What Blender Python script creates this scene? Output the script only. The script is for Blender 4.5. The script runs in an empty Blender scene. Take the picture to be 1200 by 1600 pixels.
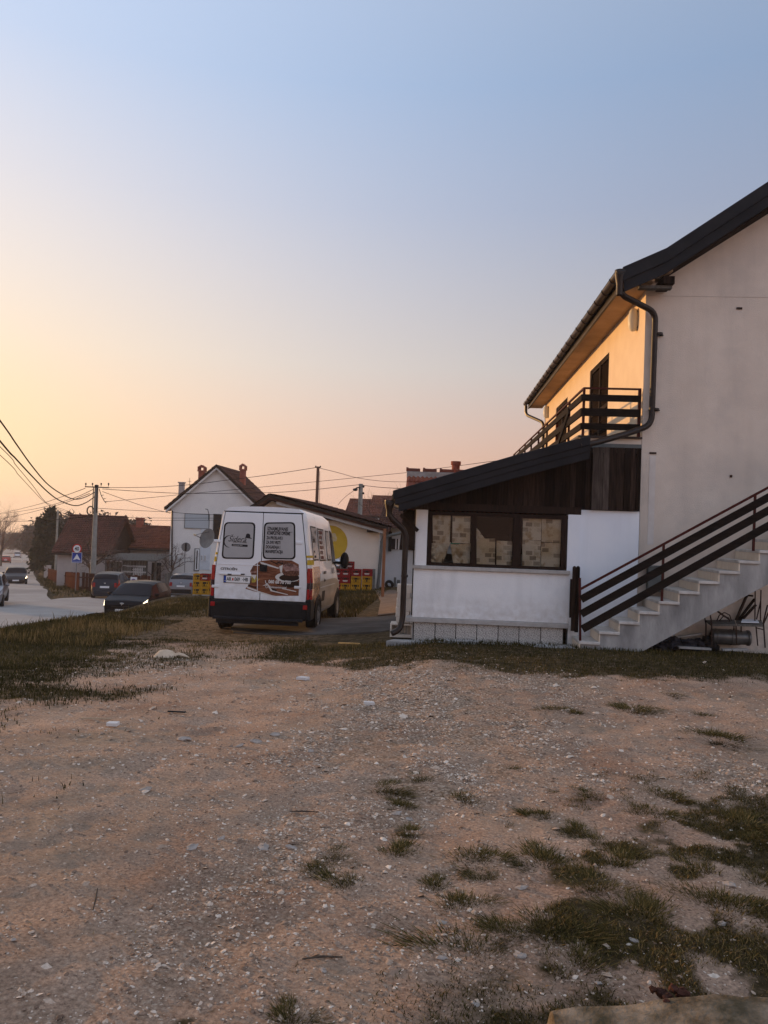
import bpy, math, random
import numpy as np
from mathutils import Vector, Matrix

random.seed(7)
RNG = np.random.default_rng(11)
R = math.radians
S = bpy.context.scene
C = S.collection

# ------------------------------------------------------------------ camera
F_PX, PSI, THETA, RHO = 1200.0, R(4.04), R(0.957), R(2.0)
EYE = Vector((0, 0, 1.8))
fwd = Vector((-math.sin(PSI) * math.cos(THETA), math.cos(PSI) * math.cos(THETA), math.sin(THETA)))
rt0 = Vector((math.cos(PSI), math.sin(PSI), 0))
up0 = rt0.cross(fwd)
rt = rt0 * math.cos(RHO) + up0 * math.sin(RHO)
upv = up0 * math.cos(RHO) - rt0 * math.sin(RHO)
cd = bpy.data.cameras.new('camera')
cam = bpy.data.objects.new('camera', cd)
C.objects.link(cam)
M = Matrix((rt, upv, -fwd)).transposed().to_4x4()
M.translation = EYE
cam.matrix_world = M
cd.sensor_fit = 'VERTICAL'
cd.sensor_height = 36.0
cd.lens = 36.0 * F_PX / 1600.0
cd.clip_start = 0.05
cd.clip_end = 6000
S.camera = cam

# ------------------------------------------------------------------ sky, sun, exposure
SUN_AZ, SUN_EL = R(57), R(4.3)          # left of the house axis (+Y), above the horizon
sun_dir = Vector((-math.sin(SUN_AZ) * math.cos(SUN_EL), math.cos(SUN_AZ) * math.cos(SUN_EL), math.sin(SUN_EL)))
W = bpy.data.worlds.new('World')
S.world = W
W.use_nodes = True
wn, wl = W.node_tree.nodes, W.node_tree.links
wn.clear()
w_out = wn.new('ShaderNodeOutputWorld')
w_bg = wn.new('ShaderNodeBackground')
sky = wn.new('ShaderNodeTexSky')
sky.sky_type = 'NISHITA'
sky.sun_disc = False
sky.sun_elevation = SUN_EL
sky.sun_rotation = -SUN_AZ
sky.air_density, sky.dust_density, sky.ozone_density = 1.2, 2.5, 2.5
geo = wn.new('ShaderNodeTexCoord')
nrm = wn.new('ShaderNodeVectorMath'); nrm.operation = 'NORMALIZE'
wl.new(geo.outputs['Generated'], nrm.inputs[0])
sep = wn.new('ShaderNodeSeparateXYZ')
wl.new(nrm.outputs[0], sep.inputs[0])
ramp = wn.new('ShaderNodeValToRGB')      # dusk gradient of hazy air by height, raised overhead to fill shaded walls
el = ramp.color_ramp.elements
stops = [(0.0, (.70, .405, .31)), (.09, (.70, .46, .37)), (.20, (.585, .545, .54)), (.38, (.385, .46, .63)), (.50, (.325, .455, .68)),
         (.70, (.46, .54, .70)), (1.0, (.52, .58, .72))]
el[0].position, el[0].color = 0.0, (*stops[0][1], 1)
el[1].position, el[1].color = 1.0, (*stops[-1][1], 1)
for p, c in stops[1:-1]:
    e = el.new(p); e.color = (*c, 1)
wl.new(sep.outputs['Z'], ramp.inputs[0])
def wmath(op, a, b=None):
    n = wn.new('ShaderNodeMath'); n.operation = op
    for k, v in enumerate((a, b)):
        if v is None: continue
        if isinstance(v, (int, float)): n.inputs[k].default_value = v
        else: wl.new(v, n.inputs[k])
    return n.outputs[0]
# warm glow round the low sun: falls off with the angle sideways and with height
hx, hy = -math.sin(R(54)), math.cos(R(54))
hl = wmath('SQRT', wmath('ADD', wmath('ADD', wmath('MULTIPLY', sep.outputs['X'], sep.outputs['X']), wmath('MULTIPLY', sep.outputs['Y'], sep.outputs['Y'])), 1e-5))
hd = wmath('DIVIDE', wmath('ADD', wmath('MULTIPLY', sep.outputs['X'], hx), wmath('MULTIPLY', sep.outputs['Y'], hy)), hl)
azg = wmath('EXPONENT', wmath('MULTIPLY', wmath('SUBTRACT', 1.0, hd), -7.0))
ez_ = wmath('DIVIDE', wmath('SUBTRACT', sep.outputs['Z'], .13), .21)
elg = wmath('EXPONENT', wmath('MULTIPLY', wmath('MULTIPLY', ez_, ez_), -1.0))
gf_ = wmath('MINIMUM', wmath('MULTIPLY', wmath('MULTIPLY', azg, elg), 1.45), 1.0)
glow = wn.new('ShaderNodeMix'); glow.data_type = 'RGBA'
wl.new(gf_, glow.inputs['Factor'])
wl.new(ramp.outputs[0], glow.inputs[6])
glow.inputs[7].default_value = (.80, .53, .225, 1)
# whitish veil higher up above the glow
azv = wmath('EXPONENT', wmath('MULTIPLY', wmath('SUBTRACT', 1.0, hd), -3.2))
ev_ = wmath('DIVIDE', wmath('SUBTRACT', sep.outputs['Z'], .32), .24)
elv = wmath('EXPONENT', wmath('MULTIPLY', wmath('MULTIPLY', ev_, ev_), -1.0))
veil = wn.new('ShaderNodeMix'); veil.data_type = 'RGBA'
wl.new(wmath('MULTIPLY', wmath('MULTIPLY', azv, elv), .75), veil.inputs['Factor'])
wl.new(glow.outputs[2], veil.inputs[6]); veil.inputs[7].default_value = (.56, .53, .525, 1)
addn = wn.new('ShaderNodeMix'); addn.data_type = 'RGBA'; addn.blend_type = 'ADD'
addn.inputs['Factor'].default_value = 1.0
nsc = wn.new('ShaderNodeMix'); nsc.data_type = 'RGBA'; nsc.blend_type = 'MULTIPLY'; nsc.inputs['Factor'].default_value = 1.0
nsc.inputs[7].default_value = (.03, .03, .03, 1)
wl.new(sky.outputs[0], nsc.inputs[6])
gsc = wn.new('ShaderNodeMix'); gsc.data_type = 'RGBA'; gsc.blend_type = 'MULTIPLY'; gsc.inputs['Factor'].default_value = 1.0
gsc.inputs[7].default_value = (6.25, 6.25, 6.25, 1)
# Rayleigh-like phase: darkest square to the sun, raised opposite it to fill shaded walls
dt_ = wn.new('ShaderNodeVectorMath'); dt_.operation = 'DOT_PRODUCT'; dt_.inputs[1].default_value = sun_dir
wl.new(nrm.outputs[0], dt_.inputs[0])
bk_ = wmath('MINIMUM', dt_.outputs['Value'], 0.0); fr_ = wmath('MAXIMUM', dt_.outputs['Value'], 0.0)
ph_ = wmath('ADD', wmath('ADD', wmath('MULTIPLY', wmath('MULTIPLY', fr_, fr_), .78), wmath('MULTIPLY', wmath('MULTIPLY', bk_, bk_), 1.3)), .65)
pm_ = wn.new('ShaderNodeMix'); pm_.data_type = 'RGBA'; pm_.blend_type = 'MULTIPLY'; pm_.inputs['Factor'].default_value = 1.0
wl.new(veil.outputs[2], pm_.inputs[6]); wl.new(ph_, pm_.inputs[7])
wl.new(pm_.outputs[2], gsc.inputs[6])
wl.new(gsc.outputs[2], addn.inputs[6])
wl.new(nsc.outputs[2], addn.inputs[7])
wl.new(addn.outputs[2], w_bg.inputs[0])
w_bg.inputs[1].default_value = 0.1
wl.new(w_bg.outputs[0], w_out.inputs[0])

sd = bpy.data.lights.new('sun', 'SUN')
sd.energy = 2.0
sd.angle = R(0.6)
sd.color = (1.0, .54, .20)
so = bpy.data.objects.new('sun', sd)
so.rotation_euler = sun_dir.to_track_quat('Z', 'Y').to_euler()
so.location = (-20, 10, 30)
C.objects.link(so)

S.view_settings.view_transform = 'Standard'
S.view_settings.look = 'None'
S.view_settings.exposure = 0.98
S.view_settings.gamma = 1.0
S.view_settings.use_curve_mapping = False
S.render.engine = 'CYCLES'
S.cycles.use_denoising = True
S.cycles.max_bounces = 6
S.cycles.transparent_max_bounces = 12

# ------------------------------------------------------------------ maths helpers
def ray(px, py):
    return fwd * F_PX + rt * (px - 600.0) - upv * (py - 800.0)

def at(px, py, Y):
    d = ray(px, py)
    return EYE + d * (Y / d.y)

def atx(px, py, X):
    d = ray(px, py)
    return EYE + d * (X / d.x)

def sm(a, b, x):
    t = np.clip((np.asarray(x, float) - a) / (b - a), 0, 1)
    return t * t * (3 - 2 * t)

def vnoise(x, y, seed=0):
    x = np.asarray(x, float); y = np.asarray(y, float)
    xi = np.floor(x).astype(np.int64); yi = np.floor(y).astype(np.int64)
    xf, yf = x - xi, y - yi
    def h(a, b):
        n = (a * 374761393 + b * 668265263 + seed * 974634533) & 0x7fffffff
        n = ((n ^ (n >> 13)) * 1274126177) & 0x7fffffff
        n = n ^ (n >> 16)
        return (n & 0xffff) / 65535.0
    u, v = xf * xf * (3 - 2 * xf), yf * yf * (3 - 2 * yf)
    return ((h(xi, yi) * (1 - u) + h(xi + 1, yi) * u) * (1 - v) + (h(xi, yi + 1) * (1 - u) + h(xi + 1, yi + 1) * u) * v)

def fbm(x, y, o=4, seed=0):
    r, a, t = 0, .5, 0
    for k in range(o):
        r = r + a * vnoise(np.asarray(x) * 2 ** k, np.asarray(y) * 2 ** k, seed + k); t += a; a *= .5
    return r / t

ROAD_Y = [-200, 0, 15, 25, 37, 48, 64, 85, 140, 185, 300, 420, 520, 700]
ROAD_Z = [-.6, -1.2, -1.6, -2.1, -2.75, -3.15, -4.4, -5.7, -7.9, -9.7, -13, -16.2, -21, -42]
def zroad(Y): return np.interp(Y, ROAD_Y, ROAD_Z)
def xedge(Y): return np.interp(Y, [-20, 0, 13, 25, 31, 80], [-7.0, -7.2, -7.4, -7.7, -10.3, -10.3])
def zg(X, Y):
    X = np.asarray(X, float); Y = np.asarray(Y, float)
    zp = .15 - .012 * np.clip(Y, -5, 13) - .033 * np.clip(Y - 13, 0, 60)
    zp = zp - .34 * (1 - np.exp(np.minimum(X, 0) / 2.0)) * sm(4, 12, Y)
    zp = zp - .030 * np.clip(Y - 15, 0, 17) * sm(-4.5, -8, X)
    zp = zp - .05 * sm(12.6, 14.2, Y) * sm(-7, -5.5, X) * sm(-.6, -1.4, X)
    w = np.maximum(sm(0, 4.6, xedge(Y) - X), sm(46, 62, Y))
    return zp * (1 - w) + zroad(Y) * w
def zn(X, Y):
    """ground height with the small relief of the near lot"""
    X = np.asarray(X, float); Y = np.asarray(Y, float)
    nr = sm(24, 10, Y) * sm(-14, -7, X) * (1 - .85 * sm(13.0, 14.2, Y) * sm(-6.5, -5.5, X))
    return zg(X, Y) + nr * ((fbm(X * 1.1, Y * 1.1, 3, 40) - .5) * .07 + (fbm(X * 5, Y * 5, 3, 41) - .5) * .024 + (fbm(X * 14, Y * 14, 2, 42) - .5) * .016)
def G(px, py):
    d = ray(px, py); t = 0.001
    lo, hi = 0.0008, 1.0
    prev = None
    for k in range(4000):
        t = .0008 * 1.004 ** k
        p = EYE + d * t
        if p.z < float(zg(p.x, p.y)):
            break
    return p
def gz(x, y): return float(zg(x, y))
def gn(x, y): return float(zn(x, y))

# ------------------------------------------------------------------ materials
MATS = {}
def mat(name, c1, c2=None, scale=4.0, rough=.8, bump=0.0, bscale=None, metal=0.0, stretch=(1, 1, 1), detail=6.0,
        ramp=(.35, .65), spec=.12, c3=None, s3=1.2, coat=0.0, emit=None, objinfo=0.0, grime=None, streak=0.0):
    m = bpy.data.materials.new(name); m.use_nodes = True
    nt = m.node_tree; b = nt.nodes['Principled BSDF']
    b.inputs['Roughness'].default_value = rough
    b.inputs['Metallic'].default_value = metal
    b.inputs['Specular IOR Level'].default_value = spec
    if coat: b.inputs['Coat Weight'].default_value = coat; b.inputs['Coat Roughness'].default_value = .05
    if emit:
        b.inputs['Emission Color'].default_value = (*emit[0], 1); b.inputs['Emission Strength'].default_value = emit[1]
    if c2 is None and not bump:
        b.inputs['Base Color'].default_value = (*c1, 1)
        MATS[name] = m; return m
    tc = nt.nodes.new('ShaderNodeTexCoord'); mp = nt.nodes.new('ShaderNodeMapping')
    mp.inputs['Scale'].default_value = stretch
    nt.links.new(tc.outputs['Object'], mp.inputs[0])
    def noise(s, d=detail):
        n = nt.nodes.new('ShaderNodeTexNoise'); n.inputs['Scale'].default_value = s; n.inputs['Detail'].default_value = d
        n.inputs['Roughness'].default_value = .62
        nt.links.new(mp.outputs[0], n.inputs['Vector']); return n
    n = noise(scale)
    cr = nt.nodes.new('ShaderNodeValToRGB')
    cr.color_ramp.elements[0].position, cr.color_ramp.elements[1].position = ramp
    cr.color_ramp.elements[0].color = (*c1, 1); cr.color_ramp.elements[1].color = (*(c2 or c1), 1)
    nt.links.new(n.outputs['Fac'], cr.inputs[0])
    col = cr.outputs[0]
    if c3 is not None:
        n3 = noise(s3, 4); r3 = nt.nodes.new('ShaderNodeMapRange')
        r3.inputs['From Min'].default_value = .48; r3.inputs['From Max'].default_value = .68
        nt.links.new(n3.outputs['Fac'], r3.inputs['Value'])
        mx = nt.nodes.new('ShaderNodeMix'); mx.data_type = 'RGBA'
        nt.links.new(r3.outputs[0], mx.inputs['Factor']); nt.links.new(col, mx.inputs[6]); mx.inputs[7].default_value = (*c3, 1)
        col = mx.outputs[2]
    if streak:
        ms = nt.nodes.new('ShaderNodeMapping'); ms.inputs['Scale'].default_value = (3.0, 3.0, .35); nt.links.new(tc.outputs['Object'], ms.inputs[0])
        ns_ = nt.nodes.new('ShaderNodeTexNoise'); ns_.inputs['Scale'].default_value = 1.6; ns_.inputs['Detail'].default_value = 5; nt.links.new(ms.outputs[0], ns_.inputs['Vector'])
        rs = nt.nodes.new('ShaderNodeMapRange'); rs.inputs['From Min'].default_value = .5; rs.inputs['From Max'].default_value = .75
        rs.inputs['To Min'].default_value = 1.0; rs.inputs['To Max'].default_value = 1.0 - streak
        nt.links.new(ns_.outputs['Fac'], rs.inputs['Value'])
        mx = nt.nodes.new('ShaderNodeMix'); mx.data_type = 'RGBA'; mx.blend_type = 'MULTIPLY'; mx.inputs['Factor'].default_value = 1
        nt.links.new(col, mx.inputs[6]); nt.links.new(rs.outputs[0], mx.inputs[7]); col = mx.outputs[2]
    if grime:            # mud splashes: (z low, z high, colour)
        sz = nt.nodes.new('ShaderNodeSeparateXYZ'); nt.links.new(tc.outputs['Object'], sz.inputs[0])
        gm_ = nt.nodes.new('ShaderNodeMapRange'); gm_.inputs['From Min'].default_value = grime[1]; gm_.inputs['From Max'].default_value = grime[0]
        nt.links.new(sz.outputs['Z'], gm_.inputs['Value'])
        ng = nt.nodes.new('ShaderNodeTexNoise'); ng.inputs['Scale'].default_value = 9; ng.inputs['Detail'].default_value = 7; nt.links.new(tc.outputs['Object'], ng.inputs['Vector'])
        sb = nt.nodes.new('ShaderNodeMath'); sb.operation = 'MULTIPLY_ADD'; nt.links.new(ng.outputs['Fac'], sb.inputs[0]); sb.inputs[1].default_value = 1.6; sb.inputs[2].default_value = -.55
        ml = nt.nodes.new('ShaderNodeMath'); ml.operation = 'MULTIPLY'; ml.use_clamp = True; nt.links.new(gm_.outputs[0], ml.inputs[0]); nt.links.new(sb.outputs[0], ml.inputs[1])
        mx = nt.nodes.new('ShaderNodeMix'); mx.data_type = 'RGBA'
        nt.links.new(ml.outputs[0], mx.inputs['Factor']); nt.links.new(col, mx.inputs[6]); mx.inputs[7].default_value = (*grime[2], 1); col = mx.outputs[2]
    if objinfo:
        oi = nt.nodes.new('ShaderNodeObjectInfo'); hm = nt.nodes.new('ShaderNodeMapRange')
        hm.inputs['To Min'].default_value = 1 - objinfo; hm.inputs['To Max'].default_value = 1 + objinfo
        nt.links.new(oi.outputs['Random'], hm.inputs['Value'])
        mx = nt.nodes.new('ShaderNodeMix'); mx.data_type = 'RGBA'; mx.blend_type = 'MULTIPLY'; mx.inputs['Factor'].default_value = 1
        nt.links.new(col, mx.inputs[6]); nt.links.new(hm.outputs[0], mx.inputs[7]); col = mx.outputs[2]
    nt.links.new(col, b.inputs['Base Color'])
    if bump:
        nb = noise(bscale or scale * 5, 8); bp = nt.nodes.new('ShaderNodeBump')
        bp.inputs['Strength'].default_value = bump; bp.inputs['Distance'].default_value = .02
        nt.links.new(nb.outputs['Fac'], bp.inputs['Height']); nt.links.new(bp.outputs[0], b.inputs['Normal'])
    MATS[name] = m
    return m

def glass_mat(name, tint=(.75, .78, .8), rough=.02, refl=1.0):
    m = bpy.data.materials.new(name); m.use_nodes = True
    nt = m.node_tree; nt.nodes.clear()
    o = nt.nodes.new('ShaderNodeOutputMaterial'); mx = nt.nodes.new('ShaderNodeMixShader')
    t = nt.nodes.new('ShaderNodeBsdfTransparent'); g = nt.nodes.new('ShaderNodeBsdfGlossy'); f = nt.nodes.new('ShaderNodeFresnel')
    f.inputs['IOR'].default_value = 1.45
    t.inputs[0].default_value = (*tint, 1); g.inputs['Roughness'].default_value = rough
    g.inputs[0].default_value = (refl, refl, refl, 1)
    nt.links.new(f.outputs[0], mx.inputs[0]); nt.links.new(t.outputs[0], mx.inputs[1]); nt.links.new(g.outputs[0], mx.inputs[2])
    nt.links.new(mx.outputs[0], o.inputs[0]); return m

m_gable = mat('gable_plaster', (.66, .57, .485), (.74, .65, .56), 1.1, .9, .5, 60, c3=(.60, .53, .465), s3=.9, grime=(-.1, 1.1, (.24, .20, .165)), streak=.07)
m_facade = mat('facade_plaster', (.70, .56, .40), (.76, .62, .45), 2.0, .9, .3, 60)
m_white = mat('white_plaster', (.80, .81, .82), (.86, .86, .86), 2.5, .85, .4, 45, c3=(.74, .74, .75), s3=1.5, grime=(.3, .75, (.45, .39, .33)), streak=.10)
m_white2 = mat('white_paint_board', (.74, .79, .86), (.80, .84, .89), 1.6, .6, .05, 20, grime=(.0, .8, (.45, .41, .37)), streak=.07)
m_stone_cap = mat('cap_stone', (.36, .34, .32), (.46, .44, .42), 9, .8, .2, 60)
m_terrazzo = mat('terrazzo', (.16, .15, .14), (.66, .63, .59), 90, .6, .1, 120, detail=2, ramp=(.42, .55), objinfo=.12)
m_plank = mat('dark_plank', (.012, .008, .0065), (.042, .027, .02), 3, .85, .4, 18, stretch=(14, 14, 1), objinfo=.55, spec=.05)
m_plankg = mat('weathered_plank', (.04, .03, .026), (.10, .08, .068), 3, .85, .4, 18, stretch=(14, 14, 1), objinfo=.45, spec=.05)
m_frame = mat('brown_frame', (.014, .008, .006), (.03, .016, .011), 6, .6, .15, 30, stretch=(6, 6, 1), spec=.1)
m_dmetal = mat('dark_metal_sheet', (.012, .0125, .015), (.02, .0205, .024), 3, .6, .05, 20, spec=.12)
m_gutter = mat('brown_gutter', (.016, .011, .009), (.028, .018, .014), 5, .4, spec=.25)
m_flash = mat('grey_flashing', (.10, .115, .115), (.15, .165, .165), 6, .5)
m_soffit = mat('soffit_board', (.40, .27, .17), (.50, .35, .22), 2.2, .85, .2, 30)
m_concrete = mat('concrete', (.30, .295, .285), (.44, .43, .415), 3.2, .9, .4, 40, stretch=(1, 1, .35), c3=(.22, .215, .21), s3=2.2, streak=.25)
m_tread = mat('stair_tread', (.52, .49, .45), (.63, .60, .56), 6, .75, .15, 40, c3=(.44, .41, .38), s3=4)
m_riser = mat('stair_riser', (.68, .57, .45), (.78, .68, .55), 5, .75, .15, 40, stretch=(1, 8, 1))
m_rail = mat('dark_rail_board', (.010, .008, .007), (.022, .015, .012), 4, .8, .2, 25, stretch=(1, 12, 12), spec=.05)
m_redpost = mat('red_post', (.05, .012, .010), (.08, .022, .017), 9, .6, spec=.05)
m_shutter = mat('shutter', (.015, .010, .008), (.03, .02, .015), 6, .7, spec=.03)
m_lampw = mat('lamp_cover', (.72, .66, .52), None, rough=.35)
m_tile = mat('roof_tile', (.14, .038, .024), (.23, .075, .045), 5, .85, .2, 30, c3=(.10, .04, .03), s3=2.5, objinfo=.25)
m_tilebr = mat('brown_roof_tile', (.065, .03, .022), (.10, .05, .038), 5, .9, .2, 30, spec=.03)
m_ctile = mat('orange_roof_tile', (.115, .042, .028), (.19, .07, .045), 3, .9, .1, 20, c3=(.09, .038, .028), s3=1.0, spec=.03)
m_dtile = mat('dull_roof_tile', (.085, .04, .032), (.14, .06, .045), 3, .9, .1, 20, c3=(.07, .036, .03), s3=1.0, spec=.03)
m_mortar = mat('ridge_mortar', (.22, .185, .165), (.32, .275, .25), 8, .9)
m_brick = mat('brick', (.24, .07, .045), (.34, .11, .075), 14, .9, .3, 40)
m_black = mat('black_plastic', (.008, .008, .009), (.014, .014, .015), 8, .6, spec=.15)
m_rubber = mat('tyre_rubber', (.014, .014, .014), (.022, .021, .02), 20, .85)
m_rim = mat('steel_rim', (.17, .17, .175), (.24, .24, .245), 10, .45, metal=.3)
m_steel = mat('steel', (.45, .46, .48), (.56, .57, .58), 8, .3, metal=.9)
m_oldmetal = mat('rusty_frame', (.03, .02, .016), (.06, .035, .026), 20, .7)
m_conpole = mat('concrete_pole', (.22, .215, .195), (.30, .29, .26), 4, .9, .2, 30)
m_woodpole = mat('wood_pole', (.10, .05, .035), (.15, .08, .055), 4, .9, .2, 30, stretch=(6, 6, 1))
m_greywood = mat('grey_wood', (.08, .075, .068), (.15, .14, .125), 4, .9, .3, 20, stretch=(5, 5, 1), objinfo=.3)
m_fence = mat('brown_fence', (.06, .026, .018), (.10, .042, .028), 5, .95, .2, 20, stretch=(5, 5, 1), objinfo=.3, spec=0.0)
m_cable = mat('cable', (.012, .011, .011), None, rough=.8, spec=0.0)
m_lowwall = mat('low_wall_plaster', (.76, .69, .60), (.83, .76, .67), 1.0, .9, .2, 30)
m_bluewall = mat('pale_blue_wall', (.54, .58, .63), (.62, .66, .70), 1.2, .9, .15, 30)
m_housew = mat('far_white_plaster', (.72, .70, .68), (.80, .78, .75), .7, .9)
m_farwall = mat('far_grey_plaster', (.36, .31, .29), (.45, .39, .36), .7, .9)
m_gold = mat('gold_paint', (.55, .36, .035), (.62, .42, .05), 3, .7)
m_bark = mat('bark', (.055, .042, .034), (.10, .078, .06), 9, .95, .4, 30, stretch=(3, 3, 1))
m_twig = mat('twig', (.075, .05, .042), (.12, .085, .068), 6, .95)
m_needle = mat('needle', (.008, .014, .009), (.022, .032, .018), 1.5, .95, spec=.02)
m_farleaf = mat('far_foliage', (.045, .038, .03), (.10, .08, .066), .6, .95, spec=.02)
m_red = mat('crate_red', (.22, .012, .014), (.28, .018, .018), 6, .6)
m_yellow = mat('crate_yellow', (.42, .21, .012), (.50, .27, .02), 6, .6)
m_print = mat('white_print', (.62, .60, .58), None, rough=.6)
m_darkprint = mat('dark_print', (.05, .035, .02), None, rough=.6)
m_whitepaint = mat('vehicle_white', (.76, .785, .82), (.80, .82, .85), 1.5, .3, coat=.5, grime=(.5, 1.25, (.42, .37, .31)))
m_dirtwhite = mat('block_white', (.60, .54, .47), (.72, .65, .57), 6, .9, .4, 25, objinfo=.15)
m_sack = mat('pale_sack', (.52, .40, .28), (.64, .51, .38), 6, .7, .3, 20)
m_pebble = mat('pebble', (.26, .22, .19), (.42, .37, .33), 6, .9, .2, 40)
m_asphalt = mat('asphalt', (.31, .285, .265), (.38, .355, .33), .5, .9, .3, 60, c3=(.265, .245, .23), s3=.15, spec=.05)
m_pad = mat('concrete_pad', (.085, .075, .07), (.15, .135, .125), 1.4, .9, .4, 40, c3=(.07, .06, .052), s3=.9)
m_signblue = mat('sign_blue', (.02, .055, .30), None, rough=.4)
m_signred = mat('sign_red', (.45, .02, .02), None, rough=.4)
m_signwhite = mat('sign_white', (.75, .75, .75), None, rough=.4)
m_galv = mat('galvanised', (.16, .16, .16), (.23, .23, .23), 12, .6, metal=.2)
m_lens_red = mat('tail_lens', (.28, .012, .014), (.36, .02, .02), 20, .15, coat=.5)
m_lens_dark = mat('smoked_lens', (.05, .03, .035), None, rough=.15)
m_headl = mat('headlight_lit', (.8, .78, .7), None, rough=.2, emit=((1, .80, .52), 2.6))
m_headoff = mat('headlight_off', (.5, .52, .54), None, rough=.12)
m_carglass = mat('car_glass', (.012, .013, .018), None, rough=.08, spec=.1)
m_interior = mat('room_dark', (.018, .013, .011), (.03, .021, .016), 2, .9)
m_glass = glass_mat('window_glass', (.95, .95, .94), .03, .28)
m_blue = mat('window_blue', (.44, .49, .53), None, rough=.25)
m_darkopen = mat('dark_opening', (.02, .018, .018), None, rough=.4)

# ------------------------------------------------------------------ mesh builder
class MB:
    def __init__(s): s.V, s.F, s.I = [], [], []
    def add(s, V, F, mi=0):
        b = len(s.V); s.V += [tuple(v) for v in V]
        for f in F: s.F.append(tuple(i + b for i in f)); s.I.append(mi)
        return s
    def box(s, c, d, rot=None, mi=0):
        hx, hy, hz = d[0] / 2, d[1] / 2, d[2] / 2
        P = [Vector((x, y, z)) for z in (-hz, hz) for y in (-hy, hy) for x in (-hx, hx)]
        if rot is not None: P = [rot @ p for p in P]
        c = Vector(c)
        return s.add([p + c for p in P], [(0, 2, 3, 1), (4, 5, 7, 6), (0, 1, 5, 4), (2, 6, 7, 3), (0, 4, 6, 2), (1, 3, 7, 5)], mi)
    def bb(s, a, b, mi=0):      # box between two corners
        return s.box([(a[i] + b[i]) / 2 for i in range(3)], [abs(b[i] - a[i]) for i in range(3)], None, mi)
    def bar(s, p, q, w, h, up=(0, 0, 1), mi=0):
        p, q = Vector(p), Vector(q); d = (q - p); L = d.length; d.normalize()
        u = Vector(up); r = d.cross(u)
        if r.length < 1e-4: r = d.cross(Vector((1, 0, 0)))
        r.normalize(); u = r.cross(d)
        return s.box((p + q) / 2, (w, L, h), Matrix((r, d, u)).transposed(), mi)
    def tube(s, pts, r, n=8, mi=0, caps=True):
        pts = [Vector(p) for p in pts]; k = len(pts)
        rr = r if isinstance(r, (list, tuple)) else [r] * k
        V, F = [], []; ref = None
        for i, p in enumerate(pts):
            d = (pts[min(i + 1, k - 1)] - pts[max(i - 1, 0)]).normalized()
            if ref is None:
                ref = Vector((0, 0, 1)) if abs(d.z) < .9 else Vector((1, 0, 0))
            a = d.cross(ref)
            if a.length < 1e-5: a = d.orthogonal()
            a.normalize(); b = a.cross(d); ref = b
            for j in range(n):
                t = 2 * math.pi * j / n
                V.append(p + (a * math.cos(t) + b * math.sin(t)) * rr[i])
        for i in range(k - 1):
            for j in range(n):
                F.append((i * n + j, i * n + (j + 1) % n, (i + 1) * n + (j + 1) % n, (i + 1) * n + j))
        if caps: F.append(tuple(range(n))[::-1]); F.append(tuple((k - 1) * n + j for j in range(n)))
        return s.add(V, F, mi)
    def lathe(s, prof, c=(0, 0, 0), axis=(0, 0, 1), n=20, mi=0):
        ax = Vector(axis).normalized(); a = ax.orthogonal().normalized(); b = ax.cross(a); c = Vector(c)
        V, F = [], []
        for r, z in prof:
            for j in range(n):
                t = 2 * math.pi * j / n
                V.append(c + ax * z + (a * math.cos(t) + b * math.sin(t)) * max(r, 1e-4))
        for i in range(len(prof) - 1):
            for j in range(n):
                F.append((i * n + j, i * n + (j + 1) % n, (i + 1) * n + (j + 1) % n, (i + 1) * n + j))
        return s.add(V, F, mi)
    def prism(s, poly, ext, mi=0):    # planar 3-D polygon pushed along ext
        P = [Vector(p) for p in poly]; e = Vector(ext); n = len(P)
        F = [tuple(range(n))[::-1], tuple(range(n, 2 * n))]
        F += [(i, (i + 1) % n, n + (i + 1) % n, n + i) for i in range(n)]
        return s.add(P + [p + e for p in P], F, mi)
    def poly(s, P, mi=0): return s.add(P, [tuple(range(len(P)))], mi)
    def ball(s, c, r, sc=(1, 1, 1), n=10, m=7, jit=0, mi=0):
        V, F = [], []; c = Vector(c)
        for i in range(m + 1):
            th = math.pi * i / m
            for j in range(n):
                ph = 2 * math.pi * j / n; k = r * (1 + random.uniform(-jit, jit))
                V.append(c + Vector((math.sin(th) * math.cos(ph) * k * sc[0], math.sin(th) * math.sin(ph) * k * sc[1], math.cos(th) * k * sc[2])))
        for i in range(m):
            for j in range(n):
                F.append((i * n + j, (i + 1) * n + j, (i + 1) * n + (j + 1) % n, i * n + (j + 1) % n))
        return s.add(V, F, mi)
    def mesh(s, name, mats):
        me = bpy.data.meshes.new(name); me.from_pydata(s.V, [], s.F)
        for m in (mats if isinstance(mats, (list, tuple)) else [mats]): me.materials.append(m)
        if any(s.I): me.polygons.foreach_set('material_index', s.I)
        return me
    def build(s, name, mats, parent=None, smooth=False, bevel=0, world=True, loc=None, label=None, norm=True):
        """world: vertices are world coordinates, the parent chain is unrotated; otherwise they are in the parent's frame"""
        if parent is not None and world:
            o0 = root_of(parent).location
            s.V = [(v[0] - o0.x, v[1] - o0.y, v[2] - o0.z) for v in s.V]
        me = s.mesh(name, mats)
        if norm:
            import bmesh
            bm = bmesh.new(); bm.from_mesh(me); bmesh.ops.recalc_face_normals(bm, faces=bm.faces); bm.to_mesh(me); bm.free()
        o = bpy.data.objects.new(name, me); C.objects.link(o)
        if parent is not None: o.parent = parent
        if loc is not None: o.location = loc
        if smooth:
            me.polygons.foreach_set('use_smooth', [True] * len(me.polygons))
            try: me.set_sharp_from_angle(angle=R(40))
            except Exception: pass
        if bevel:
            b = o.modifiers.new('bevel', 'BEVEL'); b.width = bevel; b.segments = 2; b.limit_method = 'ANGLE'; b.angle_limit = R(50)
        if label: o['label'] = label
        return o

def root_of(o):
    while o.parent is not None: o = o.parent
    return o

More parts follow.
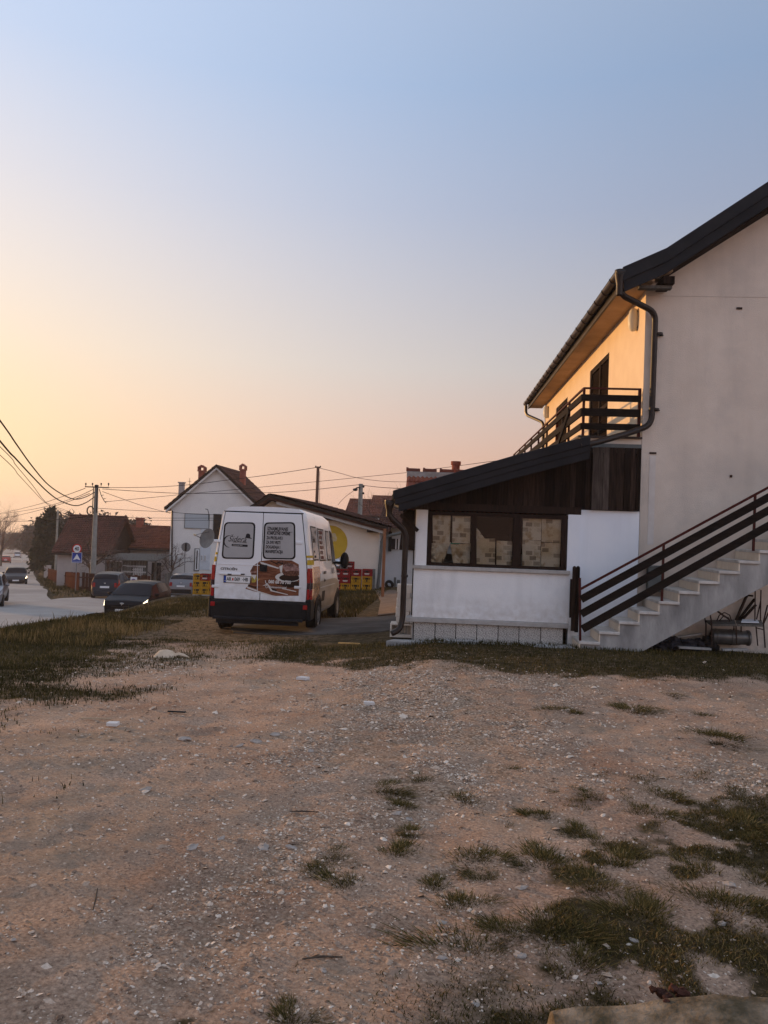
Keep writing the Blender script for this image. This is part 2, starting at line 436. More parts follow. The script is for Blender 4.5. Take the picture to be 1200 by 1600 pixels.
def thing(name, label, cat, loc=(0, 0, 0), rot=0, group=None):
    o = bpy.data.objects.new(name, None); C.objects.link(o); o.empty_display_size = .2
    o.location = loc
    o.rotation_euler = rot if isinstance(rot, tuple) else (0, 0, rot)
    return tag(o, label, cat, group)
def tag(o, label, cat, group=None):
    o['label'] = label; o['category'] = cat
    if group: o['group'] = group
    return o
def struct(o): o['kind'] = 'structure'; return o
def stuff(o): o['kind'] = 'stuff'; return o
def copy_tree(o, parent=None):
    c = o.copy(); C.objects.link(c)
    if parent is not None: c.parent = parent
    for ch in list(o.children): copy_tree(ch, c)
    return c
def text(body, size, parent, loc, rot, m, name='lettering', align='LEFT', sx=1.0, shear=0.0, bold=0.0, ext=.0012):
    cu = bpy.data.curves.new(name, 'FONT'); cu.body = body; cu.size = size; cu.align_x = align; cu.align_y = 'CENTER'
    cu.extrude = ext; cu.shear = shear; cu.offset = bold
    cu.resolution_u = 3
    cu.materials.append(m)
    tmp = bpy.data.objects.new(name, cu); C.objects.link(tmp)
    me = bpy.data.meshes.new_from_object(tmp.evaluated_get(bpy.context.evaluated_depsgraph_get()))
    bpy.data.objects.remove(tmp); bpy.data.curves.remove(cu)
    o = bpy.data.objects.new(name, me); C.objects.link(o); o.parent = parent
    o.location = loc; o.rotation_euler = rot; o.scale = (sx, 1, 1)
    return o
def npmesh(name, V, F, mats, attrs=None, smooth=False):
    """F: (n,3) or (n,4) int array"""
    me = bpy.data.meshes.new(name)
    n, k = F.shape
    me.vertices.add(len(V)); me.vertices.foreach_set('co', np.asarray(V, np.float32).ravel())
    me.loops.add(n * k); me.loops.foreach_set('vertex_index', np.asarray(F, np.int32).ravel())
    me.polygons.add(n); me.polygons.foreach_set('loop_start', np.arange(0, n * k, k, dtype=np.int32))
    me.polygons.foreach_set('loop_total', np.full(n, k, dtype=np.int32))
    for a, d in (attrs or {}).items():
        at_ = me.attributes.new(a, 'FLOAT', 'POINT'); at_.data.foreach_set('value', np.asarray(d, np.float32))
    me.update(calc_edges=True)
    if smooth: me.polygons.foreach_set('use_smooth', np.ones(n, bool))
    me.materials.append(mats)
    o = bpy.data.objects.new(name, me); C.objects.link(o)
    return o
# ================================================================== GROUND
def grass_mask(X, Y):
    n = fbm(X * .9 + 5, Y * .9, 4, 3) - .5
    n2 = fbm(X * 3.1, Y * 3.1 + 9, 3, 21) - .5
    left = sm(4.4, 5.6, Y + n) * sm(-1.2, 1.3, (-3.45 - .14 * (Y - 6)) - X + n * 2.8 + n2 * 1.8)
    strip = sm(-.35, .55, Y - (9.55 + .9 * np.exp(-((X + 2.2) / 1.5) ** 2) + .25 * np.maximum(-X - 1, 0)) + n * 1.7 + n2 * .9) * sm(-4, -1.5, X)
    mid = sm(11.6, 13, Y + n * 2 + n2) * .8
    back = sm(17.5, 18.6, Y + n * .8)
    n3 = fbm(X * 6.3 + 2, Y * 6.3, 3, 55) - .5
    fg = sm(.46, 1.3, n3 * 3.4 + X - (Y - 2.6) * .72 + .62 + n * 2.6 + n2 * 2.6) * sm(6.5, 4.5, Y) + 0 * X
    fg2 = .75 * sm(2.9, 2.3, Y + n * 1.5 + n2) * sm(-.4, .5, X)
    return np.clip(np.maximum.reduce([left, strip, mid, back, fg, fg2]), 0, 1)
def gravel_mask(X, Y):
    n = fbm(X * .7 + 31, Y * .5 + 4, 4, 8)
    band = np.exp(-((X + .55 - .07 * (Y - 5)) / 1.3) ** 2) * .6
    g = sm(.42, .72, n * .75 + band * .42)
    return np.clip(g, 0, 1)

def spaced(a, b, fine, lo, hi, g=1.12):
    xs = list(np.arange(a, b + 1e-6, fine)); st = fine; x = b
    while x < hi: st *= g; x += st; xs.append(x)
    st = fine; x = a
    while x > lo: st *= g; x -= st; xs.insert(0, x)
    return np.array(xs)
gx = spaced(-8.5, 6.5, .055, -560, 260, 1.10)
gy = spaced(2.0, 13.0, .05, -40, 640, 1.055)
XX, YY = np.meshgrid(gx, gy)
ZZ = zg(XX, YY)
near = sm(24, 10, YY) * sm(-14, -7, XX)
gm, vm = grass_mask(XX, YY), gravel_mask(XX, YY)
ZZ = zn(XX, YY)
under = sm(11.9, 12.4, YY) * sm(-.9, -.3, XX)
ZZ = ZZ - .06 * under
ZZ = ZZ + sm(20, 40, YY) * (fbm(XX * .15, YY * .15, 3, 44) - .5) * .25
def main_right(Y): return -34.0 + (64.0 - Y) * .557
on_main = (XX < main_right(YY) + .2) & (XX > main_right(YY) - 8.4) & (YY > 19)
ZZ = np.where(on_main & (YY < 460), ZZ - .3, ZZ)
def street_l(Y): return np.where(Y < 38, main_right(Y) - .8, np.interp(Y, [38, 41, 44, 47.5], [float(main_right(38)) - .8, -20.6, -19.4, -17.5]))
def street_r(Y): return np.minimum(xedge(Y) - 4.3, np.interp(Y, [14, 22], [-11.5, -11.9]))
on_st = (XX > street_l(YY) - .2) & (XX < street_r(YY) - .1) & (YY > 19) & (YY < 46.8)
ZZ = np.where(on_st, ZZ - .3, ZZ)
ny, nx = XX.shape
idx = np.arange(nx * ny).reshape(ny, nx)
FF = np.stack([idx[:-1, :-1], idx[:-1, 1:], idx[1:, 1:], idx[1:, :-1]], -1).reshape(-1, 4)
VV = np.stack([XX, YY, ZZ], -1).reshape(-1, 3)

mg = bpy.data.materials.new('dirt_and_grass'); mg.use_nodes = True
nt = mg.node_tree; bs = nt.nodes['Principled BSDF']; bs.inputs['Roughness'].default_value = .95; bs.inputs['Specular IOR Level'].default_value = .05
tc = nt.nodes.new('ShaderNodeTexCoord')
def nz(scale, det=6, rough=.6):
    n = nt.nodes.new('ShaderNodeTexNoise'); n.inputs['Scale'].default_value = scale; n.inputs['Detail'].default_value = det
    n.inputs['Roughness'].default_value = rough; nt.links.new(tc.outputs['Object'], n.inputs['Vector']); return n.outputs['Fac']
def rampn(fac, stops):
    r = nt.nodes.new('ShaderNodeValToRGB'); e = r.color_ramp.elements
    e[0].position, e[0].color = stops[0][0], (*stops[0][1], 1); e[1].position, e[1].color = stops[-1][0], (*stops[-1][1], 1)
    for p, c in stops[1:-1]: k = e.new(p); k.color = (*c, 1)
    nt.links.new(fac, r.inputs[0]); return r.outputs[0]
def mixn(fac, a, b, mode='MIX'):
    m = nt.nodes.new('ShaderNodeMix'); m.data_type = 'RGBA'; m.blend_type = mode
    if isinstance(fac, float): m.inputs['Factor'].default_value = fac
    else: nt.links.new(fac, m.inputs['Factor'])
    nt.links.new(a, m.inputs[6]); nt.links.new(b, m.inputs[7]); return m.outputs[2]
def attr(a):
    n = nt.nodes.new('ShaderNodeAttribute'); n.attribute_name = a; return n.outputs['Fac']
def mul(a, k):
    n = nt.nodes.new('ShaderNodeMath'); n.operation = 'MULTIPLY'; nt.links.new(a, n.inputs[0])
    if isinstance(k, float): n.inputs[1].default_value = k
    else: nt.links.new(k, n.inputs[1])
    return n.outputs[0]
dirt = rampn(nz(1.3), [(.3, (.29, .178, .122)), (.5, (.41, .274, .192)), (.7, (.49, .338, .245))])
grain = rampn(nz(60, 4, .7), [(.30, (.45, .43, .42)), (.5, (.95, .95, .95)), (.72, (1.5, 1.48, 1.45))])
dirt = mixn(1.0, dirt, grain, 'MULTIPLY')
vor = nt.nodes.new('ShaderNodeTexVoronoi'); vor.inputs['Scale'].default_value = 38; nt.links.new(tc.outputs['Object'], vor.inputs['Vector'])
grav = rampn(vor.outputs['Distance'], [(.12, (.56, .44, .335)), (.36, (.40, .29, .21)), (.6, (.20, .14, .095))])
gf = nt.nodes.new('ShaderNodeMapRange'); gf.inputs['From Min'].default_value = .40; gf.inputs['From Max'].default_value = .58
nt.links.new(nz(9, 5, .7), gf.inputs['Value'])
gfac = mul(attr('gravel'), gf.outputs[0])
ash = rampn(nz(26, 5, .7), [(.3, (.16, .12, .085)), (.55, (.33, .25, .18)), (.75, (.46, .36, .27))])
af = nt.nodes.new('ShaderNodeMapRange'); af.inputs['From Min'].default_value = .50; af.inputs['From Max'].default_value = .66
nt.links.new(nz(.62, 5, .65), af.inputs['Value'])
dirt = mixn(mul(af.outputs[0], .85), dirt, ash)
base = mixn(gfac, dirt, grav)
soil = rampn(nz(7, 6, .7), [(.3, (.028, .021, .010)), (.5, (.070, .050, .025)), (.74, (.20, .14, .085))])
gr = nt.nodes.new('ShaderNodeMapRange'); gr.inputs['From Min'].default_value = .25; gr.inputs['From Max'].default_value = .75
am = nt.nodes.new('ShaderNodeMath'); am.operation = 'ADD'; nt.links.new(mul(attr('grass'), .82), am.inputs[0])
nn_ = nt.nodes.new('ShaderNodeMapRange'); nn_.inputs['To Min'].default_value = -.55; nn_.inputs['To Max'].default_value = .55
nt.links.new(nz(11, 5, .7), nn_.inputs['Value']); nt.links.new(nn_.outputs[0], am.inputs[1])
nt.links.new(am.outputs[0], gr.inputs['Value'])
base = mixn(gr.outputs[0], base, soil)
nt.links.new(base, bs.inputs['Base Color'])
bp = nt.nodes.new('ShaderNodeBump'); bp.inputs['Strength'].default_value = .9; bp.inputs['Distance'].default_value = .02
nt.links.new(nz(45, 8, .72), bp.inputs['Height']); nt.links.new(bp.outputs[0], bs.inputs['Normal'])
ground = npmesh('ground', VV, FF, mg, {'grass': gm.ravel(), 'gravel': vm.ravel()}, True)
struct(ground)

# roads: sheets following the terrain
def sheet(name, rows, m, nseg=14, dz=.03):
    V, F = [], []
    for (Y, xl, xr) in rows:
        for k in range(nseg + 1):
            x = xl + (xr - xl) * k / nseg
            V.append((x, Y, float(zroad(Y)) + dz))
    for i in range(len(rows) - 1):
        for k in range(nseg):
            a = i * (nseg + 1) + k
            F.append((a, a + 1, a + nseg + 2, a + nseg + 1))
    mb = MB(); mb.add(V, F)
    return struct(mb.build(name, m, smooth=True, norm=False))
ys = list(np.arange(18, 60, 1.0)) + list(np.arange(60, 455, 6.0))
sheet('road', [(y, float(main_right(y)) - 8.2, float(main_right(y)) + .25 * math.sin(y * .7) * .4) for y in ys], m_asphalt)
sheet('side_street', [(y, float(street_l(y)), float(street_r(y)) + .18 * math.sin(y * 1.9)) for y in np.arange(18, 47.3, .5)], m_asphalt, dz=.036)
# dark concrete pad beside the van
pad = MB()
pv = []
for (x, y) in [(-4.6, 16.9), (-3.9, 14.75), (-3.0, 14.45), (-1.9, 14.5), (-1.0, 14.35), (-.75, 14.4), (-.72, 17.9), (-1.3, 18.15), (-2.5, 18.0), (-3.6, 18.1)]:
    pv.append(Vector((x, y, gz(x, y) + .02)))
pad.prism(pv, (0, 0, -.2))
struct(pad.build('concrete_pad', m_pad))
pth = MB()
pv = [Vector((x, y, gz(x, y) + .05)) for (x, y) in [(-1.35, 18.2), (-.72, 18.0), (-.9, 24), (-1.6, 30.5), (-2.4, 30.5), (-1.7, 24)]]
pth.prism(pv, (0, 0, -.2))
struct(pth.build('path', mat('path_earth', (.13, .09, .066), (.19, .135, .10), 3, .95, .3, 30)))
# threshold slab of broken concrete along the house foot
sl = MB()
for (a, b, y0, y1) in [(-.75, .2, 12.05, 12.28), (.15, .7, 12.1, 12.3), (1.5, 2.15, 11.85, 12.2)]:
    z = gz((a + b) / 2, 12.1)
    sl.prism([(a, y0, z - .1), (b, y0 + .05, z - .1), (b - .05, y1, z - .1), (a + .1, y1, z - .1)], (0, 0, .125))
struct(sl.build('concrete_edging', m_concrete, bevel=.012))

# ---------------------------------------------------------------- grass blades
mgr = bpy.data.materials.new('grass_blade'); mgr.use_nodes = True
nt = mgr.node_tree; bs = nt.nodes['Principled BSDF']; bs.inputs['Roughness'].default_value = .9; bs.inputs['Specular IOR Level'].default_value = .05
tc = nt.nodes.new('ShaderNodeTexCoord')
c_ = rampn(attr('tint'), [(0, (.024, .022, .007)), (.4, (.062, .052, .016)), (.7, (.125, .088, .03)), (1.0, (.32, .21, .09))])
nt.links.new(c_, bs.inputs['Base Color'])

def blades(name, X, Y, H, Wd, dry=.0, lean=.6, zoff=-.005, kind='stuff'):
    n = len(X)
    Z = zn(X, Y) + zoff
    a = RNG.uniform(0, 2 * np.pi, n); b = RNG.uniform(0, 2 * np.pi, n)
    l = RNG.uniform(.15, 1.0, n) * lean * H
    dx, dy = np.cos(a) * Wd / 2, np.sin(a) * Wd / 2
    ox, oy = np.cos(b) * l, np.sin(b) * l
    P = np.zeros((n, 5, 3), np.float32)
    P[:, 0] = np.stack([X - dx, Y - dy, Z], -1); P[:, 1] = np.stack([X + dx, Y + dy, Z], -1)
    P[:, 2] = np.stack([X + ox * .35 + dx * .7, Y + oy * .35 + dy * .7, Z + H * .6], -1)
    P[:, 3] = np.stack([X + ox * .35 - dx * .7, Y + oy * .35 - dy * .7, Z + H * .6], -1)
    P[:, 4] = np.stack([X + ox, Y + oy, Z + H], -1)
    k = np.arange(n)[:, None] * 5
    T = np.concatenate([k + [[0, 1, 2]], k + [[0, 2, 3]], k + [[3, 2, 4]]], 0)
    big = fbm(X * .8 + 3, Y * .8, 3, 77)
    tint = np.clip(RNG.normal(.36, .2, n) + (big - .5) * .9 + dry, 0, 1)
    o = npmesh(name, P.reshape(-1, 3), T, mgr, {'tint': np.repeat(tint, 5)})
    return stuff(o)
def scatter(n, x0, x1, y0, y1, fn):
    X = RNG.uniform(x0, x1, n); Y = RNG.uniform(y0, y1, n)
    k = RNG.uniform(0, 1, n) < fn(X, Y)
    return X[k], Y[k]
clear = lambda X, Y: 1 - ((X > -.75) & (Y > 12.25)) * 1.0
inpad = lambda X, Y: 1 - ((X > -4.0) & (X < -.7) & (Y > 14.5) & (Y < 18.1)) * 1.0
gset = []
notvan = lambda X, Y: 1 - ((X > -5.6) & (X < -1.4) & (Y > 13.2) & (Y < 20)) * .96
X, Y = scatter(180000, -9.5, -2.0, 3.4, 17, lambda X, Y: grass_mask(X, Y) ** 1.5 * inpad(X, Y) * notvan(X, Y))
gset.append((X, Y, RNG.uniform(.012, .05, len(X)) * (1 + .5 * (fbm(X * 2, Y * 2, 3, 14) > .55)), RNG.uniform(.006, .012, len(X)), .02))
X, Y = scatter(52000, -2.6, 7.5, 9.3, 12.4, lambda X, Y: grass_mask(X, Y) ** 1.5 * clear(X, Y))
gset.append((X, Y, RNG.uniform(.01, .04, len(X)) * (1 + .9 * sm(11.5, 12.1, Y)), RNG.uniform(.006, .011, len(X)), -.0))
X, Y = scatter(30000, -8.6, -1.0, 17.9, 33, lambda X, Y: grass_mask(X, Y) * inpad(X, Y) * (1 - ((X > -1.9) & (X < -.6))))
gset.append((X, Y, RNG.uniform(.03, .14, len(X)) * np.where(X < -5, .5, 1), RNG.uniform(.012, .025, len(X)), -.0))
# rough tall fringe on the crest of the bank, partly straw
X, Y = scatter(40000, -12.5, -6.4, 11.5, 29, lambda X, Y: sm(-3.8, -.6, X - xedge(Y)) * (fbm(X * 1.2, Y * 1.2, 3, 5) > .42))
gset.append((X, Y, RNG.uniform(.03, .13, len(X)) * (1 + 1.0 * (RNG.uniform(0, 1, len(X)) > .97)), RNG.uniform(.009, .018, len(X)), .06))
Xs, Ys = scatter(5000, -8.3, -5.4, 12.0, 15.2, lambda X, Y: (fbm(X * .9, Y * .9 + 3, 3, 61) > .53) * 1.0)
gset.append((Xs, Ys, RNG.uniform(.05, .2, len(Xs)), RNG.uniform(.008, .014, len(Xs)), .45))
for i, (X, Y, H, Wd, dr) in enumerate(gset): blades('grass', X, Y, H, Wd, dr)
# foreground turf, bottom right
X, Y = scatter(420000, -.6, 3.6, 2.25, 6.2, lambda X, Y: grass_mask(X, Y) ** 1.3 * sm(.34, .52, fbm(X * 4, Y * 4, 3, 90)))
blades('grass', X, Y, RNG.uniform(.005, .026, len(X)), RNG.uniform(.0025, .0055, len(X)), .06, 1.4)
X, Y = scatter(26000, -.6, 3.6, 2.25, 5.6, lambda X, Y: grass_mask(X, Y))
blades('dry_grass', X, Y, RNG.uniform(.006, .02, len(X)), RNG.uniform(.003, .005, len(X)), .4, 2.2)
# thin dry blades strewn over the lot
X, Y = scatter(9000, -4, 5, 2.3, 10.5, lambda X, Y: .25 + .75 * (fbm(X * 2, Y * 2, 3, 33) > .58))
blades('dry_grass', X, Y, RNG.uniform(.004, .016, len(X)), RNG.uniform(.002, .004, len(X)), .35, 2.5)

# verges beyond the road
X, Y = scatter(24000, -50, -19, 43, 90, lambda X, Y: ((X > main_right(Y) + .3) & (X < main_right(Y) + 4.6) & ~((X > street_l(Y)) & (Y < 47))) * 1.0)
blades('grass', X, Y, RNG.uniform(.08, .25, len(X)), RNG.uniform(.03, .06, len(X)), .0)

# grass tufts one can count on the open lot
tuft_meshes = []
for v in range(5):
    nc = 3 + v; n = 200 * nc; ci = RNG.integers(0, nc, n)
    cxy = RNG.normal(0, .055, (nc, 2)); cr_ = RNG.uniform(.018, .04, nc)
    X = cxy[ci, 0] + RNG.normal(0, 1, n) * cr_[ci]; Y = (cxy[ci, 1] + RNG.normal(0, 1, n) * cr_[ci]) * .8; r = np.hypot(X, Y)
    H = RNG.uniform(.004, .012, n) * np.clip(1.2 - r * 4, .4, 1); Wd = RNG.uniform(.003, .006, n)
    aa = RNG.uniform(0, 6.283, n); dx, dy = np.cos(aa) * Wd / 2, np.sin(aa) * Wd / 2
    ox, oy = X * .35 + RNG.normal(0, .014, n), Y * .35 + RNG.normal(0, .014, n)
    P = np.stack([np.stack([X - dx, Y - dy, 0 * X - .01], -1), np.stack([X + dx, Y + dy, 0 * X - .01], -1), np.stack([X + ox, Y + oy, H], -1)], 1).reshape(-1, 3)
    o = npmesh('grass_tuft', P, np.arange(n * 3).reshape(-1, 3), mgr, {'tint': np.repeat(np.clip(RNG.normal(.50, .25, n), 0, 1), 3)})
    tuft_meshes.append(o.data); bpy.data.objects.remove(o)
TUFTS = [(548, 1385, 1.5), (500, 1358, 1.1), (745, 1345, 1.5), (600, 1232, 1.2), (628, 1257, .9), (855, 1280, 1.3), (1010, 1275, 1.4), (1030, 1243, 1.5),
         (1160, 1288, 1.5), (850, 1350, 1.5), (962, 1362, 1.6), (722, 1420, 1.4), (738, 1490, 2.0), (862, 1450, 1.8), (932, 1395, 1.3), (1102, 1365, 1.6),
         (1182, 1372, 1.5), (455, 1590, 1.0), (800, 1465, 1.1), (900, 1510, 1.6), (720, 1248, 1.7), (890, 1310, 1.1), (680, 1385, 1.0), (762, 1380, .9),
         (950, 1330, 1.4), (620, 1338, 1.5), (905, 1302, 1.0), (1180, 1310, 1.0), (990, 1110, 1.4), (1120, 1150, 1.8), (1050, 1085, 1.4), (930, 1248, 1.2),
         (870, 1110, 1.3), (520, 1340, .9), (640, 1300, .8), (660, 1220, 1.1), (800, 1200, 1.0), (1090, 1115, 1.3), (1000, 1440, 1.5), (1130, 1420, 1.8)]
for i, (px, py, s) in enumerate(TUFTS):
    p = G(px, py)
    o = bpy.data.objects.new('grass_tuft', tuft_meshes[i % 5]); C.objects.link(o)
    o.location = (p.x, p.y, gn(p.x, p.y) + .004); o.scale = (s * (.5 + .11 * p.y), s * (.5 + .11 * p.y), s * .95); o.rotation_euler = (0, 0, random.uniform(0, 6))
    tag(o, 'low dark grass tuft growing out of the bare gravel lot', 'grass tuft', 'grass tufts on the lot')

# ---------------------------------------------------------------- gravel
def stones(name, X, Y, Sz, m, flat=.45):
    n = len(X)
    base = np.array([[1, 0, 0], [.35, .9, 0], [-.75, .6, 0], [-.8, -.55, 0], [.3, -.95, 0], [.45, .2, 1], [-.35, .15, .9], [.05, -.4, .85]], np.float32)
    T = np.array([[0, 1, 5], [1, 2, 6], [1, 6, 5], [2, 3, 6], [3, 4, 7], [3, 7, 6], [4, 0, 5], [4, 5, 7], [5, 6, 7]])
    P = base[None] * (1 + RNG.uniform(-.32, .32, (n, 8, 3)))
    a = RNG.uniform(0, 6.283, n); c, s = np.cos(a)[:, None], np.sin(a)[:, None]
    el_ = RNG.uniform(.5, 1, n)[:, None]
    px_, py_ = P[:, :, 0], P[:, :, 1] * el_
    sx = (px_ * c - py_ * s) * Sz[:, None]; sy = (px_ * s + py_ * c) * Sz[:, None]
    szz = P[:, :, 2] * (Sz * flat * RNG.uniform(.5, 1.1, n))[:, None]
    tilt = RNG.normal(0, .25, (n, 2))
    szz = szz + sx * tilt[:, :1] + sy * tilt[:, 1:]
    Z = zn(X, Y)
    V = np.stack([X[:, None] + sx, Y[:, None] + sy, Z[:, None] - .15 * (Sz * flat)[:, None] + szz], -1).reshape(-1, 3)
    F = (np.arange(n)[:, None, None] * 8 + T[None]).reshape(-1, 3)
    return stuff(npmesh(name, V, F, m, {'tint': np.repeat(RNG.uniform(0, 1, n), 8)}))
mst = bpy.data.materials.new('gravel_stone'); mst.use_nodes = True
nt = mst.node_tree; bs = nt.nodes['Principled BSDF']; bs.inputs['Roughness'].default_value = .9; bs.inputs['Specular IOR Level'].default_value = .1
tc = nt.nodes.new('ShaderNodeTexCoord')
c_ = rampn(attr('tint'), [(0, (.16, .105, .075)), (.35, (.32, .225, .165)), (.6, (.46, .345, .26)), (.85, (.62, .50, .40)), (1.0, (.72, .62, .52))])
c_ = mixn(1.0, c_, rampn(nz(80, 4), [(.3, (.75, .74, .72)), (.7, (1.15, 1.15, 1.15))]), 'MULTIPLY')
nt.links.new(c_, bs.inputs['Base Color'])
dens = lambda X, Y: np.clip(.15 + 1.0 * gravel_mask(X, Y) * (fbm(X * 2.2, Y * 2.2, 3, 70) > .45), 0, 1) * (1 - np.where(Y > 6, .93, .6) * grass_mask(X, Y))
X, Y = scatter(150000, -3.2, 3.2, 2.2, 5.6, dens)
stones('gravel', X, Y, np.exp(RNG.normal(-5.35, .55, len(X))), mst)
X, Y = scatter(170000, -6, 6.5, 5.2, 11.5, dens)
stones('gravel', X, Y, np.exp(RNG.normal(-4.8, .5, len(X))), mst)
X, Y = scatter(1400, -4, 3, 2.6, 11, dens)
stones('gravel', X, Y, np.exp(RNG.normal(-3.95, .35, len(X))), mst, .35)
# the larger stones
for (px, py, s) in [(288, 1157, .075), (375, 1167, .05), (485, 1176, .045), (228, 1234, .05), (815, 1395, .04), (575, 1103, .06), (430, 1150, .06), (400, 1160, .06),
                    (300, 1325, .045), (412, 1322, .05), (690, 1505, .03), (812, 1505, .035), (990, 1475, .03), (742, 1575, .022), (1140, 1388, .045), (505, 1520, .02),
                    (455, 1322, .045), (640, 1275, .04), (20, 1476, .02), (345, 1310, .03), (1128, 1450, .03), (935, 1545, .02), (690, 1445, .03), (620, 1270, .04)]:
    p = G(px, py)
    s *= .68; mb = MB(); mb.ball((0, 0, 0), s, (1.2, .75, .34), 9, 5, .2)
    o = mb.build('stone', m_pebble, loc=(p.x, p.y, gn(p.x, p.y) + s * .18)); o.rotation_euler = (random.uniform(-.2, .2), random.uniform(-.2, .2), random.uniform(-1, 1))
    tag(o, 'larger pale flat stone lying loose on the gravel lot', 'stone', 'larger stones on the lot')
# foreground block at the lower right
mb = MB(); n = 40
V, F = [], []
for j in range(9):
    for i in range(n):
        u = i / (n - 1); x = .37 + 1.75 * u
        top = .262 + .085 * min(1, u * 3.2) + .045 * u + .022 * (fbm(x * 6, j * .4, 3, 2) - .5) + .012 * (fbm(x * 19, j * .9, 2, 7) - .5)
        yb = 2.24 + .36 * j / 8 + .03 * (fbm(x * 7, j, 2, 9) - .5)
        if j in (0, 8) or i in (0, n - 1): z = .03
        elif j in (1, 7): z = top - .035
        else: z = top
        if j == 8: yb -= .012
        V.append((x, yb, z))
for j in range(8):
    for i in range(n - 1): F.append((j * n + i, j * n + i + 1, (j + 1) * n + i + 1, (j + 1) * n + i))
mb.add(V, F)
blk = mb.build('concrete_block', mat('old_block', (.09, .07, .045), (.30, .25, .19), 11, .95, 1.0, 45, c3=(.06, .055, .035), s3=6), smooth=True)
tag(blk, 'rough broken concrete block lying at the near lower right corner', 'block')
mb = MB()
for k in range(16): mb.ball((.80 + random.uniform(-.055, .055), 2.54 + random.uniform(-.04, .04), .325 + random.uniform(-.02, .008)), random.uniform(.010, .022), (1, 1, .8), 7, 5, .25)
tag(mb.build('clay_lump', mat('red_clay', (.03, .016, .013), (.09, .036, .025), 20, .95, .5, 40)), 'dark reddish crumbled lump on the near concrete block', 'clay lump')
# litter
def blob(name, px, py, pts, hgt, m, label, cat):
    p = G(px, py); mb = MB(); mb.prism([(x, y, 0) for x, y in pts], (0, 0, hgt)); o = mb.build(name, m, loc=(p.x, p.y, gn(p.x, p.y) + .012), bevel=.004)
    return tag(o, label, cat)
p = G(258, 1026); root = thing('torn_sack', 'crumpled pale beige sack lying where grass meets gravel', 'sack', (p.x, p.y, gn(p.x, p.y)))
V, F = [], []
for j in range(9):
    for i in range(15):
        u, v = i / 14, j / 8
        x = (u - .5) * .34 ; y = (v - .5) * .26
        h = .13 * math.sin(math.pi * v) ** .7 * (u ** .8) * (1.15 - u) * 2.6 * (.75 + .5 * fbm(u * 5, v * 4, 3, 12))
        V.append((x, y, max(h, 0) - .01))
for j in range(8):
    for i in range(14): F.append((j * 15 + i, j * 15 + i + 1, (j + 1) * 15 + i + 1, (j + 1) * 15 + i))
MB().add(V, F).build('body', m_sack, root, smooth=True, world=False)
MB().tube([(.14, 0, .03), (.2, .02, .05), (.29, .0, .04), (.36, -.02, .02)], [.035, .03, .022, .012], 6).build('twisted_end', m_sack, root, smooth=True, world=False)
blob('plank_scrap', 545, 1007, [(-.18, 0), (.17, .015), (.18, .05), (-.17, .04)], .02, mat('yellow_wood', (.55, .33, .12), None), 'short yellow wooden scrap in the grass right of the van', 'wood scrap')
blob('plastic_scrap', 472, 1062, [(-.07, -.03), (.05, -.04), (.09, .02), (-.02, .05)], .035, m_print, 'small bluish white plastic scrap on the gravel before the van', 'litter')
blob('paper_scrap', 175, 1137, [(-.04, -.03), (.05, -.03), (.05, .04), (-.04, .03)], .03, m_print, 'small white paper scrap on the gravel at the left', 'litter')
blob('metal_strip', 275, 1118, [(-.08, -.01), (.09, -.01), (.09, .015), (-.08, .012)], .012, m_black, 'thin black metal strip on the gravel left of centre', 'litter')
blob('pale_stick', 148, 1128, [(-.12, -.01), (.13, .03), (.13, .042), (-.12, .004)], .012, mat('pale_stick', (.42, .32, .22), None), 'thin pale stick lying at the edge of the left grass', 'stick')
blob('foam_chip', 576, 1103, [(-.05, -.02), (.06, -.03), (.05, .02), (-.05, .02)], .03, m_print, 'white foam chip on the gravel in front of the pad', 'litter')
for (a, b, lab) in [((472, 1503), (535, 1502), 'thin dark twig lying flat at the bottom centre of the lot'), ((453, 1266), (498, 1269), 'thin dark twig lying flat amid pale gravel'), ((152, 1395), (145, 1430), 'thin dark twig lying lengthways at the lower left')]:
    pa, pb = G(*a), G(*b); mb = MB(); mb.tube([(pa.x, pa.y, gn(pa.x, pa.y) + .012), ((pa.x + pb.x) / 2, (pa.y + pb.y) / 2 + .006, gn(pa.x, pa.y) + .018), (pb.x, pb.y, gn(pb.x, pb.y) + .01)], [.003, .0045, .003], 5)
    tag(mb.build('twig', m_bark), lab, 'twig')
# ================================================================== HOUSE
XW, YW = 3.32, 12.95          # corner of facade (x) and gable wall (y)
XR, YB = 13.6, 25.0
house = thing('house', 'two storey rendered house with sunlit balcony side and dark metal verge', 'house', (XW, YW, 0))
# profile of the roof underside along X (front gable)
def roof_z(x):                 # top of the roof covering
    if x < 3.468: return 5.992 + (x - 2.779) * .464
    if x < 8.4: return 6.312 + (x - 3.468) * .697
    return 6.312 + 4.932 * .697 - (x - 8.4) * .70
ZS = 5.84                       # soffit height
mb = MB()
mb.prism([(XW, YW, -.3), (XR, YW, -.3), (XR, YW, 5.95), (8.4, YW, roof_z(8.4) - .3), (3.75, YW, roof_z(3.75) - .32), (XW, YW, roof_z(XW) - .32)], (0, .3, 0))
mb.build('gable_wall', m_gable, house)
# facade with door openings cut as separate wall pieces (openings: y0,y1,z0,z1)
OPEN = [(15.65, 17.6, 3.40, 5.43), (20.6, 22.6, 3.40, 5.36)]
mb = MB()
ycur = YW + .3
xa, xb = XW, XW + .3
for (y0, y1, z0, z1) in OPEN:
    mb.bb((xa, ycur, -.3), (xb, y0, ZS + .3)); mb.bb((xa, y0, -.3), (xb, y1, z0)); mb.bb((xa, y0, z1), (xb, y1, ZS + .3)); ycur = y1
mb.bb((xa, ycur, -.3), (xb, YB, ZS + .3))
mb.build('balcony_wall', m_facade, house)
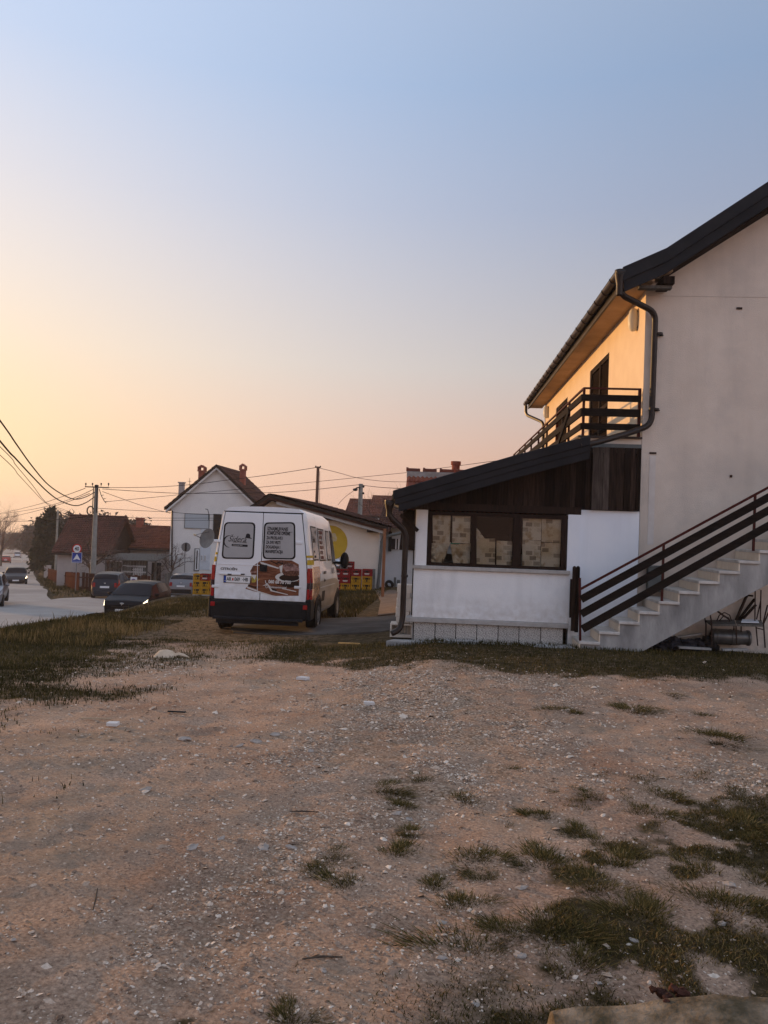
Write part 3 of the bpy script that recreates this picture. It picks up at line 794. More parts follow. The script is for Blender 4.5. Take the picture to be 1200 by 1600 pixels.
# the sun side paint returns 3 mm proud of the gable end
MB().bb((XW - .004, YW - .002, 3.44), (XW - .001, YW + .3, ZS)).build('corner_plaster', m_facade, house)
mb = MB(); mb.bb((XW + .3, YB - .3, -.3), (XR, YB, 5.9)); mb.build('back_wall', m_gable, house)
mb = MB(); mb.bb((XR - .3, YW + .3, -.3), (XR - .002, YB - .3, 5.9)); mb.build('end_wall', m_gable, house)
for (y0, y1, z0, z1) in OPEN:
    sh = MB(); sh.bb((xa + .10, y0, z0), (xa + .16, y1, z1)); 
    w = sh.build('balcony_door', m_frame, house)
    fr = MB()
    for (a, b) in ((y0, y0 + .07), (y1 - .07, y1), ((y0 + y1) / 2 - .05, (y0 + y1) / 2 + .05)): fr.bb((xa + .02, a, z0), (xa + .098, b, z1))
    for zz in (z0 + .001, z1 - .08, (z0 + z1) / 2 - .05): fr.bb((xa + .03, y0 + .07, zz), (xa + .09, y1 - .07, zz + .08))
    fr.build('door_frame', m_shutter, w)
    sl = MB(); z = z0 + .1
    while z < z1 - .12:
        for (a, b) in ((y0 + .075, (y0 + y1) / 2 - .055), ((y0 + y1) / 2 + .055, y1 - .075)):
            sl.box((xa + .06, (a + b) / 2, z), (.05, b - a, .012), Matrix.Rotation(R(38), 3, 'Y'))
        z += .058
    stuff(sl.build('shutter_slat', m_shutter, w))
# floor line of balcony
mb = MB(); mb.bb((2.31, YW + .0, 3.275), (XW - .006, YB, 3.365)); mb.build('balcony_slab', m_gable, house)
mb = MB(); mb.bb((2.27, YW - .05, 3.368), (XW - .006, YB, 3.398)); mb.build('slab_edge', m_gutter, house)
mb = MB(); mb.bb((2.34, YW - .035, 3.18), (XW - .015, YW - .012, 3.272)); mb.bb((2.34, YW - .06, 3.18), (XW - .015, YW - .036, 3.20)); mb.build('grey_flashing', m_flash, house)
# railing
rail = MB()
zt = 4.195
ZB = [(4.03, .11), (3.79, .13), (3.555, .105)]
XB = 2.358
mb = MB(); mb.bar((XB, YW + .02, zt), (XW - .03, YW + .02, zt), .03, .03); mb.bar((XB, YW + .02, zt), (XB, YB, zt), .03, .03)
railing = mb.build('balcony_railing', m_redpost, house)
for y in [YW + .02] + [YW + 1.45 * k for k in range(1, 9)]:
    MB().bb((XB - .02, y - .02, 3.40), (XB + .02, y + .02, zt - .016)).build('post', m_redpost, railing)
MB().bb((XW - .075, YW + .0, 3.40), (XW - .03, YW + .045, zt - .016)).build('post', m_redpost, railing)
for (z, h) in ZB:
    MB().bb((XB - .05, YW - .03, z - h / 2), (XW - .04, YW - .003, z + h / 2)).build('rail_board', m_rail, railing)
    MB().bb((XB - .052, YW + .0, z - h / 2), (XB - .022, YB, z + h / 2)).build('rail_board', m_rail, railing)
MB().bar((XB - .06, YW + 1.1, 3.98), (XB - .06, YW + 2.4, 3.45), .03, .10).build('brace_board', m_rail, railing)
# roof covering: two planes with flare, standing seams
Y0, Y1 = 12.42, 25.7
XE = 2.80
def roofline(xs, dz): return [(x, roof_z(x) + dz) for x in xs]
xs = [XE, 3.13, 3.468, 6, 8.4, 11, 14.2]
mb = MB()
top, bot = roofline(xs, 0), roofline(xs, -.05)
poly = [(x, Y0, z) for x, z in top] + [(x, Y0, z) for x, z in bot[::-1]]
mb.prism(poly, (0, Y1 - Y0, 0)); roof = mb.build('roof', m_dmetal, house)
sm_ = MB(); y = Y0 + .6
while y < Y1:
    for a, b in zip(xs[:-1], xs[1:]): sm_.bar((a, y, roof_z(a) + .012), (b, y, roof_z(b) + .012), .03, .026)
    y += .6
stuff(sm_.build('roof_seam', m_dmetal, roof))
# verge boards in two steps
mb = MB()
a = roofline(xs, .03); b = roofline(xs, -.19)
mb.prism([(x, Y0 - .05, z) for x, z in a] + [(x, Y0 - .05, z) for x, z in b[::-1]], (0, .045, 0)); mb.build('verge_board', m_dmetal, house)
mb = MB()
a = roofline([XE + .03] + xs[1:], -.17); b = roofline([XE + .03] + xs[1:], -.37)
mb.prism([(x, Y0 - .02, z) for x, z in a] + [(x, Y0 - .02, z) for x, z in b[::-1]], (0, .045, 0)); mb.build('verge_board', m_dmetal, house)
mb = MB(); mb.bb((XE + .09, Y0 + .03, ZS + .0), (XW - .002, Y1, ZS + .03)); mb.build('soffit', m_soffit, house)
mb = MB(); mb.prism([(XW + .2, Y0 + .03, roof_z(XW + .2) - .37), (8.5, Y0 + .03, roof_z(8.5) - .37), (8.5, Y0 + .03, roof_z(8.5) - .34), (XW + .2, Y0 + .03, roof_z(XW + .2) - .34)], (0, .5, 0)); mb.build('gable_soffit', m_plank, house)
mb = MB(); mb.bb((XE + .05, Y0 + .0, ZS - .03), (XE + .088, Y1, ZS + .16)); mb.build('fascia', m_gutter, house)
# white purlin end and rafter end at the corner
MB().bb((3.10, Y0 + .12, 5.75), (3.62, Y0 + .24, 5.80)).build('purlin', m_greywood, house)
MB().bar((3.05, Y0 + .12, 5.86), (3.6, Y0 + .12, 6.03), .14, .05).build('rafter_end', m_soffit, house)
MB().bb((3.46, Y0 + .06, 5.81), (3.64, Y0 + .5, 5.93)).build('purlin', m_plank, house)
# gutter: half round along the eave, with joints
mb = MB(); n = 9; V, F = [], []
for yy in (Y0 - .06, Y1):
    for j in range(n):
        t = math.pi * j / (n - 1)
        V.append((XE - .035 - .068 * math.cos(t), yy, 5.985 - .075 * math.sin(t)))
for j in range(n - 1): F.append((j, j + 1, n + j + 1, n + j))
F.append(tuple(range(n)))
mb.add(V, F)
gut = mb.build('gutter', m_gutter, house, smooth=True)
sol = gut.modifiers.new('thick', 'SOLIDIFY'); sol.thickness = .006
mb = MB(); y = Y0 + .4
while y < Y1:
    for j in range(n - 1):
        t0, t1 = math.pi * j / (n - 1), math.pi * (j + 1) / (n - 1)
        mb.bar((XE - .035 - .073 * math.cos(t0), y, 5.985 - .08 * math.sin(t0)), (XE - .035 - .073 * math.cos(t1), y, 5.985 - .08 * math.sin(t1)), .03, .006, up=(0, 1, 0))
    y += .62
stuff(mb.build('gutter_bracket', m_gutter, gut))
# downpipe from the gutter, down the gable wall, sweeping left along the veranda roof
def smoothpath(P, k=5, rad=.16):
    P = [Vector(p) for p in P]; out = [P[0]]
    for i in range(1, len(P) - 1):
        a = P[i] + (P[i - 1] - P[i]).normalized() * min(rad, (P[i - 1] - P[i]).length * .45)
        b = P[i] + (P[i + 1] - P[i]).normalized() * min(rad, (P[i + 1] - P[i]).length * .45)
        for j in range(k + 1):
            t = j / k; out.append(a * (1 - t) ** 2 + P[i] * 2 * t * (1 - t) + b * t * t)
    out.append(P[-1]); return out
p0 = Vector((XE - .03, Y0 + .02, 5.93))
pts = [p0, (XE - .03, Y0 + .02, 5.62), at(1024, 488, YW - .1), at(1018, 664, YW - .1), at(985, 676, YW - .2), at(930, 692, 12.4), at(905, 696, 12.2)]
dp = MB(); dp.tube(smoothpath(pts), .05, 10); dpo = dp.build('downpipe', m_gutter, house, smooth=True)
MB().lathe([(.085, .10), (.085, .02), (.055, -.13), (.052, -.3)], p0 + Vector((0, 0, -.03)), n=12).build('hopper', m_gutter, dpo, smooth=True)
for (px, py) in ((1031, 522), (1025, 640)):
    q = at(px - 1, py, YW - .1); MB().lathe([(.058, -.02), (.06, 0), (.058, .02)], q, n=12).bar(q + Vector((-.09, .08, 0)), q + Vector((.09, .08, 0)), .02, .02).build('pipe_clip', m_gutter, dpo)
# bottom outlet at the far end of the gutter
MB().tube(smoothpath([(XE - .03, Y1 - .15, 5.9), (XE - .03, Y1 - .15, 5.6), (XW - .06, Y1 - .9, 5.25), (XW - .06, Y1 - .9, 3.5)]), .05, 8).build('downpipe', m_gutter, house, smooth=True)
for (px, py) in ((990, 500),):
    q = atx(px, py, XW - .06)
    for yy in (q.y, 24.2):
        mb = MB(); mb.lathe([(.0, -.2), (.045, -.19), (.075, -.15), (.092, -.07), (.096, 0), (.092, .07), (.075, .15), (.045, .19), (0, .2)], (XW - .06, yy, q.z), n=16)
        l_ = mb.build('wall_lamp', m_lampw, house, smooth=True)
        MB().bb((XW - .03, yy - .06, q.z - .15), (XW - .001, yy + .06, q.z + .15)).build('base_plate', m_black, l_)
q = at(1120, 464, YW); MB().bb((XW + .02, YW - .004, q.z), (XR - .5, YW - .0005, q.z + .008)).build('plaster_joint', mat('joint_line', (.50, .43, .37), None), house)
q = at(1018, 780, YW); MB().bb((q.x - .05, YW - .004, q.z - .75), (q.x + .05, YW - .0005, q.z + .72)).build('plaster_patch', mat('patch_plaster', (.62, .57, .53), (.70, .655, .61), 5, .9), house)
# small fittings and holes on the gable wall
for (px, py, w, h) in ((1155, 482, .09, .035), (1020, 708, .11, .03), (1142, 744, .04, .04)):
    q = at(px, py, YW); MB().bb((q.x - w / 2, YW - .012, q.z - h / 2), (q.x + w / 2, YW - .001, q.z + h / 2)).build('wall_stub', m_oldmetal, house)
q = at(1023, 905, YW); 
mbx = MB().bb((q.x - .14, YW - .12, q.z - .2), (q.x + .12, YW - .002, q.z + .2)).build('meter_box', m_flash, house, bevel=.008)
MB().bb((q.x - .2, YW - .135, q.z + .2), (q.x + .16, YW - .002, q.z + .225)).build('box_lid', m_flash, mbx)

# ================================================================== VERANDA
XV1 = 3.235
YV = 12.6
ver = thing('veranda', 'single storey veranda with dark metal lean-to roof and papered windows', 'veranda', (-.4, YV, 0))
xl = at(645, 930, YV).x; xr_ = at(889, 930, YV).x
zsill = at(766, 893, YV).z; zcap = at(766, 969, YV).z
zwin = at(775, 802, YV).z
MB().bb((xl, YV, zcap - .002), (xr_, YV + .25, zsill)).build('front_wall', m_white, ver, bevel=.006)
MB().bb((xl - .1, YV - .06, zcap - .075), (xr_ + .0, YV + .28, zcap - .004)).build('plinth_cap', m_stone_cap, ver, bevel=.006)
MB().bb((xl - .02, YV - .05, zsill + .002), (xr_ - .0, YV + .2, zsill + .06)).build('window_sill', m_stone_cap, ver, bevel=.006)
MB().bb((xl + .02, YV + .015, -.25), (xr_ - .07, YV + .26, zcap - .077)).build('plinth', m_black, ver)
bx = [at(x, 985, YV).x for x in (646, 679.7, 712.2, 745, 778.3, 811, 845, 880)]
zb = .0
for a, b in zip(bx[:-1], bx[1:]):
    t_ = MB().bb((-(b - a) / 2 + .006, -.012, -.155), ((b - a) / 2 - .006, .012, .155)).build('plinth_tile', m_terrazzo, ver, world=False, bevel=.004)
    t_.location = ((a + b) / 2 + .4, .002 + random.uniform(-.003, .002), zcap - .078 - .16)
# left pier, right pier
x_fl = at(667, 850, YV).x; x_fr = at(887, 850, YV).x
MB().bb((xl + .02, YV + .02, zsill + .06), (x_fl, YV + .25, zwin + .02)).build('pier', m_white, ver)
x_p = at(907, 850, YV).x
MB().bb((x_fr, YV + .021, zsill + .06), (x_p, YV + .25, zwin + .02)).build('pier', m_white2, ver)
MB().bb((xr_ + .002, YV + .022, -.1), (x_p, YV + .25, zsill + .058)).build('pier', m_white, ver)
# white board infill to the house corner
zt_ = at(950, 798, YV + .1).z
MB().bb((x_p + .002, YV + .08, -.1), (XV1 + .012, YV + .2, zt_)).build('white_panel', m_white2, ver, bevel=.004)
# window strip
H0, H1 = zsill + .06, zwin
fw = MB()
fw.bb((x_fl + .001, YV + .04, H1 - .06), (x_fr - .001, YV + .14, H1)); fw.bb((x_fl + .001, YV + .04, H0), (x_fr - .001, YV + .14, H0 + .05))
win = fw.build('window_frame', m_frame, ver)
mull = [(668, 674.5), (736.5, 744), (801.5, 814.5), (878, 886)]
mx_ = []
for a, b in mull:
    xa_, xb_ = at(a, 850, YV).x, at(b, 850, YV).x
    mx_.append((xa_, xb_)); MB().bb((xa_, YV + .03, H0 + .05), (xb_, YV + .13, H1 - .06)).build('mullion', m_frame, win)
for (a0, a1), (b0, b1) in zip(mx_[:-1], mx_[1:]):
    MB().bb((a1, YV + .075, H0 + .05), (b0, YV + .081, H1 - .06)).build('pane', m_glass, win)
# interior box so that the room reads as dark depth
mb = MB(); mb.bb((xl + .1, YV + .26, -.1), (xl + .2, 19, 2.2)); mb.bb((xl + .2, 18.9, -.1), (XW - .02, 19, 2.9)); mb.bb((xl + .2, YV + .26, .55), (XW - .02, 18.9, .6)); mb.build('inner_room', m_interior, ver)
MB().bb((xl, YV + .251, -.2), (xl + .1, 18.9, 2.12)).build('side_wall', m_white, ver)
MB().bb((x_fl - .25, YV + .02, zwin + .021), (x_p, YV + .16, zwin + .14)).build('lintel', m_frame, ver)
# a cupboard seen dimly behind the middle pane
cb = thing('cupboard', 'dim brown cupboard standing behind the middle veranda window', 'cupboard', (.95, 14.2, .6))
MB().bb((-.45, 0, 0), (.35, .4, 1.1)).build('carcass', mat('cupboard', (.02, .009, .007), None, rough=.7), cb, world=False)
for xx in (-.43, -.03): MB().bb((xx, -.02, .05), (xx + .36, -.002, 1.05)).build('door', m_frame, cb, world=False)
# lean-to roof
YR0, YR1 = 12.22, 19.2
A = at(616, 768, YR0); Bm = at(800, 714.7, YR0); D = at(921, 683, YR0)
sl_l = (Bm.z - A.z) / (Bm.x - A.x); sl_r = (D.z - Bm.z) / (D.x - Bm.x)
def vz(x):
    return Bm.z + (x - Bm.x) * (sl_l if x < Bm.x else sl_r)
xv = [A.x + .02, A.x + .3, Bm.x - .5, Bm.x, Bm.x + .5, 2.335]
P_ = [(A.x - .035, A.z - .14), (A.x - .035, A.z - .06), (A.x - .01, A.z - .015)] + [(x, vz(x)) for x in xv]
mb = MB(); mb.prism([(x, YR0, z) for x, z in P_] + [(x, YR0, z - .05) for x, z in P_[::-1][:-3]], (0, YR1 - YR0, 0)); vroof = mb.build('lean_to_roof', m_dmetal, ver)
sm_ = MB(); y = YR0 + .6
while y < YR1:
    for a, b in zip(xv[:-1], xv[1:]): sm_.bar((a, y, vz(a) + .012), (b, y, vz(b) + .012), .03, .026)
    y += .6
stuff(sm_.build('roof_seam', m_dmetal, vroof))
def step(d0, d1, yo, x0):
    xx = [x0] + xv[1:]
    mb = MB(); mb.prism([(x, YR0 - yo, vz(x) + d0) for x in xx] + [(x, YR0 - yo, vz(x) + d1) for x in xx[::-1]], (0, .05, 0)); return mb
step(.02, -.13, .05, A.x - .02).build('verge_board', m_dmetal, ver, bevel=.012)
step(-.128, -.225, .035, A.x + .02).build('verge_board', m_dmetal, ver, bevel=.006)
step(-.222, -.345, .02, A.x + .08).build('verge_board', m_dmetal, ver, bevel=.006)
# eave gutter seen end on, and its downpipe
mb = MB(); V, F = [], []
for yy in (YR0 - .03, YR1):
    for j in range(n):
        t = math.pi * j / (n - 1)
        V.append((A.x - .075 - .062 * math.cos(t), yy, A.z - .155 - .072 * math.sin(t)))
for j in range(n - 1): F.append((j, j + 1, n + j + 1, n + j))
F.append(tuple(range(n)))
mb.add(V, F); g2 = mb.build('gutter', m_gutter, ver, smooth=True)
so2 = g2.modifiers.new('thick', 'SOLIDIFY'); so2.thickness = .006
q0 = Vector((A.x - .075, YR0 + .1, A.z - .2))
pp = [q0, q0 + Vector((0, 0, -.2)), at(634, 830, YR0 + .2), at(629, 968, YR0 + .2), at(624, 984, YR0 + .15), at(612, 990, YR0 + .1)]
dp2 = MB().tube(smoothpath(pp, rad=.12), .048, 10).build('downpipe', m_gutter, ver, smooth=True)
MB().lathe([(.08, .06), (.08, 0), (.052, -.1), (.05, -.2)], q0, n=12).build('hopper', m_gutter, dp2, smooth=True)
for k, zz in enumerate((1.0,)):
    q = at(632, 900, YR0 + .2); MB().lathe([(.056, -.02), (.058, 0), (.056, .02)], q, n=12).build('pipe_clip', m_gutter, dp2)
# knee brace and rafters under the eave
MB().bar((A.x + .1, YV - .05, A.z - .36), (xl + .05, YV - .05, 1.72), .06, .07, up=(0, 1, 0)).build('knee_brace', m_plank, ver)
MB().bb((xl - .03, YV + .0, zwin + .022), (xl + .22, YV + .16, zwin + .12)).build('wall_plate', m_plankg, ver)
MB().bb((xl - .02, YV + .02, .34), (xl - .003, YV + .10, 2.05)).build('corner_post', m_frame, ver)
for k in range(9):
    y = YV + .5 + k * .72; MB().bar((A.x + .05, y, vz(A.x + .05) - .12), (2.3, y, vz(2.3) - .12), .08, .12).build('rafter', m_plank, ver)
# cladding planks under the verge
x = x_fl - .16; xe = at(925, 750, YV).x; k = 0
while x < xe - .02:
    w_ = random.uniform(.072, .098); x2 = min(x + w_, xe)
    z0 = zwin + .142 if x < x_p else zt_ + .004; 
    za, zb_ = vz(x) - .09, vz(x2) - .09
    if za > z0 + .02:
        yo = YV + .07 + random.uniform(-.006, .006)
        MB().prism([(x + .003, yo, z0), (x2 - .003, yo, z0), (x2 - .003, yo, zb_), (x + .003, yo, za)], (0, .022, 0)).build('plank', m_plank, ver)
    x = x2; k += 1
MB().prism([(x_fl - .3, YV + .11, zwin + .1), (XV1 - .01, YV + .11, zwin + .1), (XV1 - .01, YV + .11, 3.1), (2.3, YV + .11, 3.1), (2.3, YV + .11, vz(2.3) - .11), (x_fl - .3, YV + .11, vz(x_fl - .3) - .11)], (0, .02, 0)).build('backing', m_black, ver)
MB().bb((xe + .002, YV - .02, zt_ + .01), (xe + .075, YV + .05, 3.17)).build('corner_post', m_plankg, ver)
x = xe + .08; k = 0
while x < XV1 - .02:
    w_ = random.uniform(.085, .12); x2 = min(x + w_, XV1)
    yo = YV + .03 + random.uniform(-.008, .004)
    MB().bb((x + .003, yo, zt_ + .006), (x2 - .003, yo + .022, 3.18)).build('plank', m_plankg if k < 2 else m_plank, ver)
    x = x2; k += 1

# newspaper in the windows
mnews = bpy.data.materials.new('newsprint'); mnews.use_nodes = True
nt = mnews.node_tree; bs = nt.nodes['Principled BSDF']; bs.inputs['Roughness'].default_value = .9
tc = nt.nodes.new('ShaderNodeTexCoord')
def nmap(sc, off=None):
    mp = nt.nodes.new('ShaderNodeMapping'); mp.inputs['Scale'].default_value = sc
    oi = nt.nodes.new('ShaderNodeObjectInfo'); vm_ = nt.nodes.new('ShaderNodeVectorMath'); vm_.operation = 'SCALE'
    cx = nt.nodes.new('ShaderNodeCombineXYZ')
    for s_ in (0, 1, 2): nt.links.new(oi.outputs['Random'], cx.inputs[s_])
    nt.links.new(cx.outputs[0], vm_.inputs[0]); vm_.inputs['Scale'].default_value = 37.0
    ad = nt.nodes.new('ShaderNodeVectorMath'); nt.links.new(tc.outputs['Object'], ad.inputs[0]); nt.links.new(vm_.outputs[0], ad.inputs[1])
    nt.links.new(ad.outputs[0], mp.inputs[0]); return mp.outputs[0]
br = nt.nodes.new('ShaderNodeTexBrick'); br.inputs['Scale'].default_value = 1.0
br.inputs['Color1'].default_value = (.0, .0, .0, 1); br.inputs['Color2'].default_value = (1, 1, 1, 1); br.inputs['Mortar'].default_value = (1, 1, 1, 1)
br.inputs['Brick Width'].default_value = .125; br.inputs['Row Height'].default_value = .085; br.inputs['Mortar Size'].default_value = .010
br.inputs['Bias'].default_value = -.05
swz = nt.nodes.new('ShaderNodeSeparateXYZ'); nt.links.new(nmap((1, 1, 1)), swz.inputs[0]); cmb = nt.nodes.new('ShaderNodeCombineXYZ')
nt.links.new(swz.outputs[0], cmb.inputs[0]); nt.links.new(swz.outputs[2], cmb.inputs[1]); nt.links.new(cmb.outputs[0], br.inputs['Vector'])
wv = nt.nodes.new('ShaderNodeTexWave'); wv.bands_direction = 'Z'; wv.inputs['Scale'].default_value = 26; wv.inputs['Distortion'].default_value = 2.2; wv.inputs['Detail'].default_value = 3; wv.inputs['Detail Scale'].default_value = 5; nt.links.new(nmap((1, 1, 1)), wv.inputs['Vector'])
wr = rampn(wv.outputs['Fac'], [(.10, (.42, .40, .39)), (.55, (1, 1, 1))])
pq_ = nt.nodes.new('ShaderNodeTexNoise'); pq_.inputs['Scale'].default_value = 2.2; pq_.inputs['Detail'].default_value = 3; nt.links.new(nmap((1, 1, 1)), pq_.inputs['Vector'])
paper = rampn(pq_.outputs['Fac'], [(.40, (.70, .57, .38)), (.60, (.85, .79, .66))])
ink = nt.nodes.new('ShaderNodeMix'); ink.data_type = 'RGBA'; ink.blend_type = 'MULTIPLY'; ink.inputs['Factor'].default_value = .75
nt.links.new(paper, ink.inputs[6]); nt.links.new(wr, ink.inputs[7])
br2 = rampn(br.outputs['Color'], [(.10, (.36, .33, .31)), (.30, (.80, .78, .75)), (.42, (1, 1, 1))])
ink2 = nt.nodes.new('ShaderNodeMix'); ink2.data_type = 'RGBA'; ink2.blend_type = 'MULTIPLY'; ink2.inputs['Factor'].default_value = .85
nt.links.new(ink.outputs[2], ink2.inputs[6]); nt.links.new(br2, ink2.inputs[7])
pn_ = nt.nodes.new('ShaderNodeTexNoise'); pn_.inputs['Scale'].default_value = 8.0; pn_.inputs['Detail'].default_value = 2; nt.links.new(nmap((1, 1, 1)), pn_.inputs['Vector'])
pict = rampn(pn_.outputs['Fac'], [(.55, (1, 1, 1)), (.70, (.66, .55, .42))])
ink3 = mixn(1.0, ink2.outputs[2], pict, 'MULTIPLY')
nt.links.new(ink3, bs.inputs['Base Color'])

def sheet_paper(quad, crumple, label, seed, tears=()):
    qx, qy = sum(p[0] for p in quad) / len(quad), sum(p[1] for p in quad) / len(quad)
    P = [at(qx + (px - qx) * .955, qy + (py - qy) * .965, YV + .10) for px, py in quad]     # tl, tr, br, bl
    V, F = [], []; nu, nv = 14, 18
    for j in range(nv + 1):
        for i in range(nu + 1):
            u, v = i / nu, j / nv
            p = (P[0] * (1 - u) + P[1] * u) * (1 - v) + (P[3] * (1 - u) + P[2] * u) * v
            d = (fbm(u * 5 + seed, v * 6, 4, seed) - .5) * crumple
            rg = abs(fbm(u * 3.5 + seed, v * 3.5 - u * 2, 3, seed + 4) - .5) * -crumple * 1.6
            e = (fbm(u * 9, v * 9, 2, seed) - .5) * .012 * (crumple * 12)
            V.append((p.x + e * (i in (0, nu)), p.y + .012 + crumple * .5 + d + rg, p.z + e * (j in (0, nv))))
    for j in range(nv):
        for i in range(nu):
            a = j * (nu + 1) + i; F.append((a, a + 1, a + nu + 2, a + nu + 1))
    c = sum(P, Vector()) / 4
    V = [(v[0] - c.x, v[1] - c.y, v[2] - c.z) for v in V]
    mb = MB(); mb.add(V, F); o = mb.build('newspaper_sheet', mnews, smooth=True, loc=c)
    return tag(o, label, 'newspaper', 'newspaper in the veranda windows')
sheet_paper([(675, 804), (705, 804), (703, 850), (676, 849)], .012, 'newspaper sheet at the upper left of the left veranda window', 1)
sheet_paper([(706.5, 804), (736, 804.5), (735, 850), (706, 849)], .012, 'newspaper sheet at the upper right of the left veranda window', 2)
sheet_paper([(674, 848), (705, 847), (692, 882), (672.5, 881)], .085, 'crumpled newspaper sheet at the lower left of the left veranda window', 3)
sheet_paper([(703, 850), (736, 849), (735, 883.5), (708, 883)], .085, 'crumpled newspaper sheet at the lower right of the left veranda window', 4)
sheet_paper([(744, 841), (774.5, 840.5), (774, 884.5), (744, 883)], .015, 'newspaper sheet at the lower left of the middle veranda window', 5)
sheet_paper([(744, 824), (748, 828), (758, 842), (744, 843)], .01, 'torn triangular newspaper corner at the left of the middle veranda window', 6)
sheet_paper([(775.5, 844), (802, 845), (802, 887), (775, 886)], .03, 'newspaper sheet at the lower right of the middle veranda window', 7)
sheet_paper([(816.5, 809), (847, 810), (846, 845), (816, 844)], .014, 'newspaper sheet at the upper left of the right veranda window', 8)
sheet_paper([(846, 810), (878, 811.5), (877, 849), (845.5, 847)], .02, 'newspaper sheet at the upper right of the right veranda window', 9)
sheet_paper([(816, 843), (846, 844), (845, 887.5), (815, 887)], .03, 'newspaper sheet at the lower left of the right veranda window', 10)
sheet_paper([(845, 847), (877, 848), (875, 891), (844.5, 889)], .02, 'newspaper sheet at the lower right of the right veranda window', 12)
mb = MB(); P = [at(x, y, YV + .16) for x, y in ((700, 848), (720, 848.5), (712, 857), (707, 866), (696, 864))]
pl = tag(mb.prism(P, (0, .02, 0)).build('plastic_bag', mat('pale_bag', (.34, .42, .50), (.46, .52, .58), 12, .5)), 'pale blue plastic bag showing through gap in left window papers', 'bag')
MB().prism([at(x, y, YV + .155) for x, y in ((703, 848), (720, 848.3), (711, 855))], (0, .003, 0)).build('green_print', mat('bag_green', (.05, .26, .16), None), pl)
mb = MB(); P = [at(x, y, YV + .155) for x, y in ((677, 827), (683, 826), (683, 840), (677.5, 841))]

# white blocks stacked at the veranda's side, and the pale channel under them
def block(px0, px1, py0, py1, Y, lab, m=None, dep=.2):
    a, b = at(px0, py1, Y), at(px1, py0, Y); w_, h_ = b.x - a.x, b.z - a.z
    mb = MB(); mb.box((0, 0, 0), (w_, dep, h_))
    o = mb.build('building_block', m or m_dirtwhite, loc=((a.x + b.x) / 2, Y + dep / 2, (a.z + b.z) / 2), bevel=.012); o.rotation_euler = (0, 0, random.uniform(-.06, .06))
    return tag(o, lab, 'building block', 'pale blocks stacked by the veranda')
YK = 12.95
for a in [(620, 630.5, 913, 925, 'topmost pale block of the left column behind the downpipe'),
          (633, 644, 914, 927, 'topmost pale block tucked between downpipe and veranda wall'),
          (621, 631, 925, 935, 'second pale block from top of the left column by the downpipe'),
          (632, 641, 927, 935, 'pale block second from top in right column near the wall'),
          (619, 631, 935.4, 949, 'third pale block from top of the left column by the downpipe'),
          (632, 645, 935.4, 956, 'large creamy block in the middle of the right column'),
          (617.5, 631, 949.4, 964, 'greyish fourth block of the left column by the downpipe'),
          (631.5, 640, 956.4, 964.5, 'small greyish block under the large creamy block'),
          (619, 640.5, 964.8, 973, 'lowest long pale block carrying both block columns')]:
    block(*a[:4], YK, a[4])
pc = at(627, 984, YK); 
ch = thing('concrete_box', 'pale concrete drain box under the block columns at veranda corner', 'drain box', (pc.x, YK, gz(pc.x, YK)))
w2, h2 = .19, at(627, 972.5, YK).z - gz(pc.x, YK) - .02
mb = MB()
for a, b in (((-w2, 0, 0), (-w2 + .03, .3, h2)), ((w2 - .03, 0, 0), (w2, .3, h2)), ((-w2 + .03, 0, 0), (w2 - .03, .3, .05)), ((-w2 + .03, .2, .05), (w2 - .03, .3, h2)), ((-w2 + .03, 0, h2 - .035), (w2 - .03, .2, h2))): mb.bb(a, b)
mb.build('casing', m_dirtwhite, ch, world=False, bevel=.008)
mb = MB()
for k in range(5): mb.bb((-w2 + .06 + k * .05, .12, .05), (-w2 + .075 + k * .05, .14, h2 - .04))
mb.build('grille', m_concrete, ch, world=False)

# gate pickets folded by the stair foot
gt = thing('picket_gate', 'narrow dark brown gate of round topped pickets at stair foot', 'gate', at(897, 990, 12.45))
def picket(px0, px1, ptop, pbot, Y, m=m_plank):
    mid_ = (ptop + pbot) / 2; a, b = at(px0, pbot, Y), at(px1, ptop, Y); a.x, b.x = at(px0, mid_, Y).x, at(px1, mid_, Y).x; w_ = b.x - a.x
    P = [(a.x, Y, a.z), (b.x, Y, a.z), (b.x, Y, b.z - w_ * .6)]
    for k in range(1, 6):
        t = math.pi * k / 6; P.append((a.x + w_ / 2 + w_ / 2 * math.cos(t), Y, b.z - w_ * .6 + w_ * .6 * math.sin(t)))
    P.append((a.x, Y, b.z - w_ * .6))
    MB().prism(P, (0, .025, 0)).build('picket', m, gt)
picket(893.5, 899.5, 884.5, 986, 12.47); picket(899.2, 905, 884.5, 988, 12.43)
a, b = at(889.5, 965, 12.5), at(894.5, 905, 12.5); MB().bb((a.x, 12.49, a.z), (b.x, 12.53, b.z)).build('gate_post', m_frame, gt)

# ================================================================== OUTSIDE STAIRS
YS0, YS1 = 12.0, YW - .01
st = thing('outside_staircase', 'concrete staircase rising right along gable wall with board railing', 'staircase', (at(905, 1002, YS0).x, YS0, 0))
X0, Z0 = at(905, 1002, YS0).x, at(905, 1002, YS0).z
RUN, RISE, NS = .293, .166, 17
mb = MB()
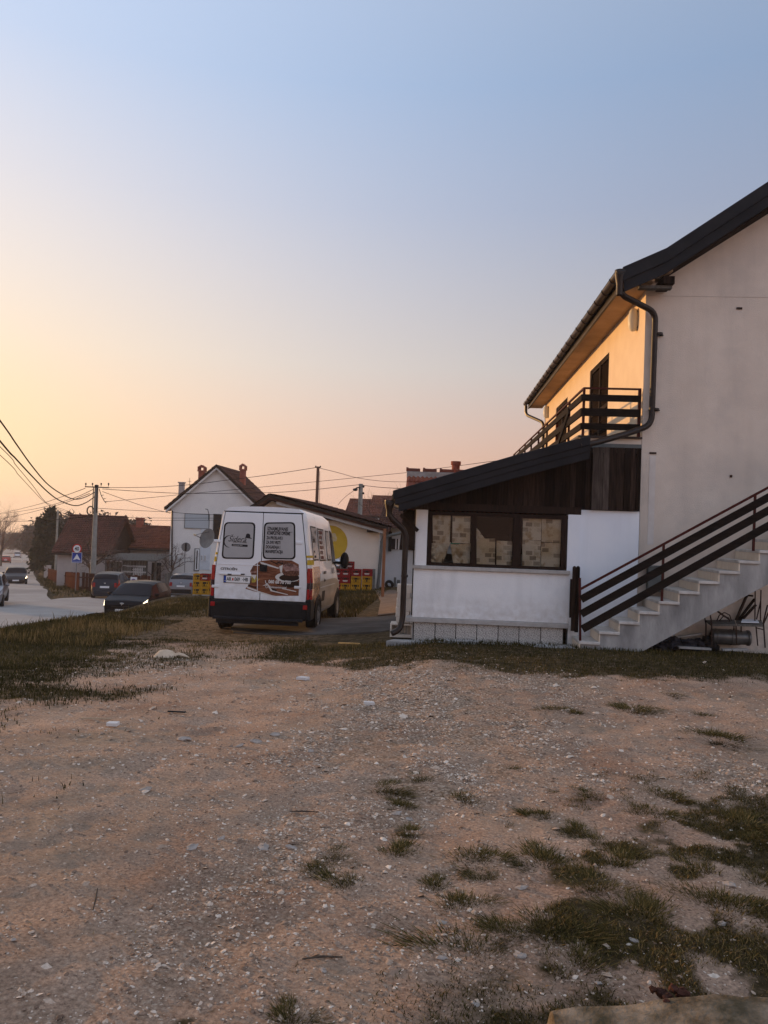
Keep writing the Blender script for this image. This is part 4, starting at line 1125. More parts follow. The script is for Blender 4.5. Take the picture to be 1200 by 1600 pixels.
# saw-tooth side profile
P = [(X0 + .02, Z0 - .045 - RISE)]
for i in range(NS):
    x = X0 + .02 + i * RUN; z = Z0 - .045 + i * RISE
    P += [(x, z), (x + RUN, z)]
xe_ = X0 + .02 + NS * RUN; P.append((xe_, Z0 - .045 + (NS - 1) * RISE - .3))
P.append((X0 + .55, Z0 - .36)); P.append((X0 + .02, Z0 - .36))
P = [P[0]] + P[1:]
Pn = []
for p in P:
    if not Pn or (Vector((p[0], p[1])) - Vector((Pn[-1][0], Pn[-1][1]))).length > 1e-4: Pn.append(p)
mb.prism([(x, YS0 + .02, z) for x, z in Pn], (0, YS1 - YS0 - .03, 0)); mb.build('stringer', m_concrete, st)
for i in range(NS):
    x = X0 + i * RUN; z = Z0 + i * RISE
    MB().bb((x, YS0 - .012, z - .042), (x + RUN + .02, YS1, z)).build('tread', m_tread, st, bevel=.005)
    MB().bb((x + .004, YS0 + .006, z - RISE + .002), (x + .019, YS1, z - .044)).build('riser', m_riser, st)
rl = MB(); YP = YS0 + .03
e0, e1 = at(906, 921, YP), at(1200, 762, YP); dv = (e1 - e0) / (e1.x - e0.x)
rl.bar(e0, e0 + dv * 4.6, .03, .035); railo = rl.build('stair_railing', m_redpost, st)
for (px, pt, pb_) in ((906, 903, 1001), (1037, 851, 941), (1180, 773, 861), (1322, 695, 785)):
    a, b = at(px, pt, YP), at(px - (3 if px > 950 else -.5), pb_, YP)
    MB().bar(a, b, .032, .032, up=(1, 0, 0)).build('post', m_redpost, railo)
for (ya, yb, x0) in ((936.5, 777.5, 908), (959.5, 798, 908), (984, 822, 910)):
    a, b = at(x0, ya - (x0 - 908) * .55, YP - .03), at(1200, yb, YP - .03); d2 = (b - a) / (b.x - a.x)
    MB().bar(a, a + d2 * 4.55, .025, .115).build('rail_board', m_rail, railo)

# ================================================================== CLUTTER UNDER THE STAIRS
def z0(px, Y): return gz(at(px, 1000, Y).x, Y)
m_can = mat('old_can', (.10, .10, .10), (.17, .17, .165), 6, .4, metal=.5)
can = thing('milk_can', 'old dull metal can lying on its side under the stairs', 'can', at(1145, 1004, 12.75))
c = at(1112, 994, 12.75); e = at(1170, 997, 12.75); ax = (e - c)
MB().lathe([(0, 0), (.12, .0), (.125, .06), (.125, ax.length * .72), (.11, ax.length * .78), (.11, ax.length * .93), (.125, ax.length * .95), (.125, ax.length), (.10, ax.length), (.10, ax.length - .04), (0, ax.length - .04)], c, ax, 18).build('body', m_can, can, smooth=True)
for f in (.1, .5): MB().lathe([(.127, -.012), (.132, 0), (.127, .012)], c + ax * f, ax, 18).build('hoop', m_can, can, smooth=True)
def tubes(name, par, polys, r, m): 
    mb = MB()
    for p in polys: mb.tube([at(*q) for q in p], r, 6)
    return mb.build(name, m, par)
ch1 = thing('metal_chair', 'old rusty metal chair with back to the left beside the can', 'chair', at(1125, 1004, 12.6), 0, 'scrap chairs under the stairs')
tubes('back_frame', ch1, [[(1097, 945, 12.75), (1103, 975, 12.7), (1103, 1004, 12.7)], [(1107, 945, 12.45), (1112, 974, 12.4), (1112, 1008, 12.4)], [(1097, 945, 12.75), (1107, 943.5, 12.45)]], .011, m_oldmetal)
sq = [at(1103, 969, 12.75), at(1147, 968, 12.75), at(1150, 975.5, 12.4), at(1112, 975.5, 12.4)]
MB().prism(sq, (0, 0, -.03)).build('seat', m_greywood, ch1)
tubes('leg', ch1, [[(1147, 972, 12.72), (1146, 1003, 12.72)]], .010, m_oldmetal); tubes('leg', ch1, [[(1150, 977, 12.42), (1151, 1007, 12.42)]], .010, m_oldmetal)
tubes('armrest', ch1, [[(1107, 945, 12.45), (1118, 953, 12.42), (1128, 960, 12.42), (1140, 968, 12.42)]], .016, m_oldmetal)
tubes('wire_coil', ch1, [[(1120, 970, 12.5), (1124, 961, 12.5), (1132, 957, 12.5), (1140, 961, 12.5), (1143, 970, 12.5)], [(1124, 970, 12.55), (1130, 963, 12.55), (1138, 965, 12.55), (1140, 971, 12.55)]], .009, m_oldmetal)
ch2 = thing('metal_chair', 'old metal chair facing left with an upright narrow frame, far right', 'chair', at(1180, 1004, 12.6), 0, 'scrap chairs under the stairs')
sq = [at(1150, 969.5, 12.75), at(1190, 969, 12.75), at(1192, 976.5, 12.4), at(1152, 975.5, 12.4)]
MB().prism(sq, (0, 0, -.03)).build('seat', m_greywood, ch2)
MB().prism([at(1160, 968.6, 12.6), at(1183, 968.8, 12.6), at(1186, 973.5, 12.42), at(1158, 973, 12.42)], (0, 0, .012)).build('seat_pad', m_white2, ch2)
tubes('back_frame', ch2, [[(1199, 946, 12.75), (1192, 975, 12.72)], [(1205, 947, 12.45), (1193, 975, 12.42)], [(1199, 946, 12.75), (1205, 947, 12.45)]], .011, m_oldmetal)
tubes('leg', ch2, [[(1193, 975, 12.42), (1195.5, 1012, 12.42)]], .011, m_oldmetal); tubes('leg', ch2, [[(1181, 976, 12.42), (1184, 1009, 12.42)]], .010, m_oldmetal); tubes('leg', ch2, [[(1158, 975, 12.7), (1158, 1003, 12.7)]], .010, m_oldmetal)
tubes('stretcher', ch2, [[(1182, 981, 12.42), (1193, 984, 12.42)]], .009, m_oldmetal)
fr = thing('scrap_rack', 'narrow upright rusty frame resting on the right hand chair seat', 'rack', at(1184, 972, 12.5))
tubes('outline', fr, [[(1179.5, 970, 12.5), (1180, 920, 12.5), (1189, 922, 12.5), (1188, 970, 12.5)], [(1182, 968, 12.52), (1188.5, 940, 12.52)]], .010, m_oldmetal)
lb = thing('folded_legs', 'crossed brown wooden legs leaning on the wall behind the chairs', 'table frame', at(1165, 972, 12.8))
for (p, q) in (((1150, 969), (1167, 930)), ((1153, 970), (1179, 936)), ((1157, 971), (1181, 945)), ((1166, 930), (1176, 931))):
    MB().bar(at(*p, 12.83), at(*q, 12.88), .035, .03).build('bar', m_plank, lb)
for (p, q, Y, w_, h_, lab) in (((1047, 997), (1096, 990), 12.72, .06, .025, 'grey board slanting up under the stairs'), ((1024, 1005), (1042, 1001.5), 12.6, .10, .02, 'short grey board end at the stair foot'),
                               ((1060, 1011), (1110, 1014), 12.35, .09, .03, 'pale flat slab lying in the grass before the can'), ((1128, 1015), (1168, 1015), 12.4, .08, .03, 'pale flat slab lying below the chairs')):
    a, b = at(*p, Y), at(*q, Y); a.z = max(a.z, gz(a.x, Y) + .02); b.z = max(b.z, gz(b.x, Y) + .02)
    tag(MB().bar(a, b, w_, h_).build('board', m_concrete), lab, 'board')
mb = MB()
for k in range(40):
    px = random.uniform(1022, 1100); Y = random.uniform(12.45, 12.85); p = at(px, 1000, Y)
    mb.ball((p.x, Y, gz(p.x, Y) + random.uniform(0, .10)), random.uniform(.05, .11), (1.3, 1, .7), 7, 5, .3)
stuff(mb.build('rubbish_heap', mat('rubbish', (.012, .012, .016), (.045, .045, .055), 9, .8)))
mb = MB()
for k in range(10):
    px = random.uniform(1100, 1120); Y = random.uniform(12.6, 12.85); p = at(px, 1000, Y)
    mb.ball((p.x, Y, gz(p.x, Y) + random.uniform(0, .22)), random.uniform(.06, .1), (1, 1, .9), 7, 5, .3)
tag(mb.build('black_bag', m_black, smooth=True), 'black bag slumped behind the left metal chair', 'bag')
# ================================================================== LOFTED VEHICLE BODIES
class Loft:
    def __init__(s, ys, ring): s.ys, s.ring = ys, ring
    def pt(s, y, t, side=1):
        r = s.ring(y); t = max(0, min(t, len(r) - 1)); i = min(int(t), len(r) - 2); f = t - i
        return Vector((side * (r[i][0] * (1 - f) + r[i + 1][0] * f), y, r[i][1] * (1 - f) + r[i + 1][1] * f))
    def body(s):
        mb = MB(); k = len(s.ring(s.ys[0])); V, F = [], []
        for y in s.ys:
            r = s.ring(y)
            V += [(x, y, z) for x, z in r] + [(-x, y, z) for x, z in r[::-1][1:]]
        m = 2 * k - 1
        for i in range(len(s.ys) - 1):
            for j in range(m): F.append((i * m + j, i * m + (j + 1) % m, (i + 1) * m + (j + 1) % m, (i + 1) * m + j))
        F.append(tuple(range(m))); e = (len(s.ys) - 1) * m; F.append(tuple(range(e, e + m)))
        return mb.add(V, F)
    def patch(s, y0, y1, t0, t1, side=1, off=.006, nu=6, nv=4, y0t=None, y1t=None, mb=None, mi=0):
        """y0t/y1t: y limits at the upper edge (slanted pillars)"""
        y0t = y0 if y0t is None else y0t; y1t = y1 if y1t is None else y1t
        V, F = [], []
        for j in range(nv + 1):
            t = t0 + (t1 - t0) * j / nv; f = j / nv
            a, b = y0 + (y0t - y0) * f, y1 + (y1t - y1) * f
            for i in range(nu + 1):
                y = a + (b - a) * i / nu
                p = s.pt(y, t, side)
                dt = s.pt(y, t + .05, side) - s.pt(y, t - .05, side); dy = s.pt(y + .02, t, side) - s.pt(y - .02, t, side)
                nrm_ = dt.cross(dy)
                if nrm_.length < 1e-9: nrm_ = Vector((side, 0, 0))
                nrm_.normalize()
                c = Vector((0, y, .8))
                if nrm_.dot(p - c) < 0: nrm_ = -nrm_
                V.append(p + nrm_ * off)
        for j in range(nv):
            for i in range(nu):
                a = j * (nu + 1) + i; F.append((a, a + 1, a + nu + 2, a + nu + 1))
        return (mb or MB()).add(V, F, mi)

def wheel(par, x, y, r, w, side, rimm=None):
    mb = MB()
    mb.lathe([(r * .62, -w / 2), (r * .93, -w / 2), (r, -w / 2 + .03), (r, w / 2 - .03), (r * .93, w / 2), (r * .62, w / 2)], (x, y, r), (1, 0, 0), 22)
    o = mb.build('wheel', m_rubber, par, smooth=True, world=False)
    mb = MB(); xo = x + side * (w / 2 - .012)
    mb.lathe([(0, side * .0), (r * .22, side * .004), (r * .3, -side * .02), (r * .55, -side * .015), (r * .63, side * .008)], (xo, y, r), (1, 0, 0), 18)
    for k in range(5):
        a = k * 2 * math.pi / 5
        mb.box((xo - side * .005, y + math.cos(a) * r * .42, r + math.sin(a) * r * .42), (.02, r * .16, r * .16))
    mb.build('rim', rimm or m_rim, o, smooth=False, world=False)
    return o

def rquad(c, r, k=5):
    """rounded 2-D quad, corners in order"""
    out = []; n = len(c)
    for i in range(n):
        p = Vector(c[i]); a = (Vector(c[i - 1]) - p); b = (Vector(c[(i + 1) % n]) - p)
        a = p + a.normalized() * r; b = p + b.normalized() * r
        for j in range(k + 1):
            t = j / k; q = a * (1 - t) ** 2 + p * 2 * t * (1 - t) + b * t * t; out.append((q.x, q.y))
    return out

# ------------------------------------------------------------------ THE VAN
YVAN = 14.62
vx = at(404, 985, YVAN).x
PITCH = R(-1.75)
vz0 = gz(vx, YVAN + .95) + .95 * math.tan(-PITCH) + .0
van = thing('van', 'white high roofed delivery van parked tail on with food print and lettering', 'van', (vx, YVAN, vz0), (PITCH, 0, R(-.4)))
vinv = (Matrix.Translation(van.location) @ van.rotation_euler.to_matrix().to_4x4()).inverted()
def vl(px, py):
    p = vinv @ at(px, py, YVAN - .03); return (p.x, p.z)
VR = [(.86, .30), (.95, .40), (.985, .70), (.995, 1.02), (.965, 1.34), (.845, 2.20), (.80, 2.36), (.71, 2.43), (.40, 2.455), (0, 2.46)]
def vtop(y): return float(np.interp(y, [0, 3.0, 3.25, 3.45, 4.15, 4.35, 4.62, 4.72, 4.75], [2.46, 2.44, 2.38, 2.25, 1.38, 1.25, 1.08, .92, .80]))
def vring(y):
    zt = vtop(y); out = []
    ws = float(np.interp(y, [0, .06, .2, 3.6, 4.4, 4.7, 4.75], [.965, .993, 1, 1, .95, .84, .78]))
    for x, z in VR:
        if z > .7: z = .7 + (z - .7) * (zt - .7) / (2.46 - .7)
        out.append((x * ws, z))
    return out
vl_ = Loft([0, .03, .06, .2, .6, 1.2, 2, 2.8, 3.1, 3.3, 3.45, 3.7, 3.95, 4.15, 4.35, 4.5, 4.62, 4.7, 4.75], vring)
vl_.body().build('body', m_whitepaint, van, smooth=True, world=False)
# black lower body, bumper, step bar
mb = MB()
mb.box((0, .0, .47), (1.86, .16, .35)); mb.build('rear_bumper', m_black, van, world=False, bevel=.03)
for s in (-1, 1):
    mb = MB(); mb.box((s * .945, .16, .50), (.115, .44, .42)); mb.build('bumper_corner', m_black, van, world=False, bevel=.04)
    MB().box((s * .90, -.09, .555), (.085, .03, .085)).build('fog_lamp', m_lens_red, van, world=False, bevel=.01)
MB().box((0, -.12, .30), (1.74, .12, .05)).build('step_bar', m_dmetal, van, world=False, bevel=.012)
MB().box((-.02, -.07, .235), (1.6, .05, .075)).build('under_beam', m_dmetal, van, world=False)
MB().box((0, 2.2, .33), (1.5, 4.2, .12)).build('underbody', m_black, van, world=False)
MB().tube([(.35, .3, .26), (.35, -.02, .25)], .03, 8).build('exhaust', m_oldmetal, van, world=False)
def dpoly(P, y, d, name, m, par, bevel=0): 
    return MB().prism([(x, y, z) for x, z in P], (0, d, 0)).build(name, m, par, world=False, bevel=bevel)
DZ0, DZ1 = .655, 2.335
def dx(z): return float(np.interp(z, [.65, 1.02, 1.34, 2.2, 2.34], [.895, .905, .88, .775, .745]))
seam = .0
doors = {}
for s in (-1, 1):
    zs = [DZ0, 1.0, 1.34, 1.8, DZ1]
    P = [(s * .006, DZ0), (s * .006, DZ1)] + [(s * dx(z), z) for z in zs[::-1]]
    Pb = [(s * -.004, DZ0 - .012), (s * -.004, DZ1 + .012)] + [(s * (dx(z) + .012), z + (.012 if z == DZ1 else (-.012 if z == DZ0 else 0))) for z in zs[::-1]]
    dpoly(Pb, -.006, .005, 'door_seal', m_black, van)
    dr = dpoly(P, -.028, .021, 'rear_door', m_whitepaint, van, .008); doors[s] = dr
    q = [(349, 815.5), (398, 816), (395.5, 873.6), (345, 873)] if s < 0 else [(411.6, 816), (460.3, 815.5), (461.2, 874.4), (409.4, 873.6)]
    q = [vl(*p) for p in q]
    cx_ = sum(p[0] for p in q) / 4; cz_ = sum(p[1] for p in q) / 4
    dpoly(rquad(q, .09), -.034, .01, 'window_seal', m_black, dr)
    q2 = [(cx_ + (p[0] - cx_) * .905, cz_ + (p[1] - cz_) * .925) for p in q]
    doors[(s, 'c')] = (cx_, cz_, q2)
m_film = mat('window_film', (.33, .345, .36), (.37, .385, .40), 2, .22, spec=.6)
for s in (-1, 1):
    dpoly(rquad(doors[(s, 'c')][2], .075), -.040, .01, 'window_pane', m_film, doors[s])
mt_ = mat('letter_black', (.02, .02, .025), None, rough=.5)
RX = (R(90), 0, 0)
# right pane lettering
lx = vl(416.5, 840)[0]
for body, py, sx in (('IZNAJMLJIVANJE', 826, .60), ('KOMPLETNE OPREME', 833, .56), ('ZA PROSLAVE I', 840.3, .56), ('ZA SVE VRSTI', 847.5, .56), ('DOGAĐAJA I', 854.7, .58), ('MANIFESTACIJA', 861.8, .58)):
    x_, z_ = vl(416.5, py)
    text(body, .092 if body[0] == 'I' else .082, doors[1], (lx - (py - 826) * .0006, -.0415, z_), RX, mt_, sx=sx * 1.02, bold=.003)
z_ = vl(416, 830)[1]; MB().box((lx + .245, -.0415, z_), (.49, .002, .007)).build('underline', mt_, doors[1], world=False)
# left pane emblem: swoosh, script, bowler hat, banner
cx_, cz_ = vl(358, 846)
mb = MB(); V, F = [], []
for k in range(25):
    t = R(80) + R(190) * k / 24; w_ = .002 + .013 * math.sin(math.pi * k / 24) ** 1.2
    for q in (-1, 1): V.append((cx_ + (.115 + q * w_) * math.cos(t) * 1.0, -.0415, cz_ + (.115 + q * w_) * math.sin(t)))
for k in range(24): F.append((2 * k, 2 * k + 1, 2 * k + 3, 2 * k + 2))
mb.add(V, F).build('emblem_swoosh', mt_, doors[-1], world=False)
text('Šidera', .155, doors[-1], (*[vl(355, 843)[0]], -.0415, vl(355, 842)[1]), RX, mt_, sx=.92, shear=.45)
text('EVENT CATERING', .040, doors[-1], (vl(363, 846)[0], -.0415, vl(363, 847)[1]), RX, mt_, sx=.85)
a = vl(361, 851.3)
dpoly(rquad([(a[0], a[1] - .022), (a[0] + .315, a[1] - .03), (a[0] + .315, a[1] + .012), (a[0], a[1] + .02)], .014), -.0415, .002, 'emblem_banner', mt_, doors[-1])
text('IZNAJMLJIVANJE OPREME', .024, doors[-1], (a[0] + .02, -.0425, a[1] - .004), RX, m_print, sx=.72)
h_ = vl(387, 838)
hp = [(-.075, -.018), (-.05, -.012), (-.045, .035), (-.02, .055), (.015, .052), (.035, .03), (.04, -.02), (.075, -.035), (.06, -.045), (.0, -.038), (-.05, -.03)]
dpoly([(h_[0] + x, h_[1] + z) for x, z in hp], -.0415, .002, 'emblem_hat', mt_, doors[-1])
# food print spread over both doors
m_woodprint = mat('print_wood', (.15, .052, .028), (.27, .11, .06), 5, .3, stretch=(1, 1, 5), c3=(.09, .03, .018), s3=4)
m_pw = mat('print_white', (.62, .60, .57), None, rough=.3); m_pd = mat('print_dark', (.03, .018, .014), None, rough=.3)
m_pmeat = mat('print_meat', (.20, .10, .085), (.42, .27, .24), 22, .3, detail=3); m_pyel = mat('print_yellow', (.55, .40, .05), (.30, .25, .06), 14, .3)
m_pfood = mat('print_food', (.05, .022, .018), (.20, .09, .06), 40, .3, detail=3)
def zp(u, v): return vl(330 + u / 8, 870 + v / 8)
out = [(420, 400), (450, 370), (480, 330), (500, 232), (480, 180), (520, 108), (570, 78), (600, 55), (745, 38), (1000, 45), (1090, 95), (1098, 300), (1090, 488), (800, 490), (560, 440)]
seam_u = 572
def half(P, right):
    """clip polygon (zoom px) at the door seam"""
    res = []
    for i, p in enumerate(P):
        q = P[(i + 1) % len(P)]
        ip, iq = (p[0] >= seam_u) == right, (q[0] >= seam_u) == right
        if ip: res.append(p)
        if ip != iq:
            t = (seam_u - p[0]) / (q[0] - p[0]); res.append((seam_u + (4 if right else -4), p[1] + t * (q[1] - p[1])))
    return res
for right, s in ((False, -1), (True, 1)):
    dpoly([zp(*p) for p in half(out, right)], -.0292, .0008, 'food_print', m_woodprint, doors[s])
def pp_(P, m, lay=1, s=1, name='food_print'):
    return dpoly([zp(*p) for p in P], -.0292 - .0011 * lay, .0008, name, m, doors[s])
def ell(u, v, a, b, rot=0, n=24): return [(u + a * math.cos(t) * math.cos(rot) - b * math.sin(t) * math.sin(rot), v + a * math.cos(t) * math.sin(rot) + b * math.sin(t) * math.cos(rot)) for t in [2 * math.pi * k / n for k in range(n)]]
def clipr(P): return [(min(max(u, 577), 1096), min(v, 488)) for u, v in P]
pp_(clipr(ell(960, 255, 165, 62)), m_pw, 1); pp_(clipr(ell(975, 262, 130, 44)), m_pd, 2); pp_(clipr(ell(1000, 345, 130, 40)), m_pd, 1)
pp_(clipr(ell(1000, 150, 110, 62, .3)), m_pmeat, 1); pp_(clipr(ell(1010, 208, 120, 34)), m_pfood, 3); pp_(clipr(ell(930, 85, 110, 26, .3)), m_pfood, 1)
pp_([(600, 60), (640, 70), (850, 140), (830, 150), (620, 90)], m_pw, 2); pp_([(720, 50), (750, 52), (840, 90), (820, 100)], m_pd, 2); pp_([(845, 120), (890, 100), (880, 200), (862, 200)], m_pw, 2)
pp_([(590, 85), (630, 98), (628, 110), (590, 100)], m_pd, 1); pp_([(820, 60), (900, 80), (890, 96), (815, 76)], m_pd, 2)
pp_([(632, 368), (700, 330), (760, 420), (960, 470), (950, 478), (740, 430), (700, 352)], m_pw, 2); pp_([(740, 380), (820, 420), (800, 440), (742, 410)], m_pd, 1)
pp_([(880, 390), (1060, 430), (1060, 440), (880, 402)], m_pw, 2); pp_([(578, 426), (780, 488), (740, 489), (578, 444)], m_pw, 2)
pp_([(780, 120), (810, 115), (845, 165), (800, 220), (770, 300), (740, 300)], m_woodprint, 1)
pp_([(448, 372), (565, 415), (565, 436), (440, 392)], m_pw, 1, -1); pp_([(455, 345), (560, 380), (560, 402), (455, 365)], m_pd, 1, -1)
pp_([(492, 240), (560, 235), (566, 270), (545, 320), (500, 322), (505, 280)], m_pyel, 1, -1); pp_([(490, 226), (560, 226), (540, 290)], m_pw, 2, -1); pp_([(578, 270), (600, 280), (578, 306)], m_pyel, 1, 1)
pp_([(490, 170), (520, 110), (540, 130), (536, 170), (500, 190)], m_pfood, 1, -1); pp_([(480, 185), (560, 180), (560, 200), (490, 205)], m_pmeat, 1, -1)
mb = MB().box((0, 0, 0), (.145, .03, .13)); hx_ = zp(648, 143); mb.build('door_handle', m_black, doors[1], world=False, loc=(hx_[0], -.045, hx_[1]), bevel=.008)
tx = zp(712, 312); text('060 68 70 700', .088, doors[1], (tx[0], -.0345, tx[1]), RX, m_print, sx=.85, bold=.004)
tx = zp(712, 378); text('@sideraeventrental', .055, doors[1], (tx[0], -.0345, tx[1]), RX, m_print, sx=.80, bold=.001)
a = zp(685, 325); MB().tube([(a[0] - .02, -.034, a[1] + .045), (a[0] - .012, -.034, a[1]), (a[0] + .02, -.034, a[1] - .035)], .008, 5).build('phone_symbol', m_print, doors[1], world=False)
a = zp(690, 375); mb = MB(); mb.lathe([(.018, -.001), (.026, 0)], (a[0], -.034, a[1]), (0, 1, 0), 16); mb.build('round_symbol', m_print, doors[1], world=False)
a = zp(820, 345); dpoly([(a[0], a[1] - .012), (a[0] + .36, a[1] - .012), (a[0] + .36, a[1] + .012), (a[0], a[1] + .012)], -.0335, .0006, 'dark_strip', m_pd, doors[1])
# swage lines, badge, plate, number lamps
MB().box((-.45, -.028, vl(370, 882)[1]), (.84, .012, .012)).build('swage_line', m_whitepaint, doors[-1], world=False)
a = vl(342, 888.5); text('CITROËN', .062, doors[-1], (a[0] + .02, -.031, a[1]), RX, m_galv, sx=1.25, bold=.003)
a = vl(360, 897); MB().box((a[0], -.04, a[1]), (.44, .03, .03)).build('lamp_bar', m_whitepaint, doors[-1], world=False, bevel=.005)
for px in (358.5, 379): b = vl(px, 897.3); MB().box((b[0], -.058, b[1]), (.075, .01, .022)).build('number_lamp', m_black, doors[-1], world=False)
a, b = vl(348.5, 910.3), vl(391, 900.5)
pt_ = MB().bb((a[0], -.04, a[1]), (b[0], -.0295, b[1])).build('number_plate', m_black, doors[-1], world=False)
MB().bb((a[0] + .008, -.042, a[1] + .008), (b[0] - .008, -.0405, b[1] - .008)).build('plate_face', m_signwhite, doors[-1], world=False)
MB().bb((a[0] + .008, -.0435, a[1] + .008), (a[0] + .05, -.0425, b[1] - .008)).build('plate_band', m_signblue, doors[-1], world=False)
zc = (a[1] + b[1]) / 2
text('AR', .098, doors[-1], (a[0] + .062, -.0435, zc), RX, mt_, sx=.72, bold=.002); text('069', .098, doors[-1], (a[0] + .215, -.0435, zc), RX, mt_, sx=.72, bold=.002); text('HB', .098, doors[-1], (a[0] + .39, -.0435, zc), RX, mt_, sx=.72, bold=.002)
MB().box((a[0] + .183, -.0432, zc), (.03, .001, .045)).build('plate_crest', m_signred, doors[-1], world=False); MB().box((a[0] + .375, -.0432, zc), (.014, .001, .01)).build('plate_dash', mt_, doors[-1], world=False)
text('SRB', .022, doors[-1], (a[0] + .010, -.0445, zc - .03), RX, m_print, sx=.9)
for (px, py, s) in ((337.5, 845, -1), (466.5, 848, 1), (335, 916, -1), (464.5, 918, 1)):
    b = vl(px, py); MB().box((b[0], -.02, b[1]), (.13, .05, .055)).build('hinge', m_whitepaint, van, world=False, bevel=.012)
# tail lamps wrap round the corner; gold flashes above; side print
for s in (-1, 1):
    for (z0_, z1_, m) in ((1.02, 1.30, m_lens_red), (.90, 1.018, m_lens_dark), (.70, .898, m_lens_red)):
        mb = MB(); t0 = 2 + (z0_ - .70) / .32 if z0_ < 1.02 else 3 + (z0_ - 1.02) / .32; t1 = 2 + (z1_ - .70) / .32 if z1_ <= 1.02 else 3 + (z1_ - 1.02) / .32
        vl_.patch(-.0, .20, t0, t1, s, .018, 6, 3, mb=mb)
        xa = dx((z0_ + z1_) / 2) + .012
        mb.bb((s * xa, -.03, z0_), (s * .965, .01, z1_))
        mb.build('tail_lamp', m, van, world=False)
    for (t0, t1) in ((4.03, 4.14), (4.19, 4.24)):
        mb = vl_.patch(.0, .34 if s > 0 else .3, t0, t1, s, .006, 6, 2, y1t=.40)
        zz0, zz1 = vl_.pt(.1, t0).z, vl_.pt(.1, t1).z; xa = dx(zz0) + .012
        mb.bb((s * xa, -.006, zz0), (s * (vl_.pt(.0, t0).x + .004), .0, zz1))
        mb.build('gold_stripe', m_gold, van, world=False)
m_sideprint = mat('side_print', (.22, .10, .05), (.50, .27, .15), 2.5, .22, stretch=(1, 1, 3), c3=(.10, .045, .028), s3=3.0, coat=.3)
m_sheen = mat('shade_tinted_van_side', (.30, .26, .22), (.46, .41, .36), 1.5, .3, stretch=(1, 1, 2.5), coat=.4)  # shade and brown reflections of the lower side put into the colour
vl_.patch(1.03, 4.45, 1.05, 3.0, 1, .003, 16, 8).build('shade_tinted_panel', m_sheen, van, world=False)
MB().box((0, -.004, 2.352), (1.56, .02, .016)).build('roof_seam', m_black, van, world=False)
vl_.patch(.22, 1.02, 1.2, 3.95, 1, .004, 8, 8).build('side_print', m_sideprint, van, world=False)
vl_.patch(.24, 1.02, 3.45, 3.60, 1, .02, 8, 2).build('side_moulding', m_sideprint, van, world=False)
for (y0_, y1_) in ((1.04, 3.2),): vl_.patch(y0_, y1_, 2.55, 2.62, 1, .012, 10, 1).build('side_moulding', m_whitepaint, van, world=False)
for s in (-1, 1):
    for (y0_, y1_, t0, t1, a_) in ((.34, .98, 4.12, 4.92, -.0), (1.12, 2.02, 4.1, 4.9, 0), (2.18, 2.72, 4.1, 4.88, 0)):
        w_ = vl_.patch(y0_, y1_, t0, t1, s, .006, 6, 4).build('side_window', m_black, van, world=False)
        vl_.patch(y0_ + .035, y1_ - .035, t0 + .035, t1 - .035, s, .010, 6, 4).build('window_pane', m_film, w_, world=False)
    w_ = vl_.patch(2.86, 3.95, 4.0, 4.9, s, .006, 8, 4, y1t=3.40).build('cab_window', m_black, van, world=False)
    vl_.patch(2.90, 3.88, 4.04, 4.86, s, .009, 8, 4, y1t=3.36).build('window_pane', m_carglass, w_, world=False)
    vl_.patch(1.05, 1.062, 1.2, 6.2, s, .003, 1, 12).build('panel_gap', m_black, van, world=False)
    vl_.patch(2.78, 2.79, 1.2, 4.9, s, .003, 1, 8).build('panel_gap', m_black, van, world=False)
    for yy in (2.62, 2.9): vl_.patch(yy, yy + .11, 3.35, 3.75, s, .02, 2, 2).build('door_pull', m_black, van, world=False)
    mb = MB(); mb.lathe([(0, .0), (.395, .0), (.395, .02), (.34, .028)], (s * .975, .95, .36), (s, 0, 0), 24); mb.build('wheel_arch', m_black, van, world=False)
    mb = MB(); mb.lathe([(0, .0), (.395, .0), (.395, .02), (.34, .028)], (s * .97, 3.8, .36), (s, 0, 0), 24); mb.build('wheel_arch', m_black, van, world=False)
    wheel(van, s * .895, .95, .335, .215, s); wheel(van, s * .895, 3.8, .335, .215, s)
    mb = MB(); mb.ball((s * 1.16, 3.55, 1.42), .17, (.62, .45, 1.15), 12, 8); mr_ = mb.build('mirror', m_black, van, smooth=True, world=False)
    MB().box((s * 1.02, 3.6, 1.36), (.2, .05, .06)).build('mirror_arm', m_black, mr_, world=False)
    MB().ball((s * 1.16, 3.475, 1.42), .105, (.45, .06, 1.15), 12, 6).build('mirror_face', m_carglass, mr_, smooth=True, world=False)
vl_.patch(1.35, 1.75, 1.6, 2.3, 1, .008, 3, 2).build('vent_panel', m_dmetal, van, world=False)
vl_.patch(3.42, 4.12, 4.6, 9, 1, .008, 6, 6).build('windscreen', m_carglass, van, world=False); vl_.patch(3.42, 4.12, 4.6, 9, -1, .008, 6, 6).build('windscreen', m_carglass, van, world=False)
